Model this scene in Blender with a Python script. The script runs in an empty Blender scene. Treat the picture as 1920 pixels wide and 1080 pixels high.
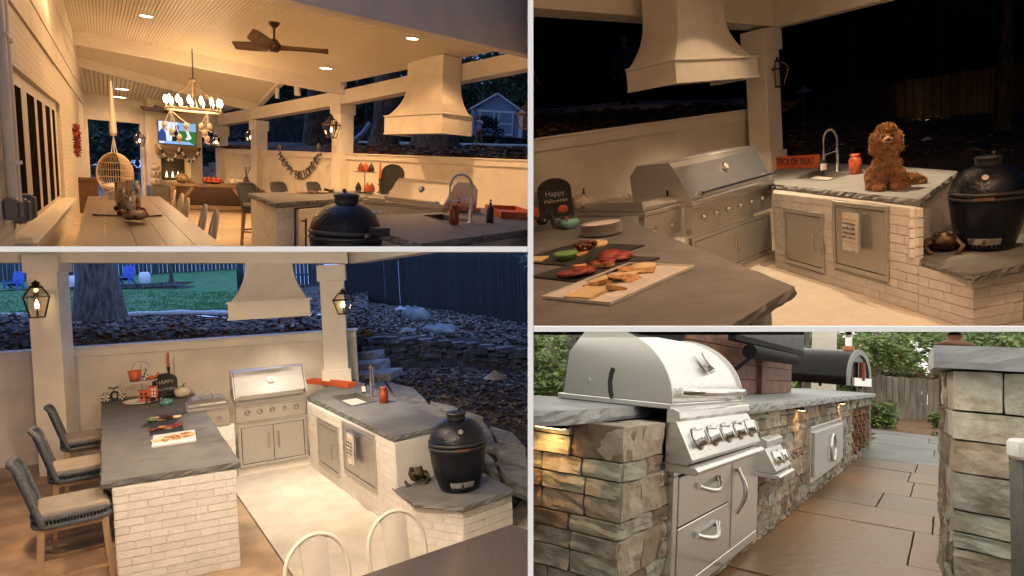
import bpy, bmesh, math, random
from mathutils import Matrix, Vector, noise

random.seed(7)
R = math.radians
SC = bpy.context.scene
COL = SC.collection

# ------------------------------------------------------------------ camera, world, sun, exposure
CAM = Vector((0, 0, 3.0))
F = 1200.0                                   # focal length in photograph pixels (1920 wide)
cam = bpy.data.cameras.new('camera')
cam.sensor_width = 36.0
cam.lens = 36.0 * F / 1920.0
cam.clip_start = 0.05
cam.clip_end = 500
camo = bpy.data.objects.new('camera', cam)
camo.location = CAM
camo.rotation_euler = (R(90), 0, 0)
COL.objects.link(camo)
SC.camera = camo

w = bpy.data.worlds.new('World')
SC.world = w
w.use_nodes = True
nt = w.node_tree
nt.nodes.clear()
sky = nt.nodes.new('ShaderNodeTexSky')
sky.sky_type = 'NISHITA'
sky.sun_disc = False
SUN_EL, SUN_AZ = R(66), R(188)
sky.sun_elevation = SUN_EL
sky.sun_rotation = SUN_AZ
bg = nt.nodes.new('ShaderNodeBackground')
bg.inputs[1].default_value = 0.05
wo = nt.nodes.new('ShaderNodeOutputWorld')
nt.links.new(sky.outputs[0], bg.inputs[0])
nt.links.new(bg.outputs[0], wo.inputs[0])

sl = bpy.data.lights.new('sun', 'SUN')
sl.energy = 5.0
sl.angle = R(0.5)
sl.color = (1.0, 0.96, 0.9)
so = bpy.data.objects.new('sun', sl)
sd = Vector((math.sin(SUN_AZ) * math.cos(SUN_EL), math.cos(SUN_AZ) * math.cos(SUN_EL), math.sin(SUN_EL)))
so.rotation_euler = sd.to_track_quat('Z', 'Y').to_euler()
so.location = (0, -10, 20)
COL.objects.link(so)

SC.view_settings.view_transform = 'Standard'
SC.view_settings.look = 'None'
SC.view_settings.exposure = 0.0
SC.view_settings.gamma = 1.0
SC.view_settings.use_curve_mapping = False
SC.cycles.max_bounces = 6
SC.cycles.diffuse_bounces = 3
SC.cycles.glossy_bounces = 3
SC.cycles.transparent_max_bounces = 8
SC.cycles.sample_clamp_indirect = 3.0
SC.cycles.sample_clamp_direct = 12.0
SC.cycles.caustics_reflective = False
SC.cycles.caustics_refractive = False
SC.cycles.use_denoising = True


# ------------------------------------------------------------------ places (four of them, each level in its own frame)
class Bay:
    """One of the four photographed places: its own level ground, eye height above that ground."""
    def __init__(s, tilt, eye):
        up = Vector((-tilt[0], -tilt[1], 1)).normalized()
        f = Vector((0, 1, 0))
        f = (f - up * f.dot(up)).normalized()
        r = f.cross(up)
        s.M3 = Matrix((r, f, up)).transposed()
        s.T3 = s.M3.transposed()
        s.h = eye
        s.o = Vector((0, 0, eye))
        s.M = Matrix.Translation(CAM - up * eye) @ s.M3.to_4x4()
        s.objs = []

    def ray(s, u, v):
        return s.T3 @ Vector(((u - 960) / F, 1, (540 - v) / F))

    def on(s, u, v, z=0.0):
        d = s.ray(u, v)
        return s.o + d * ((z - s.h) / d.z)

    def at(s, u, v, d):
        return s.o + s.ray(u, v) * d

    def dep(s, p):
        return (s.M3 @ (Vector(p) - s.o)).y

    def z(s, p, v):
        a = s.M3 @ (Vector((p[0], p[1], 0)) - s.o)
        b = s.M3.col[2]
        k = (540 - v) / F
        return (k * a.y - a.z) / (b.z - k * b.y)

    def wall(s, u, v, p, q):
        d = s.ray(u, v)
        n = Vector((-(q[1] - p[1]), q[0] - p[0], 0))
        return s.o + d * (n.dot(Vector((p[0], p[1], 0)) - s.o) / n.dot(d))


B1 = Bay((-.06, .175), 1.45)
B2 = Bay((.14, .225), 1.79)
B3 = Bay((.05, .02), 2.45)
B4 = Bay((-.07, -.108), 1.09)
CUR = [B3]


# ------------------------------------------------------------------ materials
MATS = {}


def nodes(name):
    m = bpy.data.materials.new(name)
    m.use_nodes = True
    n = m.node_tree
    n.nodes.clear()
    out = n.nodes.new('ShaderNodeOutputMaterial')
    return m, n, out


def V4(c):
    return (c[0], c[1], c[2], 1)


def mat(name, col, rough=.6, metal=0., var=.12, vs=6., bump=.12, bs=40., rv=0., col2=None, stretch=None,
        coat=0., spec=.5, ramp=(.35, .65), hue=0., pos=False):
    """Principled surface: large noise mottling between two colours, fine bump, optional per-piece variation."""
    if name in MATS:
        return MATS[name]
    m, n, out = nodes(name)
    L = n.links.new
    N = n.nodes.new
    p = N('ShaderNodeBsdfPrincipled')
    L(p.outputs[0], out.inputs[0])
    tc = N('ShaderNodeTexCoord')
    oi = N('ShaderNodeObjectInfo')
    add = N('ShaderNodeVectorMath'); add.operation = 'MULTIPLY_ADD'
    sc = N('ShaderNodeCombineXYZ')
    L(oi.outputs['Random'], sc.inputs[0]); L(oi.outputs['Random'], sc.inputs[1]); L(oi.outputs['Random'], sc.inputs[2])
    add.inputs[1].default_value = (37, 53, 71)
    L(sc.outputs[0], add.inputs[0])
    mp = N('ShaderNodeMapping')
    if stretch:
        mp.inputs['Scale'].default_value = stretch
    L(N('ShaderNodeNewGeometry').outputs['Position'] if pos or rv else tc.outputs['Object'], mp.inputs[0])
    L(mp.outputs[0], add.inputs[2])
    nz = N('ShaderNodeTexNoise')
    nz.inputs['Scale'].default_value = vs
    nz.inputs['Detail'].default_value = 5
    nz.inputs['Roughness'].default_value = .6
    L(add.outputs[0], nz.inputs['Vector'])
    rp = N('ShaderNodeValToRGB')
    c2 = col2 if col2 else tuple(c * (1 - var * 2) for c in col)
    c1 = col if col2 else tuple(min(1, c * (1 + var * .6)) for c in col)
    rp.color_ramp.elements[0].position = ramp[0]
    rp.color_ramp.elements[1].position = ramp[1]
    rp.color_ramp.elements[0].color = V4(c2)
    rp.color_ramp.elements[1].color = V4(c1)
    L(nz.outputs[0], rp.inputs[0])
    colout = rp.outputs[0]
    if rv or hue:
        hsv = N('ShaderNodeHueSaturation')
        mr = N('ShaderNodeMapRange')
        mr.inputs['To Min'].default_value = 1 - rv
        mr.inputs['To Max'].default_value = 1 + rv
        L(oi.outputs['Random'], mr.inputs[0])
        L(mr.outputs[0], hsv.inputs['Value'])
        if hue:
            mh = N('ShaderNodeMapRange')
            mh.inputs['To Min'].default_value = .5 - hue
            mh.inputs['To Max'].default_value = .5 + hue
            wn = N('ShaderNodeTexWhiteNoise'); wn.noise_dimensions = '1D'
            L(oi.outputs['Random'], wn.inputs['W'])
            L(wn.outputs[0], mh.inputs[0])
            L(mh.outputs[0], hsv.inputs['Hue'])
        L(colout, hsv.inputs['Color'])
        colout = hsv.outputs[0]
    L(colout, p.inputs['Base Color'])
    p.inputs['Metallic'].default_value = metal
    p.inputs['Specular IOR Level'].default_value = spec
    p.inputs['Coat Weight'].default_value = coat
    p.inputs['Coat Roughness'].default_value = .08
    # roughness variation
    r2 = N('ShaderNodeMapRange')
    r2.inputs['To Min'].default_value = max(.02, rough - .08)
    r2.inputs['To Max'].default_value = min(1, rough + .1)
    L(nz.outputs[0], r2.inputs[0])
    L(r2.outputs[0], p.inputs['Roughness'])
    if bump:
        nb = N('ShaderNodeTexNoise')
        nb.inputs['Scale'].default_value = bs
        nb.inputs['Detail'].default_value = 6
        L(add.outputs[0], nb.inputs['Vector'])
        bp = N('ShaderNodeBump')
        bp.inputs['Strength'].default_value = min(1, bump * 3)
        bp.inputs['Distance'].default_value = .01
        L(nb.outputs[0], bp.inputs['Height'])
        L(bp.outputs[0], p.inputs['Normal'])
    MATS[name] = m
    return m


def emat(name, col, s):
    if name in MATS:
        return MATS[name]
    m, n, out = nodes(name)
    e = n.nodes.new('ShaderNodeEmission')
    e.inputs[0].default_value = V4(col)
    e.inputs[1].default_value = s
    n.links.new(e.outputs[0], out.inputs[0])
    MATS[name] = m
    return m


def gmat(name, tint=(.9, .9, .9), gloss=.15, rough=.05):
    """Thin clear glass: mostly lets light straight through, some mirror."""
    if name in MATS:
        return MATS[name]
    m, n, out = nodes(name)
    t = n.nodes.new('ShaderNodeBsdfTransparent')
    t.inputs[0].default_value = V4(tint)
    g = n.nodes.new('ShaderNodeBsdfGlossy')
    g.inputs['Roughness'].default_value = rough
    x = n.nodes.new('ShaderNodeMixShader')
    x.inputs[0].default_value = gloss
    n.links.new(t.outputs[0], x.inputs[1]); n.links.new(g.outputs[0], x.inputs[2])
    n.links.new(x.outputs[0], out.inputs[0])
    MATS[name] = m
    return m


def brushed(name, col=(.58, .57, .55), rough=.28, ax=(1, 40, 40)):
    """Brushed stainless steel, grain along one axis."""
    if name in MATS:
        return MATS[name]
    m, n, out = nodes(name)
    L = n.links.new; N = n.nodes.new
    p = N('ShaderNodeBsdfPrincipled')
    L(p.outputs[0], out.inputs[0])
    p.inputs['Metallic'].default_value = .93
    tc = N('ShaderNodeTexCoord'); mp = N('ShaderNodeMapping')
    mp.inputs['Scale'].default_value = ax
    L(tc.outputs['Object'], mp.inputs[0])
    nz = N('ShaderNodeTexNoise'); nz.inputs['Scale'].default_value = 9; nz.inputs['Detail'].default_value = 4
    L(mp.outputs[0], nz.inputs['Vector'])
    nl = N('ShaderNodeTexNoise'); nl.inputs['Scale'].default_value = 3; nl.inputs['Detail'].default_value = 4
    L(tc.outputs['Object'], nl.inputs['Vector'])
    r2 = N('ShaderNodeMapRange')
    r2.inputs['To Min'].default_value = rough - .03; r2.inputs['To Max'].default_value = rough + .04
    L(nl.outputs[0], r2.inputs[0]); L(r2.outputs[0], p.inputs['Roughness'])
    rp = N('ShaderNodeValToRGB')
    rp.color_ramp.elements[0].position = .3; rp.color_ramp.elements[1].position = .7
    rp.color_ramp.elements[0].color = V4([c * .82 for c in col]); rp.color_ramp.elements[1].color = V4(col)
    L(nz.outputs[0], rp.inputs[0]); L(rp.outputs[0], p.inputs['Base Color'])
    p.inputs['Anisotropic'].default_value = .5
    bp = N('ShaderNodeBump'); bp.inputs['Strength'].default_value = .03; bp.inputs['Distance'].default_value = .001
    L(nz.outputs[0], bp.inputs['Height']); L(bp.outputs[0], p.inputs['Normal'])
    MATS[name] = m
    return m


# ------------------------------------------------------------------ mesh builder
class MB:
    def __init__(s):
        s.v = []; s.f = []; s.sm = []; s.mi = []; s.m = 0

    def add(s, vs, fs, smooth=False):
        k = len(s.v)
        s.v += [Vector(v) for v in vs]
        for f in fs:
            s.f.append([i + k for i in f]); s.sm.append(smooth); s.mi.append(s.m)
        return s

    def obox(s, c, ax, ay, az):
        c, ax, ay, az = map(Vector, (c, ax, ay, az))
        vs = [c + ax * i + ay * j + az * k for k in (-1, 1) for j in (-1, 1) for i in (-1, 1)]
        return s.add(vs, [(0, 2, 3, 1), (4, 5, 7, 6), (0, 1, 5, 4), (2, 6, 7, 3), (0, 4, 6, 2), (1, 3, 7, 5)])

    def box(s, x0, x1, y0, y1, z0, z1):
        return s.obox(((x0 + x1) / 2, (y0 + y1) / 2, (z0 + z1) / 2), ((x1 - x0) / 2, 0, 0), (0, (y1 - y0) / 2, 0), (0, 0, (z1 - z0) / 2))

    def bar(s, a, b, w, h=None, up=(0, 0, 1)):
        """Square bar from a to b."""
        a, b, up = Vector(a), Vector(b), Vector(up)
        h = w if h is None else h
        d = b - a
        x = d.cross(up)
        if x.length < 1e-5:
            x = d.cross(Vector((0, 1, 0)))
        x.normalize()
        y = x.cross(d).normalized()
        return s.obox((a + b) / 2, d / 2, x * w / 2, y * h / 2)

    def taper(s, a, b, w0, w1, up=(0, 1, 0)):
        a, b, up = Vector(a), Vector(b), Vector(up)
        d = b - a
        x = d.cross(up).normalized(); y = x.cross(d).normalized()
        vs = [a + x * i * w0 / 2 + y * j * w0 / 2 for i, j in ((-1, -1), (1, -1), (1, 1), (-1, 1))]
        vs += [b + x * i * w1 / 2 + y * j * w1 / 2 for i, j in ((-1, -1), (1, -1), (1, 1), (-1, 1))]
        return s.add(vs, [(3, 2, 1, 0), (4, 5, 6, 7), (0, 1, 5, 4), (1, 2, 6, 5), (2, 3, 7, 6), (3, 0, 4, 7)])

    def prism(s, poly, z0, z1):
        n = len(poly)
        vs = [(p[0], p[1], z0) for p in poly] + [(p[0], p[1], z1) for p in poly]
        a = sum(poly[i][0] * poly[(i + 1) % n][1] - poly[(i + 1) % n][0] * poly[i][1] for i in range(n))
        fs = [list(range(n))[::-1], list(range(n, 2 * n))] + [(i, (i + 1) % n, (i + 1) % n + n, i + n) for i in range(n)]
        if a < 0:
            fs = [list(f)[::-1] for f in fs]
        return s.add(vs, fs)

    def extr(s, prof, x0, x1, ax='x', smooth=False):
        """Profile (a,b) extruded along an axis: for 'x' the profile is (y,z), for 'y' it is (x,z)."""
        n = len(prof)
        g = (lambda t, p: (t, p[0], p[1])) if ax == 'x' else (lambda t, p: (p[0], t, p[1]))
        vs = [g(x0, p) for p in prof] + [g(x1, p) for p in prof]
        s.add(vs, [list(range(n)), list(range(2 * n - 1, n - 1, -1))])
        return s.add(vs, [(i, i + n, (i + 1) % n + n, (i + 1) % n) for i in range(n)], smooth)

    def tube(s, pts, r, seg=8, cap=True, closed=False):
        pts = [Vector(p) for p in pts]
        n = len(pts)
        rs = r if isinstance(r, (list, tuple)) else [r] * n
        vs = []
        ref = None
        for i, p in enumerate(pts):
            if closed:
                t = pts[(i + 1) % n] - pts[i - 1]
            else:
                t = pts[min(i + 1, n - 1)] - pts[max(i - 1, 0)]
            if t.length < 1e-9:
                t = Vector((0, 0, 1))
            t.normalize()
            if ref is None:
                ref = Vector((0, 0, 1)) if abs(t.z) < .9 else Vector((1, 0, 0))
            x = ref - t * ref.dot(t)
            if x.length < 1e-4:
                x = t.orthogonal()
            x.normalize(); ref = x
            y = t.cross(x)
            vs += [p + (x * math.cos(a) + y * math.sin(a)) * rs[i] for a in [2 * math.pi * k / seg for k in range(seg)]]
        fs = []
        for i in range(n if closed else n - 1):
            j = (i + 1) % n
            fs += [(i * seg + k, i * seg + (k + 1) % seg, j * seg + (k + 1) % seg, j * seg + k) for k in range(seg)]
        s.add(vs, fs, True)
        if cap and not closed:
            s.add(vs[:seg], [list(range(seg))[::-1]]); s.add(vs[-seg:], [list(range(seg))])
        return s

    def lathe(s, prof, seg=24, c=(0, 0, 0), sx=1., sy=1., M=None, smooth=True, rib=0, ribn=8):
        """Profile of (radius, z) turned round the z axis."""
        c = Vector(c)
        n = len(prof)
        vs = []
        for r, z in prof:
            for k in range(seg):
                a = 2 * math.pi * k / seg
                q = r * (1 + rib * (abs(math.cos(a * ribn / 2)) - .6)) if rib else r
                p = Vector((q * math.cos(a) * sx, q * math.sin(a) * sy, z))
                vs.append(c + (M @ p if M else p))
        fs = [(i * seg + k, i * seg + (k + 1) % seg, (i + 1) * seg + (k + 1) % seg, (i + 1) * seg + k) for i in range(n - 1) for k in range(seg)]
        s.add(vs, fs, smooth)
        if prof[0][0] > 1e-4:
            s.add(vs[:seg], [list(range(seg))[::-1]])
        if prof[-1][0] > 1e-4:
            s.add(vs[-seg:], [list(range(seg))])
        return s

    def ball(s, c, rx, ry=None, rz=None, seg=12, rings=8):
        ry = rx if ry is None else ry; rz = rx if rz is None else rz
        pr = [(max(1e-5, math.sin(math.pi * i / rings)), -math.cos(math.pi * i / rings)) for i in range(rings + 1)]
        c = Vector(c)
        return s.lathe([(r, z) for r, z in pr], seg, c, M=Matrix.Diagonal((rx, ry, rz)))

    def disc(s, c, r, n=(0, 0, 1), seg=16, th=.01):
        q = Vector(n).to_track_quat('Z', 'Y').to_matrix()
        return s.lathe([(r, 0), (r, th)], seg, c, M=q, smooth=False)

    def grid(s, fn, nu, nv, smooth=True):
        vs = [fn(i / nu, j / nv) for j in range(nv + 1) for i in range(nu + 1)]
        return s.add(vs, [(j * (nu + 1) + i, j * (nu + 1) + i + 1, (j + 1) * (nu + 1) + i + 1, (j + 1) * (nu + 1) + i) for j in range(nv) for i in range(nu)], smooth)

    def build(s, name, m, parent=None, bay=None, bayspace=False, bev=0., fix=True, kind=None, segs=1):
        bay = bay or CUR[0]
        vs = s.v
        if bayspace and parent is not None:
            inv = LOC[parent.name].inverted()
            vs = [inv @ v for v in vs]
        me = bpy.data.meshes.new(name)
        me.from_pydata([tuple(v) for v in vs], [], s.f)
        ms = m if isinstance(m, (list, tuple)) else [m]
        for k in ms:
            me.materials.append(k)
        for p, a, i in zip(me.polygons, s.sm, s.mi):
            p.use_smooth = a; p.material_index = i
        if fix or bev:
            b = bmesh.new(); b.from_mesh(me)
            if bev:
                bmesh.ops.remove_doubles(b, verts=b.verts, dist=1e-5)
            if fix:
                bmesh.ops.recalc_face_normals(b, faces=b.faces)
            if bev:
                es = [e for e in b.edges if len(e.link_faces) == 2 and e.calc_face_angle(0) > .5]
                bmesh.ops.bevel(b, geom=es, offset=bev, segments=segs, affect='EDGES', profile=.6, clamp_overlap=True)
            b.to_mesh(me); b.free()
        return link(name, me, parent, bay, kind)


LOC = {}


def link(name, me, parent=None, bay=None, kind=None, local=None):
    bay = bay or CUR[0]
    o = bpy.data.objects.new(name, me)
    COL.objects.link(o)
    if parent is not None:
        o.parent = parent
        if local is not None:
            o.matrix_basis = local
    else:
        o.matrix_world = bay.M @ (local or Matrix())
        LOC[o.name] = local or Matrix()
    if kind:
        o['kind'] = kind
    bay.objs.append(o)
    return o


def thing(name, label, cat, p=(0, 0, 0), yaw=0., group=None, bay=None, tilt=None):
    """An Empty at the thing's base; its parts are children."""
    bay = bay or CUR[0]
    o = bpy.data.objects.new(name, None)
    o.empty_display_size = .1
    COL.objects.link(o)
    Lm = Matrix.Translation(Vector(p)) @ Matrix.Rotation(yaw, 4, 'Z')
    if tilt is not None:
        Lm = Lm @ tilt
    LOC[o.name] = Lm
    o.matrix_world = bay.M @ Lm
    tag(o, label, cat, group)
    return o


def tag(o, label, cat, group=None):
    o['label'] = label; o['category'] = cat
    if group:
        o['group'] = group
    return o


def dup(root, p, yaw, label, bay=None, group=None):
    """A copy of a thing with copies of its parts and sub-parts (mesh data shared)."""
    bay = bay or CUR[0]
    r = root.copy(); COL.objects.link(r)
    Lm = Matrix.Translation(Vector(p)) @ Matrix.Rotation(yaw, 4, 'Z')
    LOC[r.name] = Lm
    r.matrix_world = bay.M @ Lm
    r['label'] = label
    if group:
        r['group'] = group

    def kids(a, b):
        for ch in list(a.children):
            c = ch.copy(); COL.objects.link(c)
            c.parent = b
            c.matrix_basis = ch.matrix_basis.copy()
            bay.objs.append(c)
            kids(ch, c)
    kids(root, r)
    return r


def struct(name, mb, m, bay=None, fix=True, kind='structure', bev=0.):
    return mb.build(name, m, None, bay, fix=fix, kind=kind, bev=bev)


def lamp(name, p, energy, col, radius=.03, bay=None, kind='POINT', spot=None, blend=.6, aim=None):
    bay = bay or CUR[0]
    l = bpy.data.lights.new(name, kind)
    l.energy = energy; l.color = col
    if kind == 'SPOT':
        l.spot_size = spot; l.spot_blend = blend
    l.shadow_soft_size = radius
    o = bpy.data.objects.new(name, l)
    COL.objects.link(o)
    Lm = Matrix.Translation(Vector(p))
    if aim is not None:
        Lm = Lm @ (-Vector(aim)).to_track_quat('Z', 'Y').to_matrix().to_4x4()
    o.matrix_world = bay.M @ Lm
    return o


def text(s, size, m, parent, local, name='lettering', ext=.002, align='CENTER', sx=1., bay=None, spacing=1.):
    bay = bay or CUR[0]
    c = bpy.data.curves.new(name, 'FONT')
    c.body = s; c.size = size; c.extrude = ext; c.align_x = align; c.align_y = 'CENTER'
    c.space_character = spacing
    c.resolution_u = 3
    o = bpy.data.objects.new(name, c)
    COL.objects.link(o)
    dg = bpy.context.evaluated_depsgraph_get()
    me = bpy.data.meshes.new_from_object(o.evaluated_get(dg))
    bpy.data.objects.remove(o)
    me.materials.clear(); me.materials.append(m)
    for v in me.vertices:
        v.co.x *= sx
    return link(name, me, parent, bay, None, local)


FACE = Matrix.Rotation(R(90), 4, 'X')          # text lying in xy -> standing, facing local -y


def yaw_of(p, q):
    return math.atan2(q[1] - p[1], q[0] - p[0])


def cam_yaw(p):
    """Yaw that turns local -y towards the camera."""
    return math.atan2(p[1], p[0]) - math.pi / 2


# ------------------------------------------------------------------ shared small pieces: bricks, boards, stones
def unit_piece(name, seed, jit, cuts=1, bev=.06):
    """A slightly irregular unit block centred on the origin (scaled per piece)."""
    b = bmesh.new()
    bmesh.ops.create_cube(b, size=1)
    if cuts:
        bmesh.ops.subdivide_edges(b, edges=b.edges[:], cuts=cuts, use_grid_fill=True)
    rnd = random.Random(seed)
    for v in b.verts:
        v.co += Vector((rnd.uniform(-1, 1), rnd.uniform(-1, 1), rnd.uniform(-1, 1))) * jit
    me = bpy.data.meshes.new(name)
    b.to_mesh(me); b.free()
    for p in me.polygons:
        p.use_smooth = False
    return me


def round_piece(name, seed, jit, edge):
    """Block with rounded long edges: used for bricks and hewn stones."""
    b = bmesh.new()
    bmesh.ops.create_cube(b, size=1)
    bmesh.ops.bevel(b, geom=b.edges[:], offset=edge, segments=1, affect='EDGES')
    rnd = random.Random(seed)
    for v in b.verts:
        v.co += Vector((rnd.uniform(-1, 1) * .35, rnd.uniform(-1, 1), rnd.uniform(-1, 1))) * jit
    me = bpy.data.meshes.new(name)
    b.to_mesh(me); b.free()
    return me


BRICKS = [round_piece('brick', i, .014, .045) for i in range(5)]


def hewn(seed):
    """Split-faced stone: bevelled block, subdivided and roughened."""
    b = bmesh.new()
    bmesh.ops.create_cube(b, size=1)
    bmesh.ops.subdivide_edges(b, edges=b.edges[:], cuts=3, use_grid_fill=True)
    for v in b.verts:
        c = v.co.copy()
        e = sum(1 for k in c if abs(k) > .49)
        f = 1 - .014 * (e - 1) - (.012 if e == 3 else 0)
        n = noise.noise_vector(c * 2.1 + Vector((seed * 7.3, seed, 0)))
        v.co = Vector((c.x * (f if abs(c.x) > .49 else 1), c.y, c.z * (f if abs(c.z) > .49 else 1))) + Vector((n.x * .018, n.y * .13 + noise.noise(c * 6 + Vector((seed, 0, 9))) * .05, n.z * .022))
    me = bpy.data.meshes.new('stone'); b.to_mesh(me); b.free()
    for p in me.polygons: p.use_smooth = False
    return me


STONES = [hewn(i) for i in range(7)]
BOARDS = [unit_piece('plank', 80 + i, .012, 0) for i in range(4)]


def piece(name, me, parent, m, c, ax, sx, sy, sz, bay=None):
    """Place a unit piece: centre c and x-axis direction ax (level) in bay space."""
    if not me.materials:
        me.materials.append(m)
    elif me.materials[0] is not m:
        key = (me.name, m.name)
        if key not in PCACHE:
            k = me.copy(); k.materials.clear(); k.materials.append(m); PCACHE[key] = k
        me = PCACHE[key]
    a = math.atan2(ax[1], ax[0])
    Lm = Matrix.Translation(Vector(c)) @ Matrix.Rotation(a, 4, 'Z') @ Matrix.Diagonal((sx, sy, sz, 1))
    if parent is not None:
        Lm = LOC[parent.name].inverted() @ Lm
    return link(name, me, parent, bay, None, Lm)


PCACHE = {}


def outward(p, q):
    """Unit direction along p->q and the unit normal on the camera's side (the camera stands over the origin)."""
    d = Vector((q[0] - p[0], q[1] - p[1], 0)); Ln = d.length; d /= Ln
    n = Vector((d.y, -d.x, 0))
    if n.dot(Vector((-p[0], -p[1], 0))) < 0:
        n = -n
    return d, n, Ln


def brick_face(parent, p, q, z0, z1, m, course=.078, blen=.245, holes=(), joint=.0035, depth=.05, proud=.004, nmax=290, n=None):
    d, nn, Ln = outward(p, q)
    if n is not None:
        nn = n
    rows = max(1, round((z1 - z0) / course))
    ch = (z1 - z0) / rows
    cnt = 0
    for r in range(rows):
        za, zb = z0 + r * ch, z0 + (r + 1) * ch
        x = -blen * (.5 if r % 2 else 0) - random.uniform(0, .02)
        while x < Ln:
            L_ = blen * random.uniform(.93, 1.07)
            a, b = max(0, x), min(Ln, x + L_)
            x += L_
            spans = [(a, b)]
            for (h0, h1, hz0, hz1) in holes:
                if (za + zb) / 2 > hz0 and (za + zb) / 2 < hz1:
                    ns = []
                    for (s0, s1) in spans:
                        if s1 <= h0 or s0 >= h1:
                            ns.append((s0, s1))
                        else:
                            if h0 - s0 > .03: ns.append((s0, h0))
                            if s1 - h1 > .03: ns.append((h1, s1))
                    spans = ns
            for (s0, s1) in spans:
                if s1 - s0 < .03:
                    continue
                c = Vector((p[0], p[1], 0)) + d * (s0 + s1) / 2 + nn * (proud + random.uniform(-.002, .002) - depth / 2)
                c.z = (za + zb) / 2
                piece('brick', BRICKS[cnt % 5], parent, m, c, d, s1 - s0 - joint, depth, zb - za - joint)
                cnt += 1
    return cnt


def slab(poly, z0, z1, jit=.012, step=.06, top=True):
    """Stone slab with rough split edges; polygon in plan."""
    mb = MB()
    n = len(poly)
    a = sum(poly[i][0] * poly[(i + 1) % n][1] - poly[(i + 1) % n][0] * poly[i][1] for i in range(n))
    if a < 0:
        poly = poly[::-1]
    pts, nor = [], []
    for i in range(n):
        p, q = Vector(poly[i][:2]), Vector(poly[(i + 1) % n][:2])
        k = max(2, int((q - p).length / step))
        t = (q - p).normalized()
        for j in range(k):
            pts.append(p.lerp(q, j / k)); nor.append(Vector((t.y, -t.x)))
    rows = [0, .3, .65, 1]
    vs = []
    for r, tz in enumerate(rows):
        for p, nn in zip(pts, nor):
            o = random.uniform(-jit, jit * .6) * (1 if r in (1, 2) else .45) + (jit * .5 if r in (1, 2) else 0)
            vs.append((p.x + nn.x * o, p.y + nn.y * o, z0 + (z1 - z0) * tz + (random.uniform(-.25, .25) * jit if r in (1, 2) else 0)))
    m = len(pts)
    mb.add(vs, [(r * m + i, r * m + (i + 1) % m, (r + 1) * m + (i + 1) % m, (r + 1) * m + i) for r in range(3) for i in range(m)])
    mb.add(vs[3 * m:], [list(range(m))]); mb.add(vs[:m], [list(range(m))[::-1]])
    return mb


def leaf_scatter(name, fn, n, mats, size=(.05, .11), bay=None, lift=.02, curl=.5):
    """Fallen leaves: folded quads lying at random on fn() -> (point)."""
    mb = MB()
    for i in range(n):
        p = fn()
        if p is None:
            continue
        s = random.uniform(*size)
        a = random.uniform(0, 6.28)
        x = Vector((math.cos(a), math.sin(a), random.uniform(-curl, curl) * .7)).normalized() * s
        y = Vector((-math.sin(a), math.cos(a), random.uniform(-curl, curl) * .7)).normalized() * s * .45
        c = Vector(p) + Vector((0, 0, lift * random.random() + .012))
        up = Vector((0, 0, s * random.uniform(.05, .4)))
        mb.m = random.randrange(len(mats))
        mb.add([c - x, c - y + up, c + x, c + y + up * .6], [(0, 1, 2), (0, 2, 3)])
    return mb.build(name, mats, None, bay, fix=False, kind='stuff')


def leaf_mass(mb, c, r, n, size, rnd, nm=1, flat=1.):
    """Leaf-sized faces spread in a lumpy ball."""
    for i in range(n):
        d = Vector((rnd.gauss(0, 1), rnd.gauss(0, 1), rnd.gauss(0, 1))).normalized()
        q = Vector(c) + Vector((d.x * r[0], d.y * r[1], d.z * r[2])) * (rnd.random() ** .45)
        s = size * rnd.uniform(.6, 1.4)
        x = Vector((rnd.uniform(-1, 1), rnd.uniform(-1, 1), rnd.uniform(-.6, .6))).normalized()
        y = x.cross(Vector((rnd.uniform(-1, 1), rnd.uniform(-1, 1), rnd.uniform(.3, 1)))).normalized()
        mb.m = rnd.randrange(nm)
        mb.add([q - x * s, q - y * s * .45, q + x * s, q + y * s * .45], [(0, 1, 2, 3)])


def make_tree(label, p, h, r, mats, bark, seed=0, crown=(2, 2, 1.5), nleaf=1500, ls=.12, clumps=9, group=None, name='tree', limbs=5, lean=(0, 0), flare=1.5, base=None, cz=None):
    """Tapered trunk with limbs and a clumpy crown of leaf-sized faces."""
    rnd = random.Random(seed)
    t = thing(name, label, 'tree', p, 0, group)
    mb = MB()
    pts, rs = [], []
    for i in range(9):
        k = i / 8
        pts.append((lean[0] * k + rnd.uniform(-.05, .05) * r * 3 * (k > 0), lean[1] * k + rnd.uniform(-.05, .05) * r * 3, h * k - .1))
        rs.append(r * (1 - .55 * k) * (1 + (flare - 1) * max(0, 1 - k * 7) ** 1.5))
    mb.tube(pts, rs, 14)
    tops = [Vector(pts[-1])]
    for i in range(limbs):
        k = rnd.uniform(.45, .95)
        a = rnd.uniform(0, 6.28)
        s0 = Vector(pts[int(k * 8)])
        e = s0 + Vector((math.cos(a) * crown[0] * .8, math.sin(a) * crown[1] * .8, rnd.uniform(.3, 1) * crown[2]))
        md = s0.lerp(e, .5) + Vector((0, 0, rnd.uniform(0, .25) * crown[2]))
        mb.tube([s0, md, e], [r * .4, r * .25, r * .08], 7)
        tops.append(e)
    mb.build('trunk', bark, t)
    if nleaf:
        lb = MB()
        cc = Vector((lean[0], lean[1], (h if cz is None else cz)))
        for i in range(clumps):
            if i < len(tops) and cz is None:
                c = tops[i]
            else:
                c = cc + Vector((rnd.uniform(-.9, .9) * crown[0], rnd.uniform(-.9, .9) * crown[1], rnd.uniform(-.5, 1) * crown[2]))
            f = rnd.uniform(.35, .6)
            leaf_mass(lb, c, (crown[0] * f, crown[1] * f, crown[2] * f * .8), nleaf // clumps, ls, rnd, len(mats))
        lb.build('crown', mats, t, fix=False)
    return t


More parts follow.
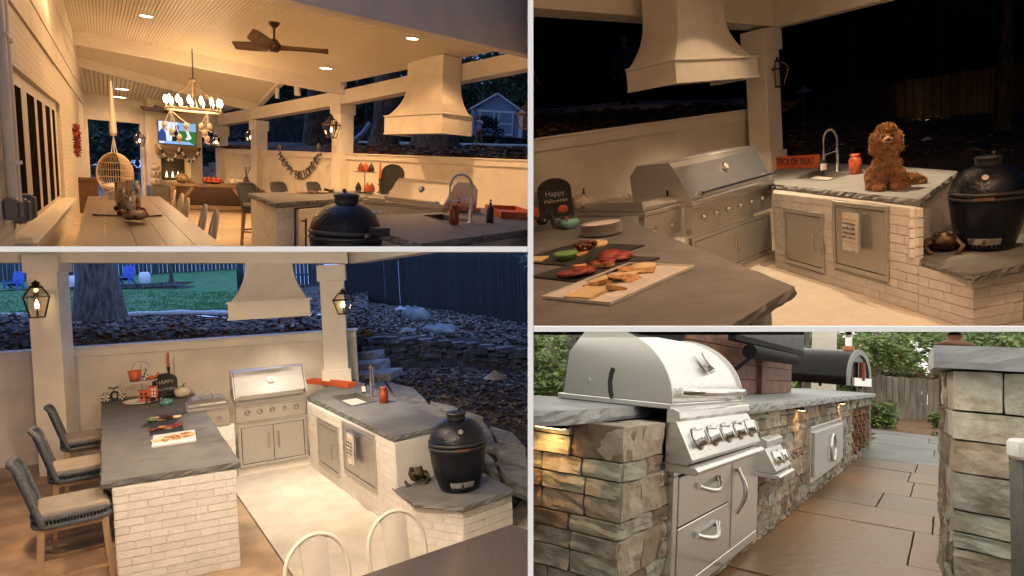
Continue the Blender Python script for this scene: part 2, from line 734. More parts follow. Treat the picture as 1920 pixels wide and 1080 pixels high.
def bush(label, p, r, mats, n=500, ls=.05, seed=0, name='bush', cat='bush', group=None, stems=None, clumps=6):
    rnd = random.Random(seed)
    t = thing(name, label, cat, p, 0, group)
    lb = MB()
    for i in range(clumps):
        c = (rnd.uniform(-.6, .6) * r[0], rnd.uniform(-.6, .6) * r[1], r[2] * rnd.uniform(.35, 1.2))
        leaf_mass(lb, c, (r[0] * .55, r[1] * .55, r[2] * .5), n // clumps, ls, rnd, len(mats))
    lb.build('foliage', mats, t, fix=False)
    sb = MB()
    for i in range(7):
        a = rnd.uniform(0, 6.28)
        sb.tube([(0, 0, -.03), (math.cos(a) * r[0] * .3, math.sin(a) * r[1] * .3, r[2] * .6), (math.cos(a) * r[0] * .6, math.sin(a) * r[1] * .6, r[2] * 1.3)], [.015, .01, .004], 5)
    sb.build('stem', stems or M_bark, t)
    return t


def board_fence(label, pts, z0, z1, m, bw=.14, gap=.012, bay=None, name='board_fence', rails=True, dog=False, zf=None, thick=.022, behind=True):
    """Fence of vertical boards, each its own plank, on rails and posts behind."""
    p0 = pts[0]
    t = thing(name, label, 'fence', (p0[0], p0[1], z0 if zf is None else zf(p0)[0]), 0, None)
    rb, pb = MB(), MB()
    k = 0
    for i in range(len(pts) - 1):
        p, q = pts[i], pts[i + 1]
        d, n, Ln = outward(p, q)
        x = 0
        while x < Ln - .03:
            wd = min(bw * random.uniform(.94, 1.04), Ln - x)
            c = Vector((p[0], p[1], 0)) + d * (x + wd / 2) + n * random.uniform(-.004, .004)
            a, b = (z0, z1) if zf is None else zf(c)
            hh = b - a + random.uniform(-.015, .015)
            c.z = a + hh / 2
            piece('plank', BOARDS[k % 4], t, m, c, d, wd - gap, thick, hh)
            x += wd; k += 1
        if rails:
            back = -n * .04 if behind else n * .04
            for f in (.2, .8):
                a0, a1 = (z0, z1) if zf is None else zf(p); b0, b1 = (z0, z1) if zf is None else zf(q)
                A = Vector((p[0], p[1], a0 + (a1 - a0) * f)) + back; Bq = Vector((q[0], q[1], b0 + (b1 - b0) * f)) + back
                rb.bar(A, Bq, .05, .09)
            for s in range(int(Ln / 2.2) + 1):
                c = Vector((p[0], p[1], 0)) + d * min(Ln, s * 2.2) + back * 2.2
                a, b = (z0, z1) if zf is None else zf(c)
                pb.box(c.x - .05, c.x + .05, c.y - .05, c.y + .05, a, b - .05)
    if rails:
        rb.build('rail', m, t, bayspace=True); pb.build('post', m, t, bayspace=True)
    return t
# ------------------------------------------------------------------ shared materials
M_white = mat('white_painted_wood', (.78, .72, .62), .5, var=.05, vs=2.5, bump=.07, bs=25)
M_plaster = mat('painted_wall', (.78, .71, .6), .7, var=.08, vs=1.7, bump=.16, bs=70)
M_brick = mat('painted_brick', (.82, .78, .71), .6, var=.05, vs=9, bump=.25, bs=45, rv=.05)
M_mortar = mat('painted_mortar', (.8, .76, .69), .8, var=.06, bump=.25)
M_slate = mat('bluestone', (.15, .152, .148), .6, var=.2, vs=5, bump=.22, bs=28, col2=(.10, .102, .10), spec=.35)
M_slate_edge = mat('split_stone_edge', (.2, .2, .185), .8, var=.3, vs=20, bump=.4, bs=50)
M_concrete = mat('concrete_floor', (.55, .5, .42), .7, var=.09, vs=3.2, bump=.2, bs=55)
M_steel = brushed('brushed_steel', (.86, .84, .8), .24)
M_steel_v = brushed('brushed_steel_upright', (.86, .84, .8), .3, (40, 40, 1))
M_chrome = mat('chrome', (.75, .74, .72), .14, 1, var=.03, bump=0)
M_dark = mat('dark_gap', (.02, .02, .02), .7, var=.1, bump=0)
M_black = mat('black_paint', (.02, .02, .022), .4, var=.2, bump=.05)
M_bronze = mat('bronze_metal', (.06, .04, .025), .4, .7, var=.3, bump=.05)
M_glass = gmat('lantern_glass', (.95, .93, .88), .1)
M_flame = emat('flame', (1, .72, .35), 30)
M_bulb = emat('lit_bulb', (1, .8, .5), 22)
M_can = emat('lit_downlight', (1, .86, .64), 14)
M_enamel = mat('speckled_blue_enamel', (.004, .006, .013), .18, var=.3, bump=1, bs=38, coat=.1, spec=.3)
M_enamel_low = mat('blue_enamel', (.004, .006, .012), .3, var=.3, bump=.05, bs=60, coat=.05, spec=.18)
M_oak = mat('light_oak', (.3, .19, .1), .55, var=.2, vs=7, bump=.12, stretch=(1, 1, .15))
M_rope = mat('grey_rope', (.085, .095, .11), .85, var=.2, vs=40, bump=.35, bs=120)
M_cushion = mat('taupe_cushion', (.26, .22, .18), .85, var=.1, vs=5, bump=.12, bs=220)
M_cream_metal = mat('cream_painted_metal', (.72, .64, .52), .4, var=.04, bump=.02)
M_table = mat('grey_brown_tabletop', (.055, .042, .034), .5, spec=.25, var=.22, vs=3, bump=.1, stretch=(1, .14, 1))
M_orange = mat('orange_paint', (.55, .1, .025), .5, var=.15, bump=.1)
M_rust = mat('rust_glass', (.32, .055, .015), .3, var=.3, vs=20, bump=.2)
M_pumpkin = mat('cream_pumpkin', (.68, .6, .47), .55, var=.15, bump=.15)
M_plate = mat('white_ceramic', (.8, .78, .74), .25, var=.03, bump=0)
M_slateplate = mat('black_slate_plate', (.02, .022, .026), .6, var=.2, bump=.15)
M_cheese = mat('pale_cheese', (.75, .58, .3), .5, var=.12, bump=.1)
M_meat = mat('cured_meat', (.26, .045, .025), .45, var=.35, vs=40, bump=.2)
M_cracker = mat('toasted_cracker', (.5, .27, .1), .7, var=.3, vs=30, bump=.25)
M_grape = mat('dark_grape', (.1, .03, .02), .25, var=.3, bump=0)
M_greendip = mat('green_bowl', (.16, .3, .1), .3, var=.15, bump=.05)
M_towel = mat('white_cotton', (.78, .74, .66), .9, var=.04, bump=.2, bs=150)
M_ink = mat('black_ink', (.025, .022, .02), .8, var=.1, bump=0)
M_bark = mat('tree_bark', (.10, .085, .072), .9, var=.4, vs=14, bump=.6, bs=16, stretch=(1, 1, .22))
M_fence = mat('weathered_fence', (.13, .125, .12), .85, var=.3, vs=5, bump=.3, bs=30, rv=.18, stretch=(1.5, 1.5, .2))
M_grass = mat('lawn', (.06, .2, .05), .9, var=.3, vs=3, bump=.7, bs=60, col2=(.04, .13, .04))
M_soil = mat('leaf_mould', (.05, .04, .032), .95, var=.35, vs=6, bump=.6, bs=20)
M_leafA = mat('dry_leaf_tan', (.24, .17, .11), .8, var=.3, bump=0)
M_leafB = mat('dry_leaf_grey', (.17, .15, .14), .8, var=.3, bump=0)
M_leafC = mat('dry_leaf_rust', (.24, .085, .03), .8, var=.3, bump=0)
M_leafD = mat('dry_leaf_brown', (.08, .055, .04), .8, var=.3, bump=0)
M_fieldstone = mat('field_stone', (.10, .10, .10), .85, var=.35, vs=8, bump=.5, bs=18, rv=.3)
M_dgreen = mat('dark_foliage', (.025, .05, .02), .8, var=.3, bump=0)
M_mgreen = mat('mid_foliage', (.06, .12, .03), .7, var=.3, bump=0)
M_lgreen = mat('light_foliage', (.12, .22, .05), .7, var=.3, bump=0)
M_yleaf = mat('yellow_foliage', (.22, .18, .05), .7, var=.3, bump=0)
M_skin = mat('skin', (.5, .32, .23), .55, var=.06, bump=.03)
M_hair = mat('dark_hair', (.05, .03, .02), .7, var=.3, bump=.3)
WARM = (1, .66, .36)
WARM2 = (1, .8, .56)
# ------------------------------------------------------------------ the four places stand side by side, divided by added partition walls that keep their light apart
HALL = Bay((0, 0), 3.0)
RAD = 110.0
KL, KR = (991.5 - 960) / F, (998.5 - 960) / F
CLT, CLB = (540 - 463.5) / F, (540 - 470.5) / F
CRT, CRB = (540 - 613.5) / F, (540 - 620.5) / F
CLIP = {id(B1): [((1, -KL, 0)), ((0, CLT, -1))], id(B3): [((1, -KL, 0)), ((0, -CLB, 1))],
        id(B2): [((-1, KR, 0)), ((0, CRT, -1))], id(B4): [((-1, KR, 0)), ((0, -CRB, 1))]}
M_lining = mat('partition_lining', (.45, .45, .44), .9, var=.05, bump=.05)
M_trim = mat('white_border_paint', (.9, .9, .9), .6, var=.01, bump=0)
CUR[0] = HALL
y0, y1 = 1.0, RAD
ZC = 3.0


def wedge(fn):
    mb = MB()
    return mb.add([fn(i, j, k) for k in (0, 1) for j in (0, 1) for i in (0, 1)],
                  [(0, 2, 3, 1), (4, 5, 7, 6), (0, 1, 5, 4), (2, 6, 7, 3), (0, 4, 6, 2), (1, 3, 7, 5)])


ux0, ux1 = (992.5 - 960) / F, (997.5 - 960) / F
struct('partition_wall', wedge(lambda i, j, k: ((ux0, ux1)[i] * (y0, y1)[j], (y0, y1)[j], ZC + (-RAD, RAD)[k])), M_lining)
for (va, vb, side) in ((464.5, 469.5, 0), (614.5, 619.5, 1)):
    ca, cb = (540 - va) / F, (540 - vb) / F
    def wf(i, j, k):
        y = (y0, y1)[j]
        x = (-RAD, ux0 * y - .002)[i] if side == 0 else (ux1 * y + .002, RAD)[i]
        return (x, y, ZC + (cb, ca)[k] * y)
    struct('partition_floor', wedge(wf), M_lining)
# white strips before the partitions, added as border lines between the places
tb = MB()
yt = .985
tb.box((990 - 960) / F * yt, (1000 - 960) / F * yt, yt, yt + .014, ZC - .75, ZC + .75)
tb.box(-1.15, (990 - 960) / F * yt - .0005, yt, yt + .014, ZC + (540 - 472) / F * yt, ZC + (540 - 462) / F * yt)
tb.box((1000 - 960) / F * yt + .0005, 1.15, yt, yt + .014, ZC + (540 - 622) / F * yt, ZC + (540 - 612) / F * yt)
struct('border_strip', tb, M_trim)
fw = MB()  # added unseen wall round the openings, blocks outside light
fw.box(-RAD, -1.15, 1.0, 1.03, ZC - RAD, ZC + RAD); fw.box(1.15, RAD, 1.0, 1.03, ZC - RAD, ZC + RAD)
fw.box(-1.15, 1.15, 1.0, 1.03, ZC + .75, ZC + RAD); fw.box(-1.15, 1.15, 1.0, 1.03, ZC - RAD, ZC - .75)
struct('light_block_wall', fw, M_trim)


def sky_dome(bay, col, s, r=RAD - 2, light_sheet=None, ymin=6.0, xlim=60):
    """Evenly lit sky round one place, out beyond its ground and trees, with an optional added light sheet overhead."""
    CUR[0] = bay
    mb = MB()
    o = bay.M.inverted() @ CAM
    def f(a, b):
        az = math.pi * (a * 1.04 - .02); el = math.pi * (b - .5)
        d = Vector((-math.cos(az) * math.cos(el), math.sin(az) * math.cos(el), math.sin(el))) * r
        return bay.T3 @ d + o
    mb.grid(f, 32, 24)
    if light_sheet is not None:            # added glowing sheet just under the partition, lights what lies below
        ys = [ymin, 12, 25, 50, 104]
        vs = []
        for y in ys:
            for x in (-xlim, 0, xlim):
                vs.append(bay.T3 @ Vector((x, y, light_sheet * y - .01 * y)) + o)
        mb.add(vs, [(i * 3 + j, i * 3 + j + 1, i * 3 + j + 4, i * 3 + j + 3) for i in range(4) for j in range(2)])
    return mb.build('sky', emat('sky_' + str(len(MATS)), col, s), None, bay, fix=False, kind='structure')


SKY1 = sky_dome(B1, (.25, .4, .85), 1.5)
SKY2 = sky_dome(B2, (.15, .3, .8), .05)
SKY3 = sky_dome(B3, (.27, .45, 1), 1.9, light_sheet=CLB, ymin=12.5)
SKY4 = sky_dome(B4, (1, .95, .86), 1.35, light_sheet=CRB, ymin=1.3)  # added sheet also spans the kitchen, soft fill from above


def far_wood(bay, u0, u1, v0, v1, d, mats, n=2600, ls=.5, seed=1, name='far_wood'):
    """Distant mass of dark trees closing the view: a lumpy wall of foliage with leaf clumps on it."""
    CUR[0] = bay
    rn = random.Random(seed)
    mb = MB()
    def f(a, c):
        u = u0 + (u1 - u0) * a
        t = v1 + (noise.noise(Vector((u * .012, seed, 0))) + .5 * noise.noise(Vector((u * .05, seed, 3)))) * 30
        p = bay.at(u, v0 + (t - v0) * c, d)
        return p + Vector((0, noise.noise(p * .35) * 3 + 1.5 * c, 0))
    mb.m = 0
    mb.grid(f, 40, 10)
    for i in range(n):
        q = f(rn.random(), rn.random() ** .8) + Vector((rn.gauss(0, .4), -rn.random() * 2, rn.gauss(0, .5)))
        s = ls * rn.uniform(.5, 1.3)
        x = Vector((rn.uniform(-1, 1), rn.uniform(-.6, .6), rn.uniform(-1, 1))).normalized() * s; y = x.cross(Vector((rn.uniform(-.4, .4), 1, rn.uniform(-.4, .4)))).normalized() * s * .5
        mb.m = rn.randrange(len(mats)); mb.add([q - x, q - y, q + x, q + y], [(0, 1, 2, 3)])
    return mb.build(name, mats, None, bay, fix=False, kind='stuff')
# ------------------------------------------------------------------ builders for things that occur in several places
def egg_grill(label, p, yaw, dia, hgt, bay=None, vent=True, cut=False, handles=False, group=None):
    """Ceramic egg-shaped charcoal grill: bowl, dome, band, chimney cap, handle, gauge and vent door."""
    t = thing('egg_grill', label, 'ceramic grill', p, yaw, group, bay)
    r = dia / 2; h = hgt
    prof = [(.62, 0), (.68, .012), (.74, .06), (.86, .2), (.95, .36), (1.0, .52), (1.0, .575)]
    MB().lathe([(a * r, b * h) for a, b in prof] + [(.9 * r, .58 * h)], 40).build('bowl', M_enamel_low, t)
    dome = [(1.0, .592), (.985, .65), (.93, .72), (.82, .79), (.66, .85), (.47, .892), (.33, .905)]
    MB().lathe([(.9 * r, .588 * h)] + [(a * r, b * h) for a, b in dome], 40).build('dome_lid', M_enamel, t)
    bd = MB()
    for z in (.55, .605):
        bd.lathe([(1.005 * r, z * h), (1.03 * r, (z + .006) * h), (1.03 * r, (z + .028) * h), (1.005 * r, (z + .034) * h)], 40)
    bd.build('band', M_black, t)
    ch = MB().lathe([(.33 * r, .9 * h), (.33 * r, .965 * h), (.36 * r, .97 * h), (.36 * r, .985 * h), (.3 * r, 1.0 * h), (.02 * r, 1.01 * h)], 24)
    ch = ch.build('chimney_cap', M_black, t)
    MB().lathe([(.045 * r, 1.0 * h), (.06 * r, 1.02 * h), (.05 * r, 1.04 * h), (.001, 1.045 * h)], 10, (.12 * r, 0, 0)).build('vent_knob', M_black, ch)
    g = MB().disc((0, -.84 * r, .79 * h), .085 * r, (0, -.85, .5), 18, .025)
    g = g.build('thermometer', M_chrome, t)
    MB().disc((0, -.875 * r, .803 * h), .07 * r, (0, -.85, .5), 18, .006).build('dial_face', M_plate, g)
    hb = MB().box(-.26 * r, .26 * r, -1.13 * r, -1.05 * r, .565 * h, .6 * h)
    hb.build('handle', mat('dark_hardwood', (.09, .04, .02), .5, var=.3, bump=.1), t, bev=.006)
    for sx in (-.2, .2):
        MB().box(sx * r - .01, sx * r + .01, -1.06 * r, -.98 * r, .57 * h, .595 * h).build('handle_bracket', M_black, t)
    if vent:
        v = MB()
        def vf(a, b):
            an = R(-90 + (a - .5) * 62); rr = (.70 + .11 * b) * r * 1.03
            return (math.cos(an) * rr, math.sin(an) * rr, h * (.045 + .11 * b))
        v.grid(vf, 8, 2)
        v = v.build('vent_door', M_steel, t)
        MB().box(-.01, .012, -.86 * r, -.8 * r, .07 * h, .12 * h).build('vent_knob', M_dark, v)
    if handles:
        for sx in (-1, 1):
            b = MB()
            b.bar((sx * r * .98, 0, .6 * h), (sx * r * 1.3, -.05, .66 * h), .03)
            b.obox((sx * r * 1.36, -.06, .665 * h), (.05, 0, .0), (0, .06, 0), (0, 0, .03))
            b.build('side_handle', M_black, t)
    return t


def knob(parent, c, r, n=(0, -1, 0), m=None):
    """Grill knob: bezel, barrel and raised grip."""
    q = Vector(n).to_track_quat('Z', 'Y').to_matrix()
    b = MB().lathe([(r * 1.25, 0), (r * 1.25, r * .12), (r * .95, r * .2), (r * .9, r * .9), (r * .75, r * 1.05), (0.0001, r * 1.05)], 18, c, M=q)
    g = Vector(c) + q @ Vector((0, 0, r * 1.1))
    b.obox(g, q @ Vector((r * .13, 0, 0)), q @ Vector((0, r * .62, 0)), q @ Vector((0, 0, r * .1)))
    return b.build('knob', m or M_chrome, parent)


def bar_handle(parent, a, b, r=.009, out=(0, -.04, 0), m=None, name='handle'):
    a, b, out = Vector(a), Vector(b), Vector(out)
    mb = MB()
    mb.tube([a + out, b + out], r, 10)
    for k in (.08, .92):
        q = a.lerp(b, k)
        mb.tube([q, q + out], r * .8, 8)
    return mb.build(name, m or M_chrome, parent)


def steel_door(parent_or_none, label, p, q, z0, z1, side='r', name='access_door', fr=.045, bay=None, lead=.012, handle=True, m=None):
    """Framed stainless access door let into a wall from p to q (bay space, plan)."""
    d, n, Ln = outward(p, q)
    t = thing(name, label, 'access door', (p[0], p[1], z0), math.atan2(d.y, d.x), None, bay)
    H_ = z1 - z0
    f = MB()
    pr = lead
    f.box(0, Ln, -pr, .03, 0, fr); f.box(0, Ln, -pr, .03, H_ - fr, H_)
    f.box(0, fr, -pr, .03, fr + .0005, H_ - fr - .0005); f.box(Ln - fr, Ln, -pr, .03, fr + .0005, H_ - fr - .0005)
    f.build('frame', m or M_steel, t, bev=.003)
    MB().box(fr, Ln - fr, .004, .02, fr, H_ - fr).build('recess', M_dark, t)
    dr = MB().box(fr + .008, Ln - fr - .008, -pr * .8, .003, fr + .008, H_ - fr - .008).build('door', m or M_steel_v, t, bev=.003)
    if handle:
        x = Ln - fr - .06 if side == 'r' else fr + .06
        bar_handle(dr, (x, -pr, H_ * .36), (x, -pr, H_ * .66), .011, (0, -.045, 0))
    return t


def gas_grill(label, p, yaw, W, bay=None, z=.92, lid_h=.33, depth=.6, knobs=5, doors=True, panel_h=.2, zc0=.12, name='gas_grill', overhang=.1, group=None):
    """Built-in gas grill facing local -y; local z is the floor's. Faceted steel lid, bar handle, gauge, knobs, double doors."""
    t = thing(name, label, 'grill', p, yaw, group, bay)
    w = W / 2
    pan = MB().extr([(-.035, z - panel_h - .02), (.03, z - panel_h - .02), (.03, z + .005), (-.075, z + .005), (-.075, z - .02), (-.05, z - .03)], -w, w)
    pan.build('control_panel', M_steel, t, bev=.004)
    shelf = MB().extr([(-.08, z + .007), (-.08, z + .05), (-.06, z + .06), (depth, z + .06), (depth, z + .007)], -w, w)
    shelf.build('grill_rim', M_steel, t, bev=.004)
    b = z + .062
    prof = [(-.04, b), (-.05, b + .035), (.12, b + lid_h * .86), (.17, b + lid_h), (depth * .72, b + lid_h), (depth * .86, b + lid_h * .72), (depth * .84, b)]
    lid = MB().extr(prof, -w * .985, w * .985).build('lid', M_steel, t, bev=.01, segs=2)
    for sx in (-1, 1):
        e = MB()
        e.extr([(a + (.012 if a > .2 else .0), c) for a, c in prof], sx * w * .99, sx * w * .985 + sx * .0155)
        e = e.build('lid_side', M_steel_v, t)
        s = MB(); s.box(sx * (w * .985 + .0156), sx * (w * .985 + .021), .2, .225, b + .06, b + .12); s.build('hinge_slot', M_dark, e)
    hd = MB()
    zh = b + lid_h * .16
    hd.tube([(-w * .86, -.12, zh), (w * .86, -.12, zh)], .017, 14)
    for sx in (-1, 1):
        hd.tube([(sx * w * .8, -.12, zh), (sx * w * .8, -.02, zh + .005)], .013, 10)
        hd.lathe([(.022, 0), (.022, .03), (.0001, .03)], 12, (sx * w * .86 + (0 if sx > 0 else -.03), -.12, zh), M=Matrix.Rotation(R(90), 3, 'Y'))
    hd.build('lid_handle', M_chrome, t)
    g = MB().disc((0.02, .06, b + lid_h * .62), .045, (0, -.87, .5), 24, .02).build('thermometer', M_chrome, t)
    MB().disc((0.02, .04, b + lid_h * .645), .036, (0, -.87, .5), 24, .004).build('dial_face', M_plate, g)
    for i in range(knobs):
        f = (i - (knobs - 1) / 2) / knobs
        knob(t, (f * W * .86, -.046, z - panel_h * .52), .03 if i != knobs - 2 or knobs < 5 else .024)
    if doors:
        zt = z - panel_h - .06
        f = MB(); fr = .04
        f.box(-w * .97, w * .97, -.03, .02, zc0, zc0 + fr); f.box(-w * .97, w * .97, -.03, .02, zt - fr, zt)
        for sx in (-1, 1):
            f.box(sx * w * .97 - (fr if sx > 0 else 0), sx * w * .97 + (0 if sx > 0 else fr), -.03, .02, zc0 + fr + .001, zt - fr - .001)
        f.build('door_frame', M_steel, t, bev=.003)
        MB().box(-w * .92, w * .92, -.012, .01, zc0 + fr, zt - fr).build('recess', M_dark, t)
        for sx in (-1, 1):
            xa, xb = sorted((sx * .004, sx * (w * .97 - fr - .008)))
            dd = MB().box(xa, xb, -.028, -.013, zc0 + fr + .008, zt - fr - .008).build('door', M_steel_v, t, bev=.003)
            hz = (zc0 + zt) / 2 + .04
            bar_handle(dd, (sx * .06, -.028, hz - .11), (sx * .06, -.028, hz + .11), .011, (0, -.045, 0))
    return t


def side_burner(label, p, yaw, W, z=.92, depth=.55, panel_h=.22, bay=None, group=None):
    t = thing('side_burner', label, 'side burner', p, yaw, group, bay)
    w = W / 2
    MB().extr([(-.02, z - panel_h), (.03, z - panel_h), (.03, z), (-.05, z), (-.05, z - .03)], -w, w).build('control_panel', M_steel, t, bev=.004)
    MB().extr([(-.06, z + .002), (-.06, z + .045), (depth, z + .045), (depth, z + .002)], -w, w).build('burner_rim', M_steel, t, bev=.006)
    lid = MB()
    b = z + .047
    vs = []
    for (ix, iy0, iy1, zz) in ((0, -.03, depth - .04, b), (0, -.03, depth - .04, b + .035), (.07, .05, depth - .12, b + .085)):
        vs += [(-w + .02 + ix, iy0, zz), (w - .02 - ix, iy0, zz), (w - .02 - ix, iy1, zz), (-w + .02 + ix, iy1, zz)]
    lid.add(vs, [(3, 2, 1, 0), (8, 9, 10, 11)] + [(k * 4 + i, k * 4 + (i + 1) % 4, k * 4 + 4 + (i + 1) % 4, k * 4 + 4 + i) for k in (0, 1) for i in range(4)])
    lid = lid.build('lid', M_steel, t, bev=.006)
    pts = [(math.cos(a) * .075, depth * .45, b + .085 + math.sin(a) * .06) for a in [math.pi * k / 10 for k in range(11)]]
    MB().tube(pts, .009, 8).build('handle', M_chrome, lid)
    for sx in (-.5, .5):
        knob(t, (sx * w, -.024, z - panel_h * .55), .032)
    return t


def lantern(label, p, yaw, h=.55, bay=None, lit=8., group=None, wall=.16, bulb=True):
    """Carriage wall lantern: tapered glazed cage, hipped roof with finial, bracket on the post behind (local +y)."""
    t = thing('wall_lantern', label, 'lantern', p, yaw, group, bay)
    W = h * .26
    zb, zm = h * .08, h * .58
    wb, wm = W * .55, W
    fr = MB()
    C = [(-1, -1), (1, -1), (1, 1), (-1, 1)]
    for i in range(4):
        a, b = C[i], C[(i + 1) % 4]
        for (wa, za, wz, zz) in ((wb, zb, wm, zm), (wm, zm, wm * .45, h * .8)):
            fr.bar((a[0] * wa, a[1] * wa, za), (a[0] * wz, a[1] * wz, zz), .014)
        for wz, zz, th in ((wb, zb, .016), (wm, zm, .022), (wm * .45, h * .8, .014)):
            fr.bar((a[0] * wz, a[1] * wz, zz), (b[0] * wz, b[1] * wz, zz), th)
    fr.box(-wb, wb, -wb, wb, zb - .012, zb)
    fr.build('cage', M_bronze, t)
    MB().lathe([(W * .62, h * .8), (W * .5, h * .84), (W * .3, h * .86), (W * .3, h * .9), (W * .42, h * .91), (W * .1, h * .96), (.001, h)], 8).build('roof', M_bronze, t)
    gl = MB()
    for i in range(4):
        a, b = C[i], C[(i + 1) % 4]
        gl.add([(a[0] * wb, a[1] * wb, zb), (b[0] * wb, b[1] * wb, zb), (b[0] * wm, b[1] * wm, zm), (a[0] * wm, a[1] * wm, zm)], [(0, 1, 2, 3)])
        gl.add([(a[0] * wm, a[1] * wm, zm), (b[0] * wm, b[1] * wm, zm), (b[0] * wm * .45, b[1] * wm * .45, h * .8), (a[0] * wm * .45, a[1] * wm * .45, h * .8)], [(0, 1, 2, 3)])
    gl.build('glass', M_glass, t, fix=False)
    br = MB()
    br.box(-.03, .03, wall - .02, wall, h * .4, h * .72); br.bar((0, wm, h * .6), (0, wall - .02, h * .6), .022)
    br.bar((0, wb, zb), (0, wall - .02, h * .42), .016)
    br.build('bracket', M_bronze, t)
    if bulb:
        MB().lathe([(.012, zb), (.012, h * .3)], 8).build('burner_tube', M_bronze, t)
        MB().lathe([(.008, h * .3), (.024, h * .36), (.018, h * .44), (.001, h * .52)], 10).build('flame', M_flame, t)
        l = lamp('lantern_light', (0, 0, 0), lit, WARM, .03, bay)
        l.parent = t; l.matrix_basis = Matrix.Translation((0, 0, h * .42))
    return t


def range_hood(parent, W, D, h_band, h_flare, topW, topD, neck_h, curve=.55, seam=True):
    """Plastered hood with flared skirt; local origin at bottom centre back, front faces -y, back plane y=0."""
    rows = []
    for i in range(15):
        k = i / 14
        e = (1 - k) ** 2.5
        rows.append((topW + (W * .94 - topW) * e, topD + (D * .95 - topD) * e, h_band + .03 + h_flare * k))
    rows.append((topW, topD, h_band + h_flare + neck_h))
    vs, fs = [], []
    for a, b, z in rows:
        vs += [(-a / 2, -b, z), (a / 2, -b, z), (a / 2, 0, z), (-a / 2, 0, z)]
    for i in range(len(rows) - 1):
        fs += [(i * 4 + j, i * 4 + (j + 1) % 4, i * 4 + 4 + (j + 1) % 4, i * 4 + 4 + j) for j in range(4)]
    fs += [list(range(4))[::-1], list(range(len(vs) - 4, len(vs)))]
    MB().add(vs, fs).build('hood_body', M_plaster, parent)
    b = MB()
    t = .03
    b.box(-W / 2, W / 2, -D, -D + t, .03, h_band); b.box(-W / 2, -W / 2 + t, -D + t + .001, 0, .03, h_band); b.box(W / 2 - t, W / 2, -D + t + .001, 0, .03, h_band)
    b.build('hood_band', M_plaster, parent, bev=.003)
    m = MB()
    for z0, z1, o in ((h_band + .001, h_band + .03, .022), (0, .029, .018)):
        m.box(-W / 2 - o, W / 2 + o, -D - o, -D + t, z0, z1)
        m.box(-W / 2 - o, -W / 2 + t, -D + t + .0005, 0, z0, z1); m.box(W / 2 - t, W / 2 + o, -D + t + .0005, 0, z0, z1)
    m.build('hood_moulding', M_white, parent, bev=.005)
    f = MB()
    f.box(-W / 2 + t, W / 2 - t, -D + t, -.01, .06, .07)
    n = 18
    for i in range(n):
        x = -W / 2 + t + .05 + (W - 2 * t - .1) * i / (n - 1)
        f.box(x - .012, x + .012, -D + .08, -.06, .035, .058)
    f.build('baffle_filter', M_steel, parent)
    if seam:
        MB().box(-topW / 2 - .008, topW / 2 + .008, -topD - .008, -.001, h_band + h_flare + neck_h * .12, h_band + h_flare + neck_h * .12 + .03).build('neck_moulding', M_white, parent, bev=.005)


def spring_faucet(label, p, yaw, h=.5, reach=.2, bay=None, group=None):
    t = thing('spring_faucet', label, 'faucet', p, yaw, group, bay)
    MB().lathe([(.032, 0), (.032, .012), (.02, .02), (.02, h * .55)], 14).build('body', M_chrome, t)
    pts = []
    for i in range(15):
        a = math.pi * i / 14
        pts.append((0, -reach / 2 + math.cos(a) * reach / 2, h * .72 + math.sin(a) * h * .26))
    pts = [(0, 0, h * .5)] + pts + [(0, -reach, h * .5)]
    MB().tube(pts, .009, 8).build('hose', M_chrome, t)
    sp = MB()
    P = [Vector(q) for q in pts[:-1]]
    for i in range(len(P) - 1):
        for k in range(4):
            c = P[i].lerp(P[i + 1], k / 4); d = (P[i + 1] - P[i]).normalized()
            M = d.to_track_quat('Z', 'Y').to_matrix()
            sp.lathe([(.011, -.003), (.018, 0), (.011, .003)], 10, c, M=M)
    sp.build('spring', M_chrome, t)
    MB().lathe([(.014, h * .3), (.017, h * .32), (.015, h * .5)], 12, (0, -reach, 0)).build('spray_head', M_chrome, t)
    MB().tube([(0, -.01, h * .48), (0, -reach + .012, h * .42)], .006, 8).build('docking_arm', M_chrome, t)
    MB().tube([(.02, 0, h * .12), (.06, 0, h * .13), (.065, 0, h * .26)], [.01, .008, .005], 8).build('lever', M_chrome, t)
    return t


def jar(label, p, h, r, m, bay=None, name='glass_jar', group=None, lidm=None):
    t = thing(name, label, 'jar', p, random.uniform(0, 6), group, bay)
    MB().lathe([(r * .85, 0), (r, h * .06), (r, h * .68), (r * .82, h * .8), (r * .72, h * .84), (r * .72, h * .86)], 22).build('body', m, t)
    MB().lathe([(r * .78, h * .865), (r * .8, h * .88), (r * .8, h * .98), (r * .7, h), (.001, h)], 22).build('lid', lidm or m, t)
    return t


def soap_bottle(label, p, h, r, bay=None, white=True, group=None):
    t = thing('soap_bottle', label, 'soap dispenser', p, 0, group, bay)
    MB().lathe([(r * .9, 0), (r, .01), (r, h * .58), (r * .75, h * .68), (r * .3, h * .72), (r * .3, h * .78)], 20).build('bottle', M_black, t)
    if white:
        lb = MB()
        lb.grid(lambda a, b: (math.cos(R(-150 + 120 * a)) * r * 1.02, math.sin(R(-150 + 120 * a)) * r * 1.02, h * (.12 + .4 * b)), 8, 1)
        lb.build('label', M_plate, t, fix=False)
    pm = MB().lathe([(r * .4, h * .78), (r * .4, h * .83), (r * .15, h * .84), (r * .15, h * .93)], 12)
    pm.box(-r * .28, r * .28, -r * 1.0, r * .3, h * .93, h * .97)
    pm.build('pump', M_black, t)
    return t


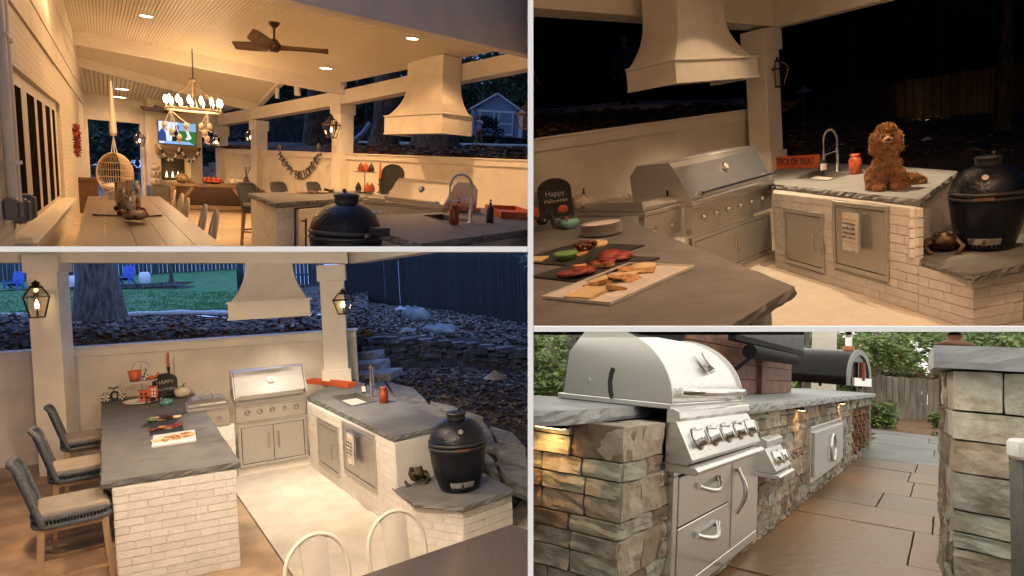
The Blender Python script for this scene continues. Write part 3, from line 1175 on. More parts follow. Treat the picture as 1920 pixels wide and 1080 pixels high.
def pumpkin(label, p, r, h, m, bay=None, group=None, stem=None, spots=False, ribs=10, name='pumpkin'):
    t = thing(name, label, 'pumpkin', p, random.uniform(0, 3), group, bay)
    pr = []
    for i in range(13):
        a = math.pi * i / 12
        pr.append((max(.004, r * math.sin(a) ** .75 * .98), h * (.5 - .5 * math.cos(a)) * (1 if i < 12 else .93)))
    MB().lathe(pr, 40, rib=.09, ribn=ribs).build('body', m, t)
    MB().tube([(0, 0, h * .9), (.01, 0, h * 1.08), (r * .2, 0, h * 1.22), (r * .38, 0, h * 1.26)], [r * .13, r * .08, r * .07, r * .06], 8).build('stem', stem or M_bark, t)
    if spots:
        s = MB()
        for i in range(24):
            a = random.uniform(0, 6.28); b = random.uniform(.55, .85)
            s.ball((r * .94 * math.cos(a) * math.sin(b * 3.14) ** .75, r * .94 * math.sin(a) * math.sin(b * 3.14) ** .75, h * (.5 - .5 * math.cos(b * 3.14))), r * .05, r * .05, r * .05, 6, 4)
        s.build('speckle', M_ink, t)
    return t


def platter(label, c, ax, L_, W_, m, bay=None, th=.012, group=None, rim=True, name='serving_platter'):
    """Oblong platter with its long side along the level direction ax."""
    t = thing(name, label, 'platter', c, math.atan2(ax[1], ax[0]), group, bay)
    MB().box(-L_ / 2, L_ / 2, -W_ / 2, W_ / 2, 0, th).build('plate', m, t, bev=.004)
    if rim:
        b = MB()
        b.box(-L_ / 2, L_ / 2, -W_ / 2, -W_ / 2 + .012, th + .0005, th + .008); b.box(-L_ / 2, L_ / 2, W_ / 2 - .012, W_ / 2, th + .0005, th + .008)
        b.box(-L_ / 2, -L_ / 2 + .012, -W_ / 2 + .0125, W_ / 2 - .0125, th + .0005, th + .008); b.box(L_ / 2 - .012, L_ / 2, -W_ / 2 + .0125, W_ / 2 - .0125, th + .0005, th + .008)
        b.build('rim', m, t)
    return t


def food(kind, host, x, y, z, s, rot, label, k=0, tip=0.):
    """A piece of food lying on a platter: a thing of its own, placed in the platter's frame."""
    hl = LOC[host.name]
    p = hl @ Vector((x, y, z))
    a = math.atan2(hl[1][0], hl[0][0]) + rot
    tl = Matrix.Rotation(tip, 4, 'X')
    nm, ct = {'slice': ('cheese_slice', 'cheese'), 'round': ('round_cracker', 'cracker'), 'square': ('square_cracker', 'cracker'), 'meat': ('meat_fold', 'cured meat'), 'grapes': ('grape_bunch', 'grapes'), 'wedge': ('bread_wedge', 'bread'), 'wheel': ('round_cheese', 'cheese'), 'bowl': ('dip_bowl', 'bowl')}[kind]
    mb = MB()
    Lm = Matrix.Translation(p) @ Matrix.Rotation(a, 4, 'Z') @ tl
    m = M_cheese
    if kind == 'slice':
        mb.box(-s, s, -s * .75, s * .75, 0, s * .16)
    elif kind == 'round':
        mb.lathe([(s * .9, 0), (s, s * .06), (s * .96, s * .14), (.001, s * .17)], 14); m = M_cracker
    elif kind == 'square':
        mb.box(-s, s, -s * .8, s * .8, 0, s * .13); m = M_cracker
    elif kind == 'meat':
        for i in range(4):
            an = i * 1.6 + random.random()
            mb.lathe([(s * .62, 0), (s * .7, s * .1), (s * .3, s * .2), (.001, s * .13)], 12, (math.cos(an) * s * .5, math.sin(an) * s * .4, s * .06 * i), M=Matrix.Rotation(random.uniform(-.3, .3), 3, 'X'))
        m = M_meat
    elif kind == 'grapes':
        for i in range(26):
            mb.ball((random.gauss(0, s * .6), random.gauss(0, s * .35), s * .22 + random.random() * s * .45), s * .22, seg=8, rings=6)
        m = M_grape
    elif kind == 'wedge':
        mb.prism([(-s, -s * .5), (s, -s * .35), (-s * .5, s * .6)], 0, s * .28); m = M_cracker
    elif kind == 'wheel':
        mb.lathe([(s, 0), (s * 1.04, s * .1), (s, s * .3), (.001, s * .33)], 22)
    elif kind == 'bowl':
        mb.lathe([(s * .55, 0), (s, s * .45), (s * 1.0, s * .6), (s * .85, s * .5), (.001, s * .42)], 20); m = M_greendip
    vs = mb.v
    me = bpy.data.meshes.new(nm)
    me.from_pydata([tuple(v) for v in vs], [], mb.f)
    me.materials.append(m)
    for pl, sm in zip(me.polygons, mb.sm):
        pl.use_smooth = sm
    o = link(nm, me, None, None, None, Lm)
    tag(o, label, ct, 'food on the platters')
    return o


def bar_stool(label, p, yaw, bay=None, group=None, s=1.):
    """Counter stool facing local -y: oak legs and stretchers, rope-bound seat ring, cushion, slanting rope back."""
    t = thing('bar_stool', label, 'bar stool', p, yaw, group, bay)
    W, D, H_ = .52 * s, .50 * s, .66 * s
    for sx in (-1, 1):
        for sy in (-1, 1):
            MB().taper((sx * W * .42, sy * D * .42, H_), (sx * W * .48, sy * D * .5, 0), .05, .034).build('leg', M_oak, t)
    st = MB()
    st.bar((-W * .45, -D * .46, H_ * .33), (W * .45, -D * .46, H_ * .33), .03); st.bar((-W * .45, D * .46, H_ * .45), (W * .45, D * .46, H_ * .45), .025)
    for sx in (-1, 1):
        st.bar((sx * W * .455, -D * .45, H_ * .4), (sx * W * .455, D * .45, H_ * .4), .025)
    st.build('stretcher', M_oak, t)
    MB().box(-W * .46, W * .46, -D * .46, D * .46, H_ - .045, H_ - .006).build('apron', M_oak, t, bev=.006)
    rg = MB()
    ring = []
    for i in range(40):
        a = 2 * math.pi * i / 40
        cx, cy = math.cos(a), math.sin(a)
        k = (abs(cx) ** 5 + abs(cy) ** 5) ** (-1 / 5)
        ring.append((cx * k * W * .52, cy * k * D * .52))
    for zz, rr in ((H_ + .012, .02), (H_ + .075, .02)):
        rg.tube([(x, y, zz) for x, y in ring], rr, 8, closed=True)
    for i in range(40):
        x, y = ring[i]
        x2, y2 = ring[(i + 1) % 40]
        for k in (0, .5):
            rg.tube([(x + (x2 - x) * k, y + (y2 - y) * k, H_ + .01), (x + (x2 - x) * k, y + (y2 - y) * k, H_ + .075)], .006, 5, cap=False)
    rg.build('seat_weave', M_rope, t)
    MB().box(-W * .48, W * .48, -D * .5, D * .47, H_ + .06, H_ + .125).build('cushion', M_cushion, t, bev=.028, segs=3)
    # back: rounded frame leaning away (local +y)
    by0, by1, z0, z1 = D * .5, D * .78, H_ + .03, H_ + .5 * s
    def bp(a, b):
        return ((a - .5) * W * (1.02 - .08 * b), by0 + (by1 - by0) * b + .05 * (abs(a - .5) * 2) ** 2 * -1, z0 + (z1 - z0) * b)
    fr = MB()
    path = [bp(0, k / 8 * .86) for k in range(9)] + [bp(.03, .94), bp(.1, .99)] + [bp(.1 + .8 * k / 8, 1.0) for k in range(1, 8)] + [bp(.9, .99), bp(.97, .94)] + [bp(1, .86 * (1 - k / 8)) for k in range(9)]
    fr.tube(path, .024, 9)
    fr.build('back_frame', M_rope, t)
    wv = MB()
    for i in range(1, 36):
        a = i / 36
        wv.tube([bp(a, .02), bp(.5 + (a - .5) * .86, .5), bp(a, .985)], .008, 5, cap=False)
    for b in (.3, .62):
        wv.tube([bp(k / 8, b) for k in range(9)], .009, 5)
    wv.build('back_weave', M_rope, t)
    return t


def metal_chair(label, p, yaw, bay=None, group=None):
    """Stamped metal bistro chair facing local -y: arched tube back with centre splat, dished seat, splayed legs."""
    t = thing('metal_chair', label, 'chair', p, yaw, group, bay)
    W, D, H_ = .40, .38, .45
    MB().grid(lambda a, b: ((a - .5) * W * (1 - .12 * b), (b - .5) * D, H_ - .014 * (1 - (2 * a - 1) ** 2) * (1 - (2 * b - 1) ** 2)), 8, 8).build('seat', M_cream_metal, t)
    sr = MB(); sr.tube([(-W / 2, -D / 2, H_ - .012), (W / 2, -D / 2, H_ - .012), (W * .44, D / 2, H_ - .012), (-W * .44, D / 2, H_ - .012)], .012, 8, closed=True)
    sr.build('seat_rim', M_cream_metal, t)
    for sx in (-1, 1):
        for sy in (-1, 1):
            MB().taper((sx * W * .42, sy * D * .42, H_), (sx * W * .52, sy * D * .62, 0), .04, .026).build('leg', M_cream_metal, t)
    bk = MB()
    pts = []
    for i in range(21):
        a = math.pi * i / 20
        x = -math.cos(a) * W * .52
        z = H_ + .16 + math.sin(a) ** .8 * .27
        pts.append((x, D * .5 + (z - H_) * .2, z))
    pts = [(-W * .47, D * .47, H_ - .01)] + pts + [(W * .47, D * .47, H_ - .01)]
    bk.tube(pts, .014, 9)
    bk.build('back_frame', M_cream_metal, t)
    sp = MB()
    def sf(a, b):
        wv = (.14 + .03 * b)
        z = H_ - .01 + b * .43
        return ((a - .5) * wv * 1.1, D * .5 + (z - H_) * .2 - .012 * (1 - (2 * a - 1) ** 2), z)
    sp.grid(sf, 5, 8)
    sp.grid(lambda a, b: (sf(a, b)[0], sf(a, b)[1] + .006, sf(a, b)[2]), 5, 8)
    sp.build('splat', M_cream_metal, t, fix=False)
    return t


def skin_body(name, joints, bones, radii, m, parent, sub=1):
    """One continuous surface grown over a skeleton of joints."""
    me = bpy.data.meshes.new(name)
    keys = list(joints)
    me.from_pydata([joints[k] for k in keys], [(keys.index(a), keys.index(b)) for a, b in bones], [])
    o = bpy.data.objects.new(name, me)
    COL.objects.link(o)
    sk = o.modifiers.new('skin', 'SKIN')
    sk.use_smooth_shade = True
    for i, k in enumerate(keys):
        r = radii[k]
        r = r if isinstance(r, tuple) else (r, r)
        me.skin_vertices[0].data[i].radius = r
        me.skin_vertices[0].data[i].use_root = (i == 0)
    sb = o.modifiers.new('sub', 'SUBSURF'); sb.levels = sub; sb.render_levels = sub
    dg = bpy.context.evaluated_depsgraph_get()
    dg.update()
    me2 = bpy.data.meshes.new_from_object(o.evaluated_get(dg))
    bpy.data.objects.remove(o)
    me2.name = name
    me2.materials.clear(); me2.materials.append(m)
    for p in me2.polygons:
        p.use_smooth = True
    return link(name, me2, parent)


def person(label, p, yaw, h, shirt, pants, arms, legs, bay=None, bare_legs=False, head_turn=0., hair=None, skin=None, long_sleeve=False):
    """Standing figure facing local -y. arms: (elbow, hand) offsets left and right in head-heights-free units of h; legs: (knee, foot)."""
    t = thing('person', label, 'person', p, yaw, None, bay)
    skin = skin or M_skin
    J = {}; Rr = {}
    def j(k, x, y, z, r):
        J[k] = (x * h, y * h, z * h); Rr[k] = (r[0] * h, r[1] * h) if isinstance(r, tuple) else (r * h, r * h)
    j('pelvis', 0, 0, .52, (.085, .06)); j('waist', 0, -.005, .61, (.075, .055)); j('chest', 0, 0, .72, (.095, .065)); j('neck0', 0, 0, .815, (.045, .04)); j('neck', 0, -.005, .855, .028)
    j('head0', 0, -.012, .89, (.042, .05)); j('head', 0, -.01, .94, (.047, .055)); j('top', 0, -.005, .985, (.03, .036)); j('nose', 0, -.062, .925, .011)
    B_ = [('pelvis', 'waist'), ('waist', 'chest'), ('chest', 'neck0'), ('neck0', 'neck'), ('neck', 'head0'), ('head0', 'head'), ('head', 'top'), ('head0', 'nose')]
    for sd, sx in (('l', -1), ('r', 1)):
        e, hd = arms[0 if sx < 0 else 1]
        j('sh' + sd, sx * .105, 0, .79, .042); j('el' + sd, *e, .028); j('wr' + sd, *hd, .02)
        d = (Vector(hd) - Vector(e)).normalized()
        f = Vector(hd) + d * .035
        j('pm' + sd, *f, (.02, .014))
        B_ += [('neck0', 'sh' + sd), ('sh' + sd, 'el' + sd), ('el' + sd, 'wr' + sd), ('wr' + sd, 'pm' + sd)]
        sidev = d.cross(Vector((0, 1, 0))).normalized() if abs(d.y) < .9 else Vector((1, 0, 0))
        for q in range(4):
            o = (q - 1.5) * .011
            g1 = f + d * .022 + sidev * o; g2 = g1 + d * (.02 - .004 * abs(q - 1.5)) + Vector((0, -.006, 0))
            j('f%d%s' % (q, sd), *g1, .0062); j('g%d%s' % (q, sd), *g2, .005)
            B_ += [('pm' + sd, 'f%d%s' % (q, sd)), ('f%d%s' % (q, sd), 'g%d%s' % (q, sd))]
        th = Vector(hd) + d * .02 + Vector((0, -.022, 0)); j('th' + sd, *th, .007); B_.append(('wr' + sd, 'th' + sd))
        kn, ft = legs[0 if sx < 0 else 1]
        j('hp' + sd, sx * .048, 0, .48, .062); j('kn' + sd, *kn, .04); j('an' + sd, ft[0], ft[1], ft[2] + .04, .024); j('to' + sd, ft[0], ft[1] - .085, ft[2] + .014, (.024, .016)); j('he' + sd, ft[0], ft[1] + .022, ft[2] + .016, .02)
        B_ += [('pelvis', 'hp' + sd), ('hp' + sd, 'kn' + sd), ('kn' + sd, 'an' + sd), ('an' + sd, 'to' + sd), ('an' + sd, 'he' + sd)]
    skin_body('body', J, B_, Rr, skin, t)
    # clothing: looser surfaces over the same skeleton
    def cloth(nm, keys, bones, m, g):
        skin_body(nm, {k: J[k] for k in keys}, bones, {k: (Rr[k][0] * g + .006 * h, Rr[k][1] * g + .006 * h) for k in keys}, m, t)
    if long_sleeve:
        ks = ['waist', 'chest', 'neck0', 'pelvis', 'shl', 'ell', 'wrl', 'shr', 'elr', 'wrr']
        cloth('shirt', ks, [('waist', 'chest'), ('chest', 'neck0'), ('waist', 'pelvis'), ('neck0', 'shl'), ('shl', 'ell'), ('ell', 'wrl'), ('neck0', 'shr'), ('shr', 'elr'), ('elr', 'wrr')], shirt, 1.1)
    else:
        for sd in 'lr':
            J['ms' + sd] = tuple(Vector(J['sh' + sd]).lerp(Vector(J['el' + sd]), .7)); Rr['ms' + sd] = (.034 * h, .034 * h)
        ks = ['waist', 'chest', 'neck0', 'pelvis', 'shl', 'msl', 'shr', 'msr']
        cloth('shirt', ks, [('waist', 'chest'), ('chest', 'neck0'), ('waist', 'pelvis'), ('neck0', 'shl'), ('shl', 'msl'), ('neck0', 'shr'), ('shr', 'msr')], shirt, 1.12)
    if bare_legs:
        for sd in 'lr':
            J['mk' + sd] = tuple(Vector(J['hp' + sd]).lerp(Vector(J['kn' + sd]), .75)); Rr['mk' + sd] = (.052 * h, .052 * h)
        ks = ['pelvis', 'hpl', 'mkl', 'hpr', 'mkr']
        cloth('shorts', ks, [('pelvis', 'hpl'), ('hpl', 'mkl'), ('pelvis', 'hpr'), ('hpr', 'mkr')], pants, 1.08)
    else:
        ks = ['pelvis', 'hpl', 'knl', 'anl', 'hpr', 'knr', 'anr']
        cloth('trousers', ks, [('pelvis', 'hpl'), ('hpl', 'knl'), ('knl', 'anl'), ('pelvis', 'hpr'), ('hpr', 'knr'), ('knr', 'anr')], pants, 1.12)
    sh = MB()
    for sd in 'lr':
        a, b = Vector(J['to' + sd]), Vector(J['he' + sd])
        c = a.lerp(b, .5)
        sh.ball((c.x, c.y - .005 * h, c.z + .004 * h), .034 * h, .082 * h, .027 * h, 10, 7)
    sh.build('shoe', mat('pale_shoe', (.5, .5, .5), .6), t)
    hr = MB()
    hr.ball((0, .006 * h, .957 * h), .052 * h, .058 * h, .05 * h, 14, 9)
    hr.build('hair', hair or M_hair, t)
    for sx in (-1, 1):
        MB().ball((sx * .018 * h, -.058 * h, .94 * h), .006 * h, seg=6, rings=4).build('eye', M_ink, t)
    MB().box(-.014 * h, .014 * h, -.064 * h, -.058 * h, .9 * h, .903 * h).build('mouth', M_ink, t)
    return t
# ================================================================== lower left place: grill kitchen seen across the peninsula at dusk
CUR[0] = B3
b = B3


def cut(o, box_mb):
    """Cut a real recess into a mesh."""
    me = bpy.data.meshes.new('cutter')
    me.from_pydata([tuple(v) for v in box_mb.v], [], box_mb.f)
    c = bpy.data.objects.new('cutter', me); COL.objects.link(c)
    c.matrix_world = o.matrix_world if o.parent is None else o.parent.matrix_world @ o.matrix_basis
    m = o.modifiers.new('cut', 'BOOLEAN'); m.object = c; m.operation = 'DIFFERENCE'; m.solver = 'EXACT'
    dg = bpy.context.evaluated_depsgraph_get(); dg.update()
    me2 = bpy.data.meshes.new_from_object(o.evaluated_get(dg))
    o.modifiers.clear()
    if len(me2.polygons) > 4:
        o.data = me2
    bpy.data.objects.remove(c)


def xy(p):
    return (p[0], p[1])


def wall_box(mb, p, q, th, z0, z1, off=0., z0b=None, z1b=None):
    """Wall from p to q, its camera side lying off metres in front of the line, th thick."""
    d, n, Ln = outward(p, q)
    P, Q = Vector((p[0], p[1], 0)) + n * off, Vector((q[0], q[1], 0)) + n * off
    vs = []
    for zz0, zz1, X in ((z0, z1, P), (z0 if z0b is None else z0b, z1 if z1b is None else z1b, Q)):
        for k in (0, -th):
            vs += [X + n * k + Vector((0, 0, zz0)), X + n * k + Vector((0, 0, zz1))]
    return mb.add(vs, [(0, 1, 3, 2), (4, 6, 7, 5), (0, 4, 5, 1), (2, 3, 7, 6), (1, 5, 7, 3), (0, 2, 6, 4)])


def surface(name, rows, m, bay, kind='structure', rough=.03, sub=6, thick=0):
    """Ground surface through rows of points (each row has the same count)."""
    mb = MB()
    nr, nc = len(rows), len(rows[0])
    def f(a, c):
        i = min(nr - 2, int(c * (nr - 1))); fi = c * (nr - 1) - i
        j = min(nc - 2, int(a * (nc - 1))); fj = a * (nc - 1) - j
        p = Vector(rows[i][j]).lerp(Vector(rows[i][j + 1]), fj); q = Vector(rows[i + 1][j]).lerp(Vector(rows[i + 1][j + 1]), fj)
        r = p.lerp(q, fi)
        r = r + Vector((0, 0, rough * noise.noise(r * 1.3) * 2 + rough * noise.noise(r * 4)))
        return r
    mb.grid(f, (nc - 1) * sub, (nr - 1) * sub)
    o = mb.build(name, m, None, bay, kind=kind, fix=False)
    return o, f


# ---- floor: two cast slabs with an open saw joint
J0, J1 = b.on(443, 926), b.on(552, 1085)
jd = (J0 - J1).normalized()
jn = Vector((jd.y, -jd.x, 0))
if jn.x < 0:
    jn = -jn
fl = MB()
A0, A1 = J1 - jd * 6, J0 + jd * 6
fl.prism([xy(A0 - jn * .007), xy(A1 - jn * .007), xy(A1 - jn * 9), xy(A0 - jn * 9)], -.12, 0)
M_floor_tan = mat('tan_stained_concrete', (.42, .29, .18), .6, var=.25, vs=1.6, bump=.1, bs=50)
struct('floor', fl, M_floor_tan)
fl = MB()
fl.prism([xy(A0 + jn * .007), xy(A1 + jn * .007), xy(A1 + jn * 5.4), xy(A0 + jn * 5.4)], -.12, 0)
struct('floor', fl, M_concrete)
fl = MB(); fl.box(-16, 6, -2, 14, -.3, -.13)
struct('ground', fl, M_dark)

# ---- boundary wall with cap, columns, beams: the pavilion
WA, WB = b.on(195, 744, .92), b.on(640, 708, .92)
wd = (WB - WA); wd.z = 0; wd.normalize()
W0, W1 = WA - wd * 2.6, WA + wd * 3.75
zcap = (b.z(b.wall(100, 645, WA, WB), 645) + b.z(b.wall(600, 630, WA, WB), 630)) / 2
kw = thing('boundary_wall', 'cream painted low wall with moulded cap behind the grill under the tree trunk', 'wall', (WA.x, WA.y, 0))
mb = MB(); wall_box(mb, W0, W1, .22, 0, zcap - .14); mb.build('wall_panel', M_plaster, kw, bayspace=True)
mb = MB(); wall_box(mb, W0, W1, .3, zcap - .139, zcap - .03, .035); mb.build('cap_board', M_white, kw, bayspace=True)
mb = MB(); wall_box(mb, W0, W1 + wd * .03, .36, zcap - .029, zcap, .06); mb.build('cap', M_white, kw, bayspace=True, bev=.006)

pav = thing('pavilion', 'cream post and beam pavilion over the grill kitchen with two wall lanterns', 'pavilion', (WA.x, WA.y, 0))


def column(p, w_, z0, z1, cap_z, base_z, bay, parent, yaw):
    mb = MB()
    Mx = Matrix.Translation((p[0], p[1], 0)) @ Matrix.Rotation(yaw, 4, 'Z')
    def bx(w, za, zb):
        h = w / 2
        mb.add([Mx @ Vector((x, y, z)) for z in (za, zb) for y in (-h, h) for x in (-h, h)], [(0, 2, 3, 1), (4, 5, 7, 6), (0, 1, 5, 4), (2, 6, 7, 3), (0, 4, 6, 2), (1, 3, 7, 5)])
    bx(w_, z0, z1)
    o = mb.build('column', M_white, parent, bay, bayspace=True, bev=.006)
    if cap_z:
        mb = MB(); bx(w_ + .07, cap_z, z1 - .002); c = mb.build('capital', M_white, parent, bay, bayspace=True, bev=.006)
    if base_z:
        mb = MB(); bx(w_ + .08, base_z[0], base_z[1]); c = mb.build('plinth', M_white, parent, bay, bayspace=True, bev=.006)
    return o


wy = math.atan2(wd.y, wd.x)
c1 = b.at(97, 620, 9.0)
zb1 = b.z(c1, 478)
column(c1, .37, 0, zb1, b.z(c1, 511), None, b, pav, wy)
c2 = b.at(627, 600, 10.05)
zb2 = b.z(c2, 497)
column(c2, .36, 0, zb2, b.z(c2, 527), (.7, b.z(c2, 690)), b, pav, wy)
mb = MB()
zl, zr = b.z(c1, 478), b.z(c2, 496)
wall_box(mb, c1 - wd * 2, c2 + wd * .25, .34, zl - .02, zl + .6, .2, zr, zr + .6)
mb.build('beam', M_white, pav, bayspace=True)
q2 = b.at(815, 474, 7.4)
mb = MB()
dd = (q2 - c2); dd.z = 0
wall_box(mb, c2 + wd * .27, (c2.x + wd.x * .27 + dd.x * 1.8, c2.y + wd.y * .27 + dd.y * 1.8), .3, zr, zr + .55, .0, zr + .1)
mb.build('beam', M_white, pav, bayspace=True)

# ---- hood on the beam
hp = b.wall(513, 560, WA, WB)
hood = thing('range_hood', 'cream flared range hood with banded skirt above the long grill under the beam', 'range hood', (hp.x, hp.y, b.z(b.at(500, 600, 8.85), 600)), wy + R(4))
range_hood(hood, 1.12, .92, .235, .62, .66, .6, .25, seam=False)

# ---- peninsula
pen_poly = [xy(b.on(*q, .92)) for q in ((192, 747), (362, 737), (450, 866), (189, 904))]
pen = thing('peninsula', 'brick peninsula with rough edged bluestone top and three stools at its side', 'counter', (pen_poly[3][0], pen_poly[3][1], 0))
o = slab(pen_poly, .86, .92, .014).build('countertop', M_slate, pen, bayspace=True, fix=True)
ea, eb = b.on(211, 916, .86), b.on(441, 881, .86)
ed, en, eL = outward(ea, eb)
far = Vector((pen_poly[1][0] - pen_poly[2][0], pen_poly[1][1] - pen_poly[2][1], 0))
farL = Vector((pen_poly[0][0] - pen_poly[3][0], pen_poly[0][1] - pen_poly[3][1], 0))
core = MB(); core.prism([xy(ea - en * .007), xy(eb - en * .007 - ed * .02), xy(eb - en * .007 + far * .93), xy(ea - en * .007 + farL * .93)], 0, .858)
core.build('brick_core', M_mortar, pen, bayspace=True)
brick_face(pen, ea, eb, 0, .855, M_brick, course=.067, blen=.25)
brick_face(pen, (ea + farL * .95), ea, 0, .855, M_brick, course=.067, blen=.25, n=Vector((-.84, -.53, 0)), nmax=200)

# ---- grill line
gA, gB = b.on(447, 893), b.on(582, 869)
gd, gn, gL = outward(gA, gB)
gy = yaw_of(gA, gB)
gc = (gA + gB) / 2
gas_grill('long stainless gas grill with closed lid and double doors under the cream hood', (gc.x, gc.y, 0), gy, gL * .985, lid_h=.36, zc0=.1, depth=.62)
mb = MB(); wall_box(mb, gA, gB, .1, 0, .1, .0); mb.build('kick_board', M_plaster, None, kind='structure')
bA = gA - gd * .60
side_burner('small stainless side burner with flat lid left of the long grill', xy(gA - gd * .31) + (0,), gy, .50)
bw = thing('burner_base', 'white brick base panel below the small side burner', 'counter base', xy(bA) + (0,), gy)
mb = MB(); wall_box(mb, bA, gA - gd * .012, .1, 0, .7, -.007); mb.build('brick_core', M_mortar, bw, bayspace=True)
brick_face(bw, bA, gA - gd * .03, 0, .69, M_brick, course=.067, blen=.25)

# ---- sink leg
sk_poly = [xy(b.on(*q, .92)) for q in ((577, 743), (738, 819), (850, 792), (665, 712), (640, 711))]
leg = thing('sink_counter', 'white brick sink counter with rough edged bluestone top and two steel doors', 'counter', (sk_poly[1][0], sk_poly[1][1], 0))
top = slab(sk_poly, .86, .92, .014).build('countertop', M_slate, leg, bayspace=True)
fA, fB = b.on(583, 873), b.on(777, 1017)
fd, fn, fL = outward(fA, fB)
D1a, D1b = b.wall(598, 826, fA, fB), b.wall(637, 846, fA, fB)
D2a, D2b = b.wall(645, 830, fA, fB), b.wall(706, 862, fA, fB)
z1 = [b.z(D1a, 869), b.z(D1a, 784)]
z2 = [b.z(D2a, 884), min(.845, b.z(D2a, 780))]
sd = lambda p: (Vector((p.x, p.y, 0)) - Vector((fA.x, fA.y, 0))).dot(fd)
core = MB(); core.prism([xy(fA - fn * .007), xy(fB - fn * .007 - fd * .35), sk_poly[2], sk_poly[3]], 0, .858)
core.build('brick_core', M_mortar, leg, bayspace=True)
fEnd = sd(b.wall(738, 830, fA, fB))
ledz = .42
brick_face(leg, fA, fA + fd * fEnd, 0, .857, M_brick, course=.067, blen=.25, holes=[(sd(D1a), sd(D1b), *z1), (sd(D2a), sd(D2b), *z2)])
eB2 = Vector((sk_poly[2][0], sk_poly[2][1], 0)) - fn * .05
eA2 = fA + fd * (fEnd - .03)
brick_face(leg, eA2 - Vector((0, 0, eA2.z)), eB2, ledz, .857, M_brick, course=.067, blen=.25)
dk1 = steel_door(None, 'small stainless access door under the sink beside the corner', D1a, D1b, z1[0], z1[1], lead=.02)
dk2 = steel_door(None, 'tall stainless access door with printed towel hanging on it', D2a, D2b, z2[0], z2[1], lead=.02, handle=False)


def towel(label, pos, yaw, W, H_, bay, nm='hand_towel'):
    t = thing(nm, label, 'towel', pos, yaw, None, bay)
    c = MB()
    def tf(a, q):
        return ((a - .5) * W, -.012 - .02 * math.sin(a * 7) * (1 - q) * .4 - .006 * (1 - q), -H_ * (1 - q))
    c.grid(tf, 8, 10); c.grid(lambda a, q: (tf(a, q)[0], tf(a, q)[1] + .022, tf(a, q)[2] * .9), 8, 10)
    c.build('cloth', M_towel, t, bay, fix=False)
    rb = MB(); rb.tube([(-W * .75, 0, 0), (W * .75, 0, 0)], .008, 8); rb.tube([(-W * .75, 0, 0), (-W * .75, .04, 0)], .006, 6); rb.tube([(W * .75, 0, 0), (W * .75, .04, 0)], .006, 6)
    rb.build('towel_bar', M_chrome, t, bay)
    rnd = random.Random(5)
    for (zz, hh, m_) in ((-.17, .06, M_inkO), (-.29, .06, M_ink), (-.41, .07, M_ink), (-.53, .06, M_ink), (-.65, .055, M_ink), (-.76, .03, M_inkO)):
        pr = MB()
        x = -.4
        while x < .36:
            w_ = rnd.uniform(.03, .06)
            for k in range(rnd.choice((1, 2, 2))):
                a = x + rnd.uniform(0, .02)
                pr.box(a * W, (a + .022) * W, -.0275, -.0265, (zz - hh / 2 * rnd.uniform(.5, 1)) * H_, (zz + hh / 2 * rnd.uniform(.5, 1)) * H_)
            pr.box(x * W, (x + w_) * W, -.0275, -.0265, (zz + rnd.choice((-.4, 0, .4)) * hh) * H_, (zz + rnd.choice((-.4, 0, .4)) * hh + .012) * H_)
            x += w_ + (.05 if rnd.random() < .2 else .018)
        pr.build('printed_line', m_, t, bay)
    pr = MB().disc((-.36 * W, -.0265, -.65 * H_), .05 * W, (0, -1, 0), 10, .001); pr.build('printed_pumpkin', M_inkR, t, bay)
    return t


M_inkO = mat('orange_ink', (.6, .28, .05), .8, var=.1, bump=0)
M_inkR = mat('red_ink', (.4, .04, .03), .8, var=.1, bump=0)
tp = b.wall(668, 812, fA, fB)
tz = b.z(tp, 811)
tpp = tp + fn * .06
towel('white towel with printed lettering hanging on the tall steel door', (tpp.x, tpp.y, tz), math.atan2(fd.y, fd.x), .22, tz - b.z(tp, 868), b)

# sink bowl let into the top
s_pts = [b.on(*q, .92) for q in ((622, 744), (660, 762), (706, 752), (668, 737))]
cm = MB(); cm.prism([LOC[leg.name].inverted() @ p for p in s_pts], .9 - .1, 1.0)
cut(top, cm)
snk = thing('sink', 'square stainless sink sunk in the bluestone in front of the faucet', 'sink', (s_pts[0].x, s_pts[0].y, .92))
mb = MB()
ce = sum(s_pts, Vector()) / 4
for i in range(4):
    p, q = s_pts[i], s_pts[(i + 1) % 4]
    pi, qi = p.lerp(ce, .06), q.lerp(ce, .06)
    pb, qb = p.lerp(ce, .12) - Vector((0, 0, .16)), q.lerp(ce, .12) - Vector((0, 0, .16))
    u = Vector((0, 0, .006))
    po, qo = p.lerp(ce, -.05) + u, q.lerp(ce, -.05) + u
    mb.add([po, qo, qi + u, pi + u, qb, pb], [(0, 1, 2, 3), (3, 2, 4, 5)])
mb.add([p.lerp(ce, .12) - Vector((0, 0, .16)) for p in s_pts], [(0, 1, 2, 3)])
mb.build('bowl', mat('sink_steel', (.10, .095, .09), .45, .3, var=.1, bump=0), snk, bayspace=True)
spring_faucet('arched chrome faucet behind the sink on the bluestone counter', b.on(697, 745, .92), R(-80) + math.atan2(fd.y, fd.x) + R(-40), .43, .21)
soap_bottle('black soap bottle with white label behind the arched faucet', b.on(683, 737, .92), .19, .032)
jar('rust orange mason jar on the bluestone right of the faucet', b.on(720, 755, .92), .2, .058, M_rust)
op = b.on(620, 722, .92)
t = thing('orange_sign', 'long orange wooden sign lying behind the sink at the column', 'sign', op, math.atan2((b.on(657, 724, .92) - b.on(580, 716, .92)).y, (b.on(657, 724, .92) - b.on(580, 716, .92)).x))
sl_ = (b.on(657, 724, .92) - b.on(580, 716, .92)).length
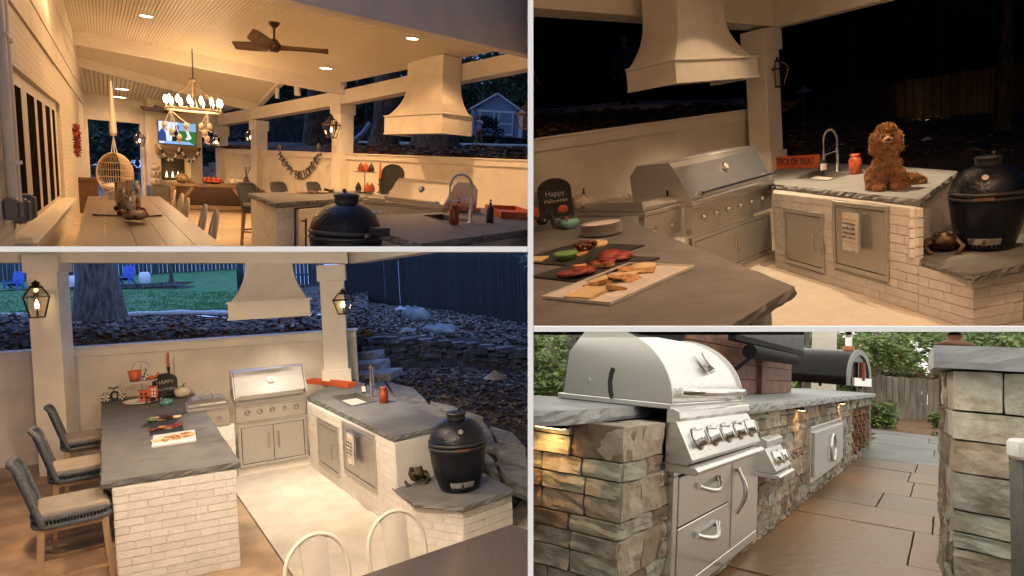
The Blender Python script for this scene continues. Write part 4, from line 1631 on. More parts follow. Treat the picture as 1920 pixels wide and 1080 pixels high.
mb = MB(); mb.box(-sl_ / 2, sl_ / 2, -.06, .06, 0.002, .03); mb.box(-sl_ / 2, sl_ / 2, -.075, -.06, .002, .07); mb.box(-sl_ / 2, sl_ / 2, .0601, .075, .002, .07)
mb.box(-sl_ / 2, -sl_ / 2 + .015, -.0599, .06, .031, .07); mb.box(sl_ / 2 - .015, sl_ / 2, -.0599, .06, .031, .07)
mb.build('board', M_orange, t, bev=.003)

# ---- egg ledge
led_poly = [xy(b.on(*q, ledz)) for q in ((722, 900), (777, 941), (868, 950), (963, 918), (903, 884))] + [sk_poly[2]]
led = thing('grill_ledge', 'low white brick ledge with bluestone top carrying the ceramic grill and the frog', 'counter', (led_poly[1][0], led_poly[1][1], 0))
slab(led_poly, ledz - .055, ledz, .014).build('ledge_top', M_slate, led, bayspace=True)
lc = Vector((sum(p[0] for p in led_poly) / 6, sum(p[1] for p in led_poly) / 6, 0))
ins = [Vector((p[0], p[1], 0)).lerp(lc, .1) for p in led_poly]
ins[0] = fA + fd * fEnd
ins[1] = fB + fd * -.02
core = MB(); core.prism([xy(p.lerp(lc, .009)) for p in ins], 0, ledz - .057)
core.build('brick_core', M_mortar, led, bayspace=True)
for i in range(0, 4):
    brick_face(led, ins[i], ins[i + 1], 0, ledz - .057, M_brick, course=.073, blen=.25)
ep = b.on(862, 914, ledz)
egg_grill('dark speckled ceramic grill standing on the low ledge behind the dining table', ep, cam_yaw(ep) + R(8), .55, b.z(ep, 771) - ledz)


def frog(label, p, yaw, s, bay):
    t = thing('frog_statue', label, 'frog statue', p, yaw, None, bay)
    m = mat('mottled_bronze', (.10, .06, .03), .5, .2, var=.5, vs=20, bump=.4, bs=40)
    mb = MB()
    mb.ball((0, .02, .3 * s), .42 * s, .5 * s, .3 * s, 18, 12); mb.ball((0, -.3 * s, .42 * s), .32 * s, .26 * s, .22 * s, 16, 10)
    for sx in (-1, 1):
        mb.ball((sx * .18 * s, -.38 * s, .6 * s), .1 * s, seg=10, rings=8)
        mb.ball((sx * .4 * s, .15 * s, .2 * s), .2 * s, .32 * s, .2 * s, 12, 8)
        mb.tube([(sx * .3 * s, -.15 * s, .35 * s), (sx * .5 * s, -.3 * s, .2 * s), (sx * .36 * s, -.5 * s, .04 * s)], [.11 * s, .08 * s, .05 * s], 10)
        for k in (-1, 0, 1):
            mb.tube([(sx * .36 * s, -.48 * s, .04 * s), (sx * .36 * s + k * .09 * s, -.62 * s, .015 * s)], [.03 * s, .02 * s], 6)
            mb.tube([(sx * .5 * s, -.05 * s, .04 * s), (sx * .55 * s + k * .08 * s, -.22 * s, .015 * s)], [.035 * s, .02 * s], 6)
    mb.build('body', m, t)
    for sx in (-1, 1):
        MB().ball((sx * .2 * s, -.45 * s, .63 * s), .055 * s, seg=8, rings=6).build('eye', M_ink, t)
    return t


fp = b.on(778, 902, ledz)
frog('squat brown frog statue on the ledge beside the ceramic grill', fp, cam_yaw(fp) + R(10), .25, b)

# ---- lanterns
for (u, v, d, lab, off) in ((71, 601, 8.55, 'lit carriage lantern with open flame on the left column', R(0)), (645, 592, 9.9, 'lit carriage lantern on the right column facing the dark yard', R(60))):
    p = b.at(u, v, d)
    h = (b.z(p, 524 if u < 100 else 540) - p.z)
    lantern(lab, p, (wy + off) if u > 100 else cam_yaw(p), h, lit=5 if u < 100 else 1.2, wall=.2, group=None)

# ---- stools
pd = Vector((pen_poly[0][0] - pen_poly[3][0], pen_poly[0][1] - pen_poly[3][1], 0)).normalized()
sy = math.atan2(pd.y, pd.x) + R(3)
s1 = b.on(136, 955, .7)
st1 = bar_stool('grey rope bar stool nearest the end of the peninsula', (s1.x, s1.y, 0), sy, group='bar stools along the peninsula')
for (u, v, lab) in ((152, 880, 'middle grey rope bar stool of the three at the peninsula'), (165, 826, 'grey rope bar stool next to the left column')):
    q = b.on(u, v, .7)
    dup(st1, (q.x, q.y, 0), sy, lab)

# ---- dining table and white chairs in front
TA = b.on(961, 982, .75)
t1 = (b.on(674, 1080, .75) - TA).normalized(); t2 = (b.on(991, 994, .75) - TA).normalized()
tb_ = thing('dining_table', 'dark grey brown dining table corner in front of the ceramic grill', 'table', (TA.x, TA.y, 0))
tpz = [TA, TA + t1 * 2.2, TA + t1 * 2.2 + t2 * 1.0, TA + t2 * 1.0]
mb = MB(); mb.prism([xy(p) for p in tpz], .705, .75); mb.build('tabletop', M_table, tb_, bayspace=True, bev=.005)
for k in (.06, .94):
    for j in (.1, .9):
        q = TA + t1 * 2.2 * k + t2 * j
        mb = MB(); mb.box(q.x - .045, q.x + .045, q.y - .045, q.y + .045, 0, .704); mb.build('leg', M_table, tb_, bayspace=True)
cyaw = math.atan2(t2.y, t2.x) + R(90)
ct = None
for (u, v, lab) in ((585, 1001, 'cream metal chair left of the two at the dark dining table'), (729, 959, 'cream metal chair standing closest to the ceramic grill ledge')):
    q = b.on(u, v, .885) + t2 * .28
    q.z = 0
    if ct is None:
        ct = metal_chair(lab, q, cyaw, group='cream metal chairs at the dining tables')
    else:
        dup(ct, q, cyaw - R(5), lab)

# ---- platters and food
def boards(bay, specs, z=.92):
    hosts = []
    for (c, e0, e1, wpx, m, lab) in specs:
        p0, p1, pc = bay.on(*e0, z), bay.on(*e1, z), bay.on(*c, z)
        ax = (p1 - p0)
        W_ = abs((bay.on(*wpx[0], z) - bay.on(*wpx[1], z)).length)
        hosts.append((platter(lab, pc, ax, ax.length, W_, m, bay, rim=(m is M_plate), name='serving_platter', group='food platters'), ax.length, W_))
    return hosts


hs = boards(b, [((307, 788), (279, 795), (338, 789), ((307, 779), (307, 797)), M_slateplate, 'black slate platter farthest back with green dip bowl, grapes and cheese'),
                ((312, 804), (281, 812), (344, 803), ((312, 796), (312, 812)), M_slateplate, 'black slate platter of cured meat between the two other platters'),
                ((327, 824), (287, 834), (369, 822), ((326, 814), (329, 834)), M_plate, 'white oblong platter of cheese and crackers nearest the peninsula end')])


def spread(hs, sc=1.):
    (h0, L0, W0_), (h1, L1, W1_), (h2, L2, W2_) = hs
    z = .0125
    food('slice', h0, -L0 * .4, W0_ * .22, z, .05 * sc, .4, 'pale cheese slices behind the green dip bowl')
    food('bowl', h0, -L0 * .3, -W0_ * .12, z, .055 * sc, 0, 'little green dip bowl on the black slate platter')
    food('square', h0, -L0 * .08, -W0_ * .05, z, .05 * sc, .3, 'square cracker between dip bowl and grapes')
    food('grapes', h0, L0 * .1, 0, z, .06 * sc, .3, 'bunch of dark grapes on the back slate platter')
    food('wheel', h0, L0 * .37, W0_ * .1, z, .06 * sc, 0, 'round orange cheese right of the grapes')
    food('meat', h1, -L1 * .33, -W1_ * .1, z, .07 * sc, 0, 'folded salami slices on the left of the middle platter')
    food('wedge', h1, -L1 * .13, W1_ * .1, z, .06 * sc, .8, 'toast wedges pointing left on the middle platter', tip=.3)
    food('wedge', h1, -L1 * .03, -W1_ * .12, z, .06 * sc, 2.3, 'toast wedge lying among the salami', tip=.2)
    food('meat', h1, L1 * .1, .0, z, .055 * sc, 1, 'small red salami folds in the centre of the middle platter')
    food('meat', h1, L1 * .32, W1_ * .05, z, .075 * sc, 2, 'large salami folds on the right of the middle platter')
    food('slice', h2, -L2 * .36, 0, .0125, .07 * sc, .1, 'square pale cheese slices at the left end of the white platter')
    food('wedge', h2, -L2 * .2, -W2_ * .1, z, .06 * sc, 1.2, 'toast wedges leaning on the pale cheese of the white platter', tip=.35)
    food('wedge', h2, -L2 * .14, W2_ * .15, z, .055 * sc, 2.9, 'toast wedge behind the others on the white platter', tip=.25)
    food('slice', h2, -L2 * .02, W2_ * .2, z, .055 * sc, 0, 'pale cheese slice at the back of the white platter')
    food('round', h2, L2 * .05, -W2_ * .1, z, .045 * sc, 0, 'front round cracker on the white platter', tip=.3)
    food('round', h2, L2 * .02, W2_ * .05, z + .012, .045 * sc, 1, 'round cracker overlapping the front one', tip=.25)
    food('slice', h2, L2 * .17, W2_ * .12, z, .055 * sc, .2, 'cheese slice beside the round crackers')
    food('square', h2, L2 * .3, W2_ * .02, z, .05 * sc, .5, 'square cracker near the right end of the white platter')
    food('square', h2, L2 * .27, W2_ * .22, z + .01, .045 * sc, .9, 'square cracker stacked behind on the white platter')
    food('wheel', h2, L2 * .39, W2_ * .12, z, .045 * sc, 0, 'fan of round cheese at the right end of the white platter')


spread(hs, .95)

# ---- Halloween decor at the back of the peninsula
M_check = mat('black_white_check', (.7, .66, .58), .6, var=0, bump=0)
def checker(name, sc):
    m, n, out = nodes(name)
    p = n.nodes.new('ShaderNodeBsdfPrincipled'); p.inputs['Roughness'].default_value = .6
    c = n.nodes.new('ShaderNodeTexChecker'); c.inputs['Scale'].default_value = sc
    c.inputs['Color1'].default_value = (.75, .7, .6, 1); c.inputs['Color2'].default_value = (.015, .015, .015, 1)
    tc = n.nodes.new('ShaderNodeTexCoord')
    n.links.new(tc.outputs['Object'], c.inputs[0]); n.links.new(c.outputs[0], p.inputs['Base Color']); n.links.new(p.outputs[0], out.inputs[0])
    return m
M_chk = checker('checkered_paint', 45)
dp = b.on(214, 752, .92)
t = thing('checkered_letters', 'black and white checkered letter decoration with a bat at the peninsula corner', 'decoration', dp, cam_yaw(dp))
for k, (x, m_) in enumerate(((-.1, M_chk), (0.01, M_black), (.1, M_chk))):
    if k == 1:
        mb = MB(); mb.tube([(x + .045 * math.cos(a), 0, .075 + .06 * math.sin(a)) for a in [6.283 * i / 20 for i in range(20)]], .017, 8, closed=True); mb.build('letter_ring', m_, t)
    else:
        mb = MB(); mb.lathe([(.02, 0), (.05, .02), (.058, .07), (.045, .12), (.012, .14)], 16, (x, 0, .002), sy=.5); mb.build('letter_pumpkin', m_, t)
mb = MB(); mb.box(-.17, .17, -.03, .03, 0, .008)
for sx in (-1, 1):
    mb.add([(0, 0, .19), (sx * .05, 0, .215), (sx * .075, 0, .18), (sx * .04, 0, .185), (0, 0, .165)], [(0, 1, 2, 3, 4)])
mb.tube([(0, 0, .13), (0, 0, .17)], .004, 6)
mb.build('bat_topper', M_black, t)

tp = b.on(268, 754, .92)
t = thing('tiered_tray', 'two tier white tray stand holding Halloween trinkets against the low wall', 'tiered tray', tp, cam_yaw(tp))
zu = b.z(tp, 716) - .92
mb = MB(); mb.lathe([(.14, .008), (.23, .012), (.245, .03), (.235, .03), (.22, .02), (.001, .018)], 30); mb.build('lower_tray', M_plate, t)
mb = MB(); mb.lathe([(.12, zu), (.19, zu + .005), (.205, zu + .02), (.195, zu + .02), (.18, zu + .012), (.001, zu + .01)], 30); mb.build('upper_tray', M_plate, t)
mb = MB(); mb.tube([(0, 0, .01), (0, 0, zu + .25)], .006, 8); mb.tube([(.11 * math.cos(a), 0, zu + .19 + .1 * math.sin(a)) for a in [math.pi * i / 12 for i in range(13)]], .005, 6); mb.build('pole', M_chrome, t)
def on_tray(n, l, c, x, y, z):
    p = LOC['tiered_tray'] @ Vector((x, y, z))
    return thing(n, l, c, p, cam_yaw(p))
LOC['tiered_tray'] = LOC[t.name]
k = on_tray('treat_bucket', 'orange bucket with dark grass band on the upper tray', 'bucket', -.08, -.03, zu + .022)
MB().lathe([(.055, 0), (.085, .15), (.08, .15), (.05, .01)], 18).build('body', M_orange, k)
mb = MB()
for i in range(24):
    a = i * .262; mb.add([(.06 * math.cos(a - .1), .06 * math.sin(a - .1), .002), (.06 * math.cos(a + .1), .06 * math.sin(a + .1), .002), (.074 * math.cos(a), .074 * math.sin(a), .06 + .03 * random.random())], [(0, 1, 2)])
mb.build('grass_band', M_ink, k, fix=False)
k = on_tray('gourd_jar', 'small spotted gourd jar on the upper tray', 'jar', .05, .03, zu + .015)
MB().lathe([(.03, 0), (.055, .03), (.05, .07), (.02, .09), (.018, .12), (.03, .15), (.001, .17)], 16).build('body', M_chk, k)
k = on_tray('toy_bat', 'little orange and black toy at the right edge of the upper tray', 'toy', .13, -.03, zu + .022)
mb = MB(); mb.ball((0, 0, .03), .035, .03, .03); mb.tube([(.03, 0, .03), (.07, 0, .06), (.09, 0, .1)], [.02, .015, .008], 8); mb.build('body', M_orange, k)
k = on_tray('haunted_house', 'orange toy haunted house on the lower tray', 'toy house', .08, -.03, .022)
mb = MB(); mb.box(-.12, .0, -.05, .05, 0, .14); mb.box(.001, .11, -.05, .05, 0, .19); mb.prism([(-.13, -.06), (.0, -.06), (.0, .06), (-.13, .06)], .141, .15)
mb.build('house', M_orange, k)
mb = MB()
for (x, z) in ((-.09, .05), (-.04, .05), (-.09, .1), (-.04, .1)): mb.box(x - .015, x + .015, -.056, -.0505, z - .015, z + .018)
mb.build('window', M_ink, k)
mb = MB()
for z in (.05, .1, .15):
    mb.box(.03, .05, -.056, -.0505, z - .015, z + .015); mb.box(.065, .085, -.056, -.0505, z - .015, z + .015)
mb.build('window', M_plate, k)


def spider(label, p, s, bay, yaw=0):
    t = thing('spider_figure', label, 'spider figure', p, yaw, None, bay)
    mb = MB(); mb.ball((0, 0, s * .5), s * .28, s * .34, s * .24); mb.ball((0, -s * .42, s * .5), s * .17)
    mb.build('body', M_black, t)
    for sx in (-1, 1):
        for k in range(4):
            y = (k - 1.5) * s * .18
            MB().tube([(sx * s * .15, y * .5, s * .5), (sx * s * .45, y, s * .85), (sx * s * .7, y * 1.6, 0)], s * .035, 5).build('leg', M_black, t)
    return t


spider('black wire spider standing in front of the lower tray', b.on(287, 757, .92), .13, b, R(20))
sp2 = b.on(321, 748, .92)
spider('black spider figure leaning at the foot of the tombstone sign', sp2, .12, b, R(-20))


def tombstone(label, p, yaw, W, H_, bay, words=True, tilt=.12):
    t = thing('tombstone_sign', label, 'sign', p, yaw, None, bay, tilt=Matrix.Rotation(-tilt, 4, 'X'))
    arch = [(-W / 2, 0), (W / 2, 0), (W / 2, H_ * .72)] + [(W / 2 * math.cos(a), H_ * .72 + H_ * .28 * math.sin(a)) for a in [math.pi * i / 14 for i in range(1, 14)]] + [(-W / 2, H_ * .72)]
    MB().extr(arch, -.0, .03, 'y').build('board', mat('chalk_black', (.022, .024, .022), .8, var=.3, bump=.15), t)
    fr = MB(); fr.tube([(x, -.004, z) for x, z in arch], .012, 6, closed=True); fr.build('rim', M_black, t)
    return t


tmp_ = b.on(311, 748, .92)
ts = tombstone('black tombstone sign with chalk lettering behind the teal bowl', tmp_, cam_yaw(tmp_), .3, .36, b)
M_chalk = mat('chalk', (.45, .43, .38), .9, var=.15, bump=0)
for (s_, z, sz) in (('HAPPY', .24, .075), ('HALLOWEEN', .14, .05)):
    text(s_, sz, M_chalk, ts, Matrix.Translation((0, -.006, z)) @ FACE)
cp = b.on(319, 738, .92)
t = thing('candlestick', 'black candlestick with tall orange candle beside the tombstone sign', 'candlestick', cp, 0)
zc = b.z(cp, 688) - .92; zt = b.z(cp, 662) - .92
MB().lathe([(.06, 0), (.05, .02), (.015, .04), (.012, zc * .5), (.03, zc * .6), (.012, zc * .7), (.02, zc * .9), (.03, zc)], 14).build('stick', M_black, t)
MB().lathe([(.02, zc + .001), (.016, zt), (.001, zt + .005)], 12).build('candle', M_orange, t)
bp_ = b.on(312, 760, .92)
t = thing('teal_bowl', 'small teal glass bowl in front of the tombstone sign', 'bowl', bp_)
MB().lathe([(.05, 0), (.085, .03), (.085, .06), (.06, .085), (.056, .083), (.078, .055), (.001, .02)], 22).build('bowl', mat('teal_glass', (.12, .3, .28), .15, var=.2, bump=0, coat=.5), t)
pumpkin('speckled cream pumpkin with curled stem left of the side burner', b.on(343, 745, .92), .115, .16, M_pumpkin, spots=True)

# ---- yard behind the wall
def row(v, d, us, dv=0):
    return [b.at(u, v, d) for u in us]


US = (-320, -60, 120, 300, 480, 620, 690)
rows = [[b.wall(u, 650, WA, WB) + Vector((0, .25, 0)) for u in US]]
for p in rows[0]:
    p.z = zcap - .16
rows += [row(622, 12.2, US), row(594, 15.8, US)]
bed, bedf = surface('planting_bed', rows, M_soil, b, rough=.04)
UL = (-320, -60, 120, 280, 380, 445)
UW = (440, 500, 560, 630, 690)
wr = [row(592, 15.7, UW), row(568, 21, UW), row(549, 27.5, UW), row(535, 34, UW)]
wl, wlf = surface('side_yard', wr, M_soil, b, rough=.05)
leaf_scatter('fallen_leaves', lambda: wlf(random.random(), random.random()), 1800, [M_leafB, M_leafD, M_leafA], (.06, .12))
rows = [row(593, 15.9, UL), row(568, 21, UL), row(547, 27.5, UL), row(535, 34, UL), row(528, 60, UL)]
for p in rows[3] + rows[4]:
    p.z = rows[2][0].z + .3
lawn, lawnf = surface('lawn', rows, M_grass, b, rough=.03)
gb = MB()
for i in range(9000):
    q = lawnf(random.random() ** 1.0, random.random() * .5)
    h = random.uniform(.03, .07); a = random.uniform(0, 6.28)
    gb.add([q + Vector((math.cos(a) * .02, math.sin(a) * .02, 0)), q - Vector((math.cos(a) * .02, math.sin(a) * .02, 0)), q + Vector((random.uniform(-.03, .03), random.uniform(-.03, .03), h))], [(0, 1, 2)])
gb.build('grass', M_grass, None, fix=False, kind='stuff')
leaf_scatter('fallen_leaves', lambda: bedf(random.random(), random.random() * 1.02), 8500, [M_leafA, M_leafB, M_leafB, M_leafC, M_leafD], (.03, .12))
ed_ = MB()
pts = [b.at(u, 593 + 4 * math.sin(u * .013), 15.75) + Vector((0, 0, .03)) for u in range(-200, 640, 20)]
ed_.tube(pts, [.07 + .015 * math.sin(i * 1.7) for i in range(len(pts))], 6)
ed_.build('stone_edging', mat('pale_gravel', (.5, .5, .5), .9, var=.2, vs=20, bump=.5, bs=30), None, kind='structure')
tp = b.at(188, 600, 14.6)
make_tree('thick grey trunk rising from leaf litter behind the low wall', tp, 8, .46, [M_dgreen], M_bark, 3, nleaf=0, limbs=0, flare=1.25, name='tree')

# rear stone wall, chairs, fence
wz0, wz1 = b.at(300, 548, 27.6).z - .2, b.at(300, 529, 28).z
ra, rb_ = b.at(-150, 540, 27.8), b.at(330, 540, 28.4)
t = thing('retaining_wall', 'low dry stone wall at the far side of the lawn carrying the blue chairs', 'stone wall', xy(ra) + (wz0,))
mb = MB(); wall_box(mb, ra, rb_, 5, wz0, wz1 - .02, -.06); mb.build('wall_fill', M_soil, t, bayspace=True)
x = 0; d_, n_, L_ = outward(ra, rb_)
for r in range(3):
    x = -random.random() * .5
    while x < L_:
        w_ = random.uniform(.5, 1.1)
        c = Vector((ra.x, ra.y, 0)) + d_ * (x + w_ / 2) - n_ * random.uniform(.05, .12)
        hh = (wz1 - wz0) / 3
        c.z = wz0 + hh * (r + .5)
        piece('stone', STONES[int(x * 7) % 7], t, M_fieldstone, c, d_, w_ - .03, .3, hh - .02)
        x += w_
M_bluechair = mat('blue_painted_wood', (.05, .12, .5), .5, var=.1, bump=.05)


def lawn_chair(label, p, yaw, s, group):
    t = thing('lawn_chair', label, 'lawn chair', p, yaw, group)
    for i in range(5):
        x = (i - 2) * .13 * s
        MB().obox((x, .3 * s, .65 * s), (.06 * s, 0, 0), (0, .012, .004), (0, .1 * s, .42 * s)).build('back_slat', M_bluechair, t)
    mb = MB(); mb.obox((0, 0, .34 * s), (.33 * s, 0, 0), (0, .28 * s, -.05 * s), (0, .0, .015)); mb.build('seat', M_bluechair, t)
    for sx in (-1, 1):
        MB().box(sx * .4 * s - .07 * s, sx * .4 * s + .07 * s, -.35 * s, .3 * s, .55 * s, .575 * s).build('arm', M_bluechair, t)
        MB().box(sx * .36 * s - .04 * s, sx * .36 * s + .04 * s, -.33 * s, -.25 * s, 0, .549 * s).build('leg', M_bluechair, t)
        MB().bar((sx * .34 * s, .35 * s, .05), (sx * .34 * s, -.1 * s, .35 * s), .05 * s, .1 * s).build('leg', M_bluechair, t)
    return t


for (u, lab) in ((27, 'blue slatted lawn chair behind the left column on the stone wall'), (107, 'blue slatted lawn chair between the column and the tree trunk'), (236, 'blue slatted lawn chair just right of the big tree trunk')):
    p = b.at(u, 527, 29)
    p.z = wz1 - .02
    lawn_chair(lab, p, 0, .8, 'blue chairs by the back fence')
M_barrel = mat('white_glazed_ceramic', (.75, .75, .78), .35, var=.15, vs=30, bump=.4, bs=25)
for (u, lab) in ((139, 'white ceramic garden stool left of the trunk'), (272, 'white ceramic garden stool right of the third blue chair')):
    p = b.at(u, 531, 28.5); p.z = wz1 - .02
    t = thing('garden_stool', lab, 'garden stool', p, 0, 'white garden stools')
    MB().lathe([(.17, 0), (.22, .1), (.235, .25), (.22, .4), (.17, .5), (.12, .51), (.001, .51)], 20).build('body', M_barrel, t)
    MB().lathe([(.19, .012), (.2, .03), (.19, .05)], 20).build('foot_ring', M_barrel, t)
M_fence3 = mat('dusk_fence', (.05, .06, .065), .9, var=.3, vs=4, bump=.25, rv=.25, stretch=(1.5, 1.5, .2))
f0, f1 = b.at(-120, 525, 33), b.at(610, 525, 34)
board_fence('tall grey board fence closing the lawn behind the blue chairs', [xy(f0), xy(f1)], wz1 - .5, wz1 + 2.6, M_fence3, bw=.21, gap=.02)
p = b.at(322, 541, 30)
p.z = lawnf(.5, .6).z
t = make_tree('small bare forked tree at the back fence of the lawn', p, 2.6, .09, [M_dgreen], M_bark, 11, crown=(1.3, .6, 1.6), nleaf=120, ls=.06, clumps=4, limbs=6)

# ---- right hand slope: steps, retaining wall, leaf slope, dark fence
UR = (655, 720, 800, 880, 960, 1060)
def rrow(vs, ds):
    return [b.at(u, v, d) for u, v, d in zip(UR, vs, ds)]


rows = [rrow((820, 830, 845, 875, 960, 1000), (8.9, 8.0, 7.4, 7.0, 6.6, 6.4)),
        rrow((716, 735, 752, 772, 800, 830), (10.4, 10.4, 10.2, 10.0, 9.6, 9.2)),
        rrow((700, 712, 706, 715, 730, 750), (11.5, 11.8, 12.2, 12.2, 12, 12)),
        rrow((690, 694, 690, 690, 694, 700), (12.6, 13.2, 13.8, 14.2, 14.5, 15))]
low, lowf = surface('leafy_slope', rows, M_soil, b, rough=.04)
rows = [rrow((633, 628, 632, 640, 648, 655), (12.9, 13.5, 14.1, 14.5, 14.8, 15.2)),
        rrow((606, 606, 608, 612, 618, 625), (16, 16.5, 17, 17, 17, 17)),
        rrow((575, 578, 584, 592, 600, 610), (21, 21, 21, 21, 21, 21)),
        rrow((560, 565, 572, 580, 590, 600), (30, 30, 30, 30, 30, 30))]
rows = [[p + Vector((0, -.9, -1.0)) for p in rows[0]]] + rows
upp, uppf = surface('leafy_bank', rows, M_soil, b, rough=.05)
leaf_scatter('fallen_leaves', lambda: lowf(.1 + .9 * random.random(), .3 + .7 * random.random()), 3800, [M_leafB, M_leafA, M_leafD, M_leafD], (.04, .09))
leaf_scatter('fallen_leaves', lambda: uppf(random.random(), .26 + random.random() * .52), 5000, [M_leafB, M_leafA, M_leafD, M_leafB], (.05, .11))
# curved retaining wall of stacked stones
t = thing('retaining_wall', 'curved dry stone retaining wall below the dark fence', 'stone wall', rows[1][2])
rows = rows[1:]
base = [rrow((690, 694, 690, 690, 694, 700), (12.6, 13.2, 13.8, 14.2, 14.5, 15))[i] for i in range(6)]
mb = MB()
for i in range(5):
    p, q = base[i], base[i + 1]
    wall_box(mb, p, q, .5, p.z - .3, rows[0][i].z - .03, -.12, q.z - .3, rows[0][i + 1].z - .03)
mb.build('wall_fill', M_soil, t, bayspace=True)
cnt = 0
for i in range(5):
    p, q = base[i], base[i + 1]
    d_, n_, L_ = outward(p, q)
    for r in range(5):
        x = random.uniform(-.2, 0)
        while x < L_:
            w_ = random.uniform(.22, .5)
            k = min(1, max(0, (x + w_ / 2) / L_))
            z0 = p.z + (q.z - p.z) * k - .1; zz = rows[0][i].z + (rows[0][i + 1].z - rows[0][i].z) * k
            hh = (zz - z0) / 5
            c = Vector((p.x, p.y, 0)) + d_ * (x + w_ / 2) - n_ * random.uniform(.02, .09); c.z = z0 + hh * (r + .5)
            piece('stone', STONES[cnt % 7], t, M_fieldstone, c, (d_.x + random.uniform(-.1, .1), d_.y), w_ - .02, .3, hh - .015)
            cnt += 1; x += w_
# stone steps
for k, (u0, u1, v, d, hpx) in enumerate(((655, 732, 704, 11.3, 15), (655, 708, 684, 11.9, 14), (655, 700, 663, 12.5, 12), (655, 692, 646, 13.1, 11))):
    p, q = b.at(u0, v, d), b.at(u1, v, d)
    mb = slab([xy(p), xy(q), xy(q + Vector((.1, .7, 0))), xy(p + Vector((0, .7, 0)))], p.z - .18, p.z, .03, .15)
    o = mb.build('stone_step', mat('step_stone', (.3, .3, .3), .85, var=.2, vs=8, bump=.4, bs=20), None)
    tag(o, ['broad bottom stone step right of the wall end', 'second stone step up from the patio', 'third stone step up under the lantern', 'topmost stone step beside the wall cap'][k], 'stone step', 'stone steps beside the wall')
# pale flagstones beyond the counter
pv = thing('flagstone_patio', 'pale bluish flagstone paving beyond the sink counter', 'paving', b.on(760, 760, .6))
fs = [((655, 716), (720, 716), (738, 742), (690, 745)), ((724, 716), (775, 728), (800, 752), (742, 742)), ((695, 748), (742, 745), (800, 756), (850, 786), (800, 782)), ((806, 752), (850, 762), (905, 782), (860, 787)),
      ((920, 800), (960, 812), (985, 840), (935, 826)), ((925, 832), (985, 846), (990, 880), (940, 862)), ((930, 868), (990, 886), (990, 920), (950, 900)), ((905, 846), (925, 862), (935, 890), (915, 880)), ((905, 790), (918, 806), (930, 838), (905, 838))]
for i, q in enumerate(fs):
    zz = .74 if i < 4 else .3
    pts = [b.on(u, v, zz) for u, v in q]
    slab([xy(p) for p in pts], zz - .12, zz + random.uniform(0, .02), .02, .2).build('flagstone', mat('flagstone', (.2, .2, .2), .8, var=.2, vs=6, bump=.3, rv=.15), pv, bayspace=True)
# dark fence on the right
fz = b.at(800, 560, 24).z
fpts = [b.at(640, 560, 27), b.at(760, 560, 25), b.at(870, 565, 22), b.at(1000, 580, 19)]
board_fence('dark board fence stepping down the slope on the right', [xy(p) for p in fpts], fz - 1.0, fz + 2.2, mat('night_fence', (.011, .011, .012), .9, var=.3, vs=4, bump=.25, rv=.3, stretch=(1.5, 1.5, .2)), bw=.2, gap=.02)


def path_light(label, p, h, s=1., lit=False, bay=None):
    t = thing('path_light', label, 'path light', p, 0, 'path lights in the yard', bay)
    MB().tube([(0, 0, -.1), (0, 0, h)], .018 * s, 8).build('stake', M_black, t)
    MB().lathe([(.16 * s, h), (.15 * s, h + .015 * s), (.05 * s, h + .07 * s), (.02 * s, h + .1 * s), (.001, h + .11 * s)], 16).build('cap', mat('dull_metal', (.3, .3, .32), .5, .5), t)
    return t


p = b.at(752, 606, 17.5); path_light('mushroom path light on the leafy bank before the fence', p, b.z(p, 580) - p.z, 1.0)
p = b.at(931, 762, 9.4); path_light('dark mushroom path light standing close at the right edge', p, b.z(p, 709) - p.z, 1.1)
for (u, v, d, s_, lab) in ((778, 598, 18, .5, 'pale stone block standing at the fence post'), (820, 622, 15.5, .55, 'flat boulder on the leafy bank above the wall'), (766, 625, 15, .4, 'small pale rock half buried in leaves')):
    p = b.at(u, v, d)
    t = thing('boulder', lab, 'rock', p, random.random())
    mb = MB()
    mb.grid(lambda a, c: tuple(Vector((math.cos(a * 6.283) * math.sin(c * 3.1416), math.sin(a * 6.283) * math.sin(c * 3.1416), -math.cos(c * 3.1416) * (.9 if d == 18 else .4))) * s_ * (.8 + .4 * noise.noise(Vector((math.cos(a * 6.283) * 1.5, math.sin(a * 6.283) * 1.5, c * 3 + u))))), 14, 8)
    mb.build('rock', mat('pale_rock', (.17, .18, .19), .85, var=.2, bump=.4, bs=20), t, fix=False)
make_tree('dark evergreen whose boughs hang in at the right edge', b.at(1010, 620, 15), 5, .2, [mat('blue_needles', (.08, .12, .12), .8), M_dgreen, M_dgreen], M_bark, 21, crown=(2.0, 1.6, 2.2), nleaf=2600, ls=.1, clumps=12, cz=3.0)
for i, (u, v, d) in enumerate(((700, 575, 30), (850, 585, 26), (930, 590, 24), (590, 545, 38))):
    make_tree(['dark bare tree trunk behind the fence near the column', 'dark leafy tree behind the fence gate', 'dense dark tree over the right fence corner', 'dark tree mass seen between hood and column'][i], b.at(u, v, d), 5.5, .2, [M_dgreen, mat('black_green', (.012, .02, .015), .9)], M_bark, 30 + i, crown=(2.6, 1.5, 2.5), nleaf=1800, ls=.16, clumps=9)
# child standing behind the hood: bare legs below its rim
pc = b.at(538, 614, 12.4)
pc.z = bedf(.62, .5).z
person('person in shorts standing on the leaf bed, bare legs showing under the hood', pc, R(20), 1.15, mat('grey_shirt', (.2, .22, .25), .8), mat('navy_shorts', (.03, .04, .08), .8),
       [((-.15, .01, .63), (-.16, -.06, .5)), ((.15, .01, .63), (.16, -.06, .5))], [((-.06, -.01, .27), (-.075, 0, 0)), ((.06, -.01, .27), (.085, .02, 0))], bare_legs=True)

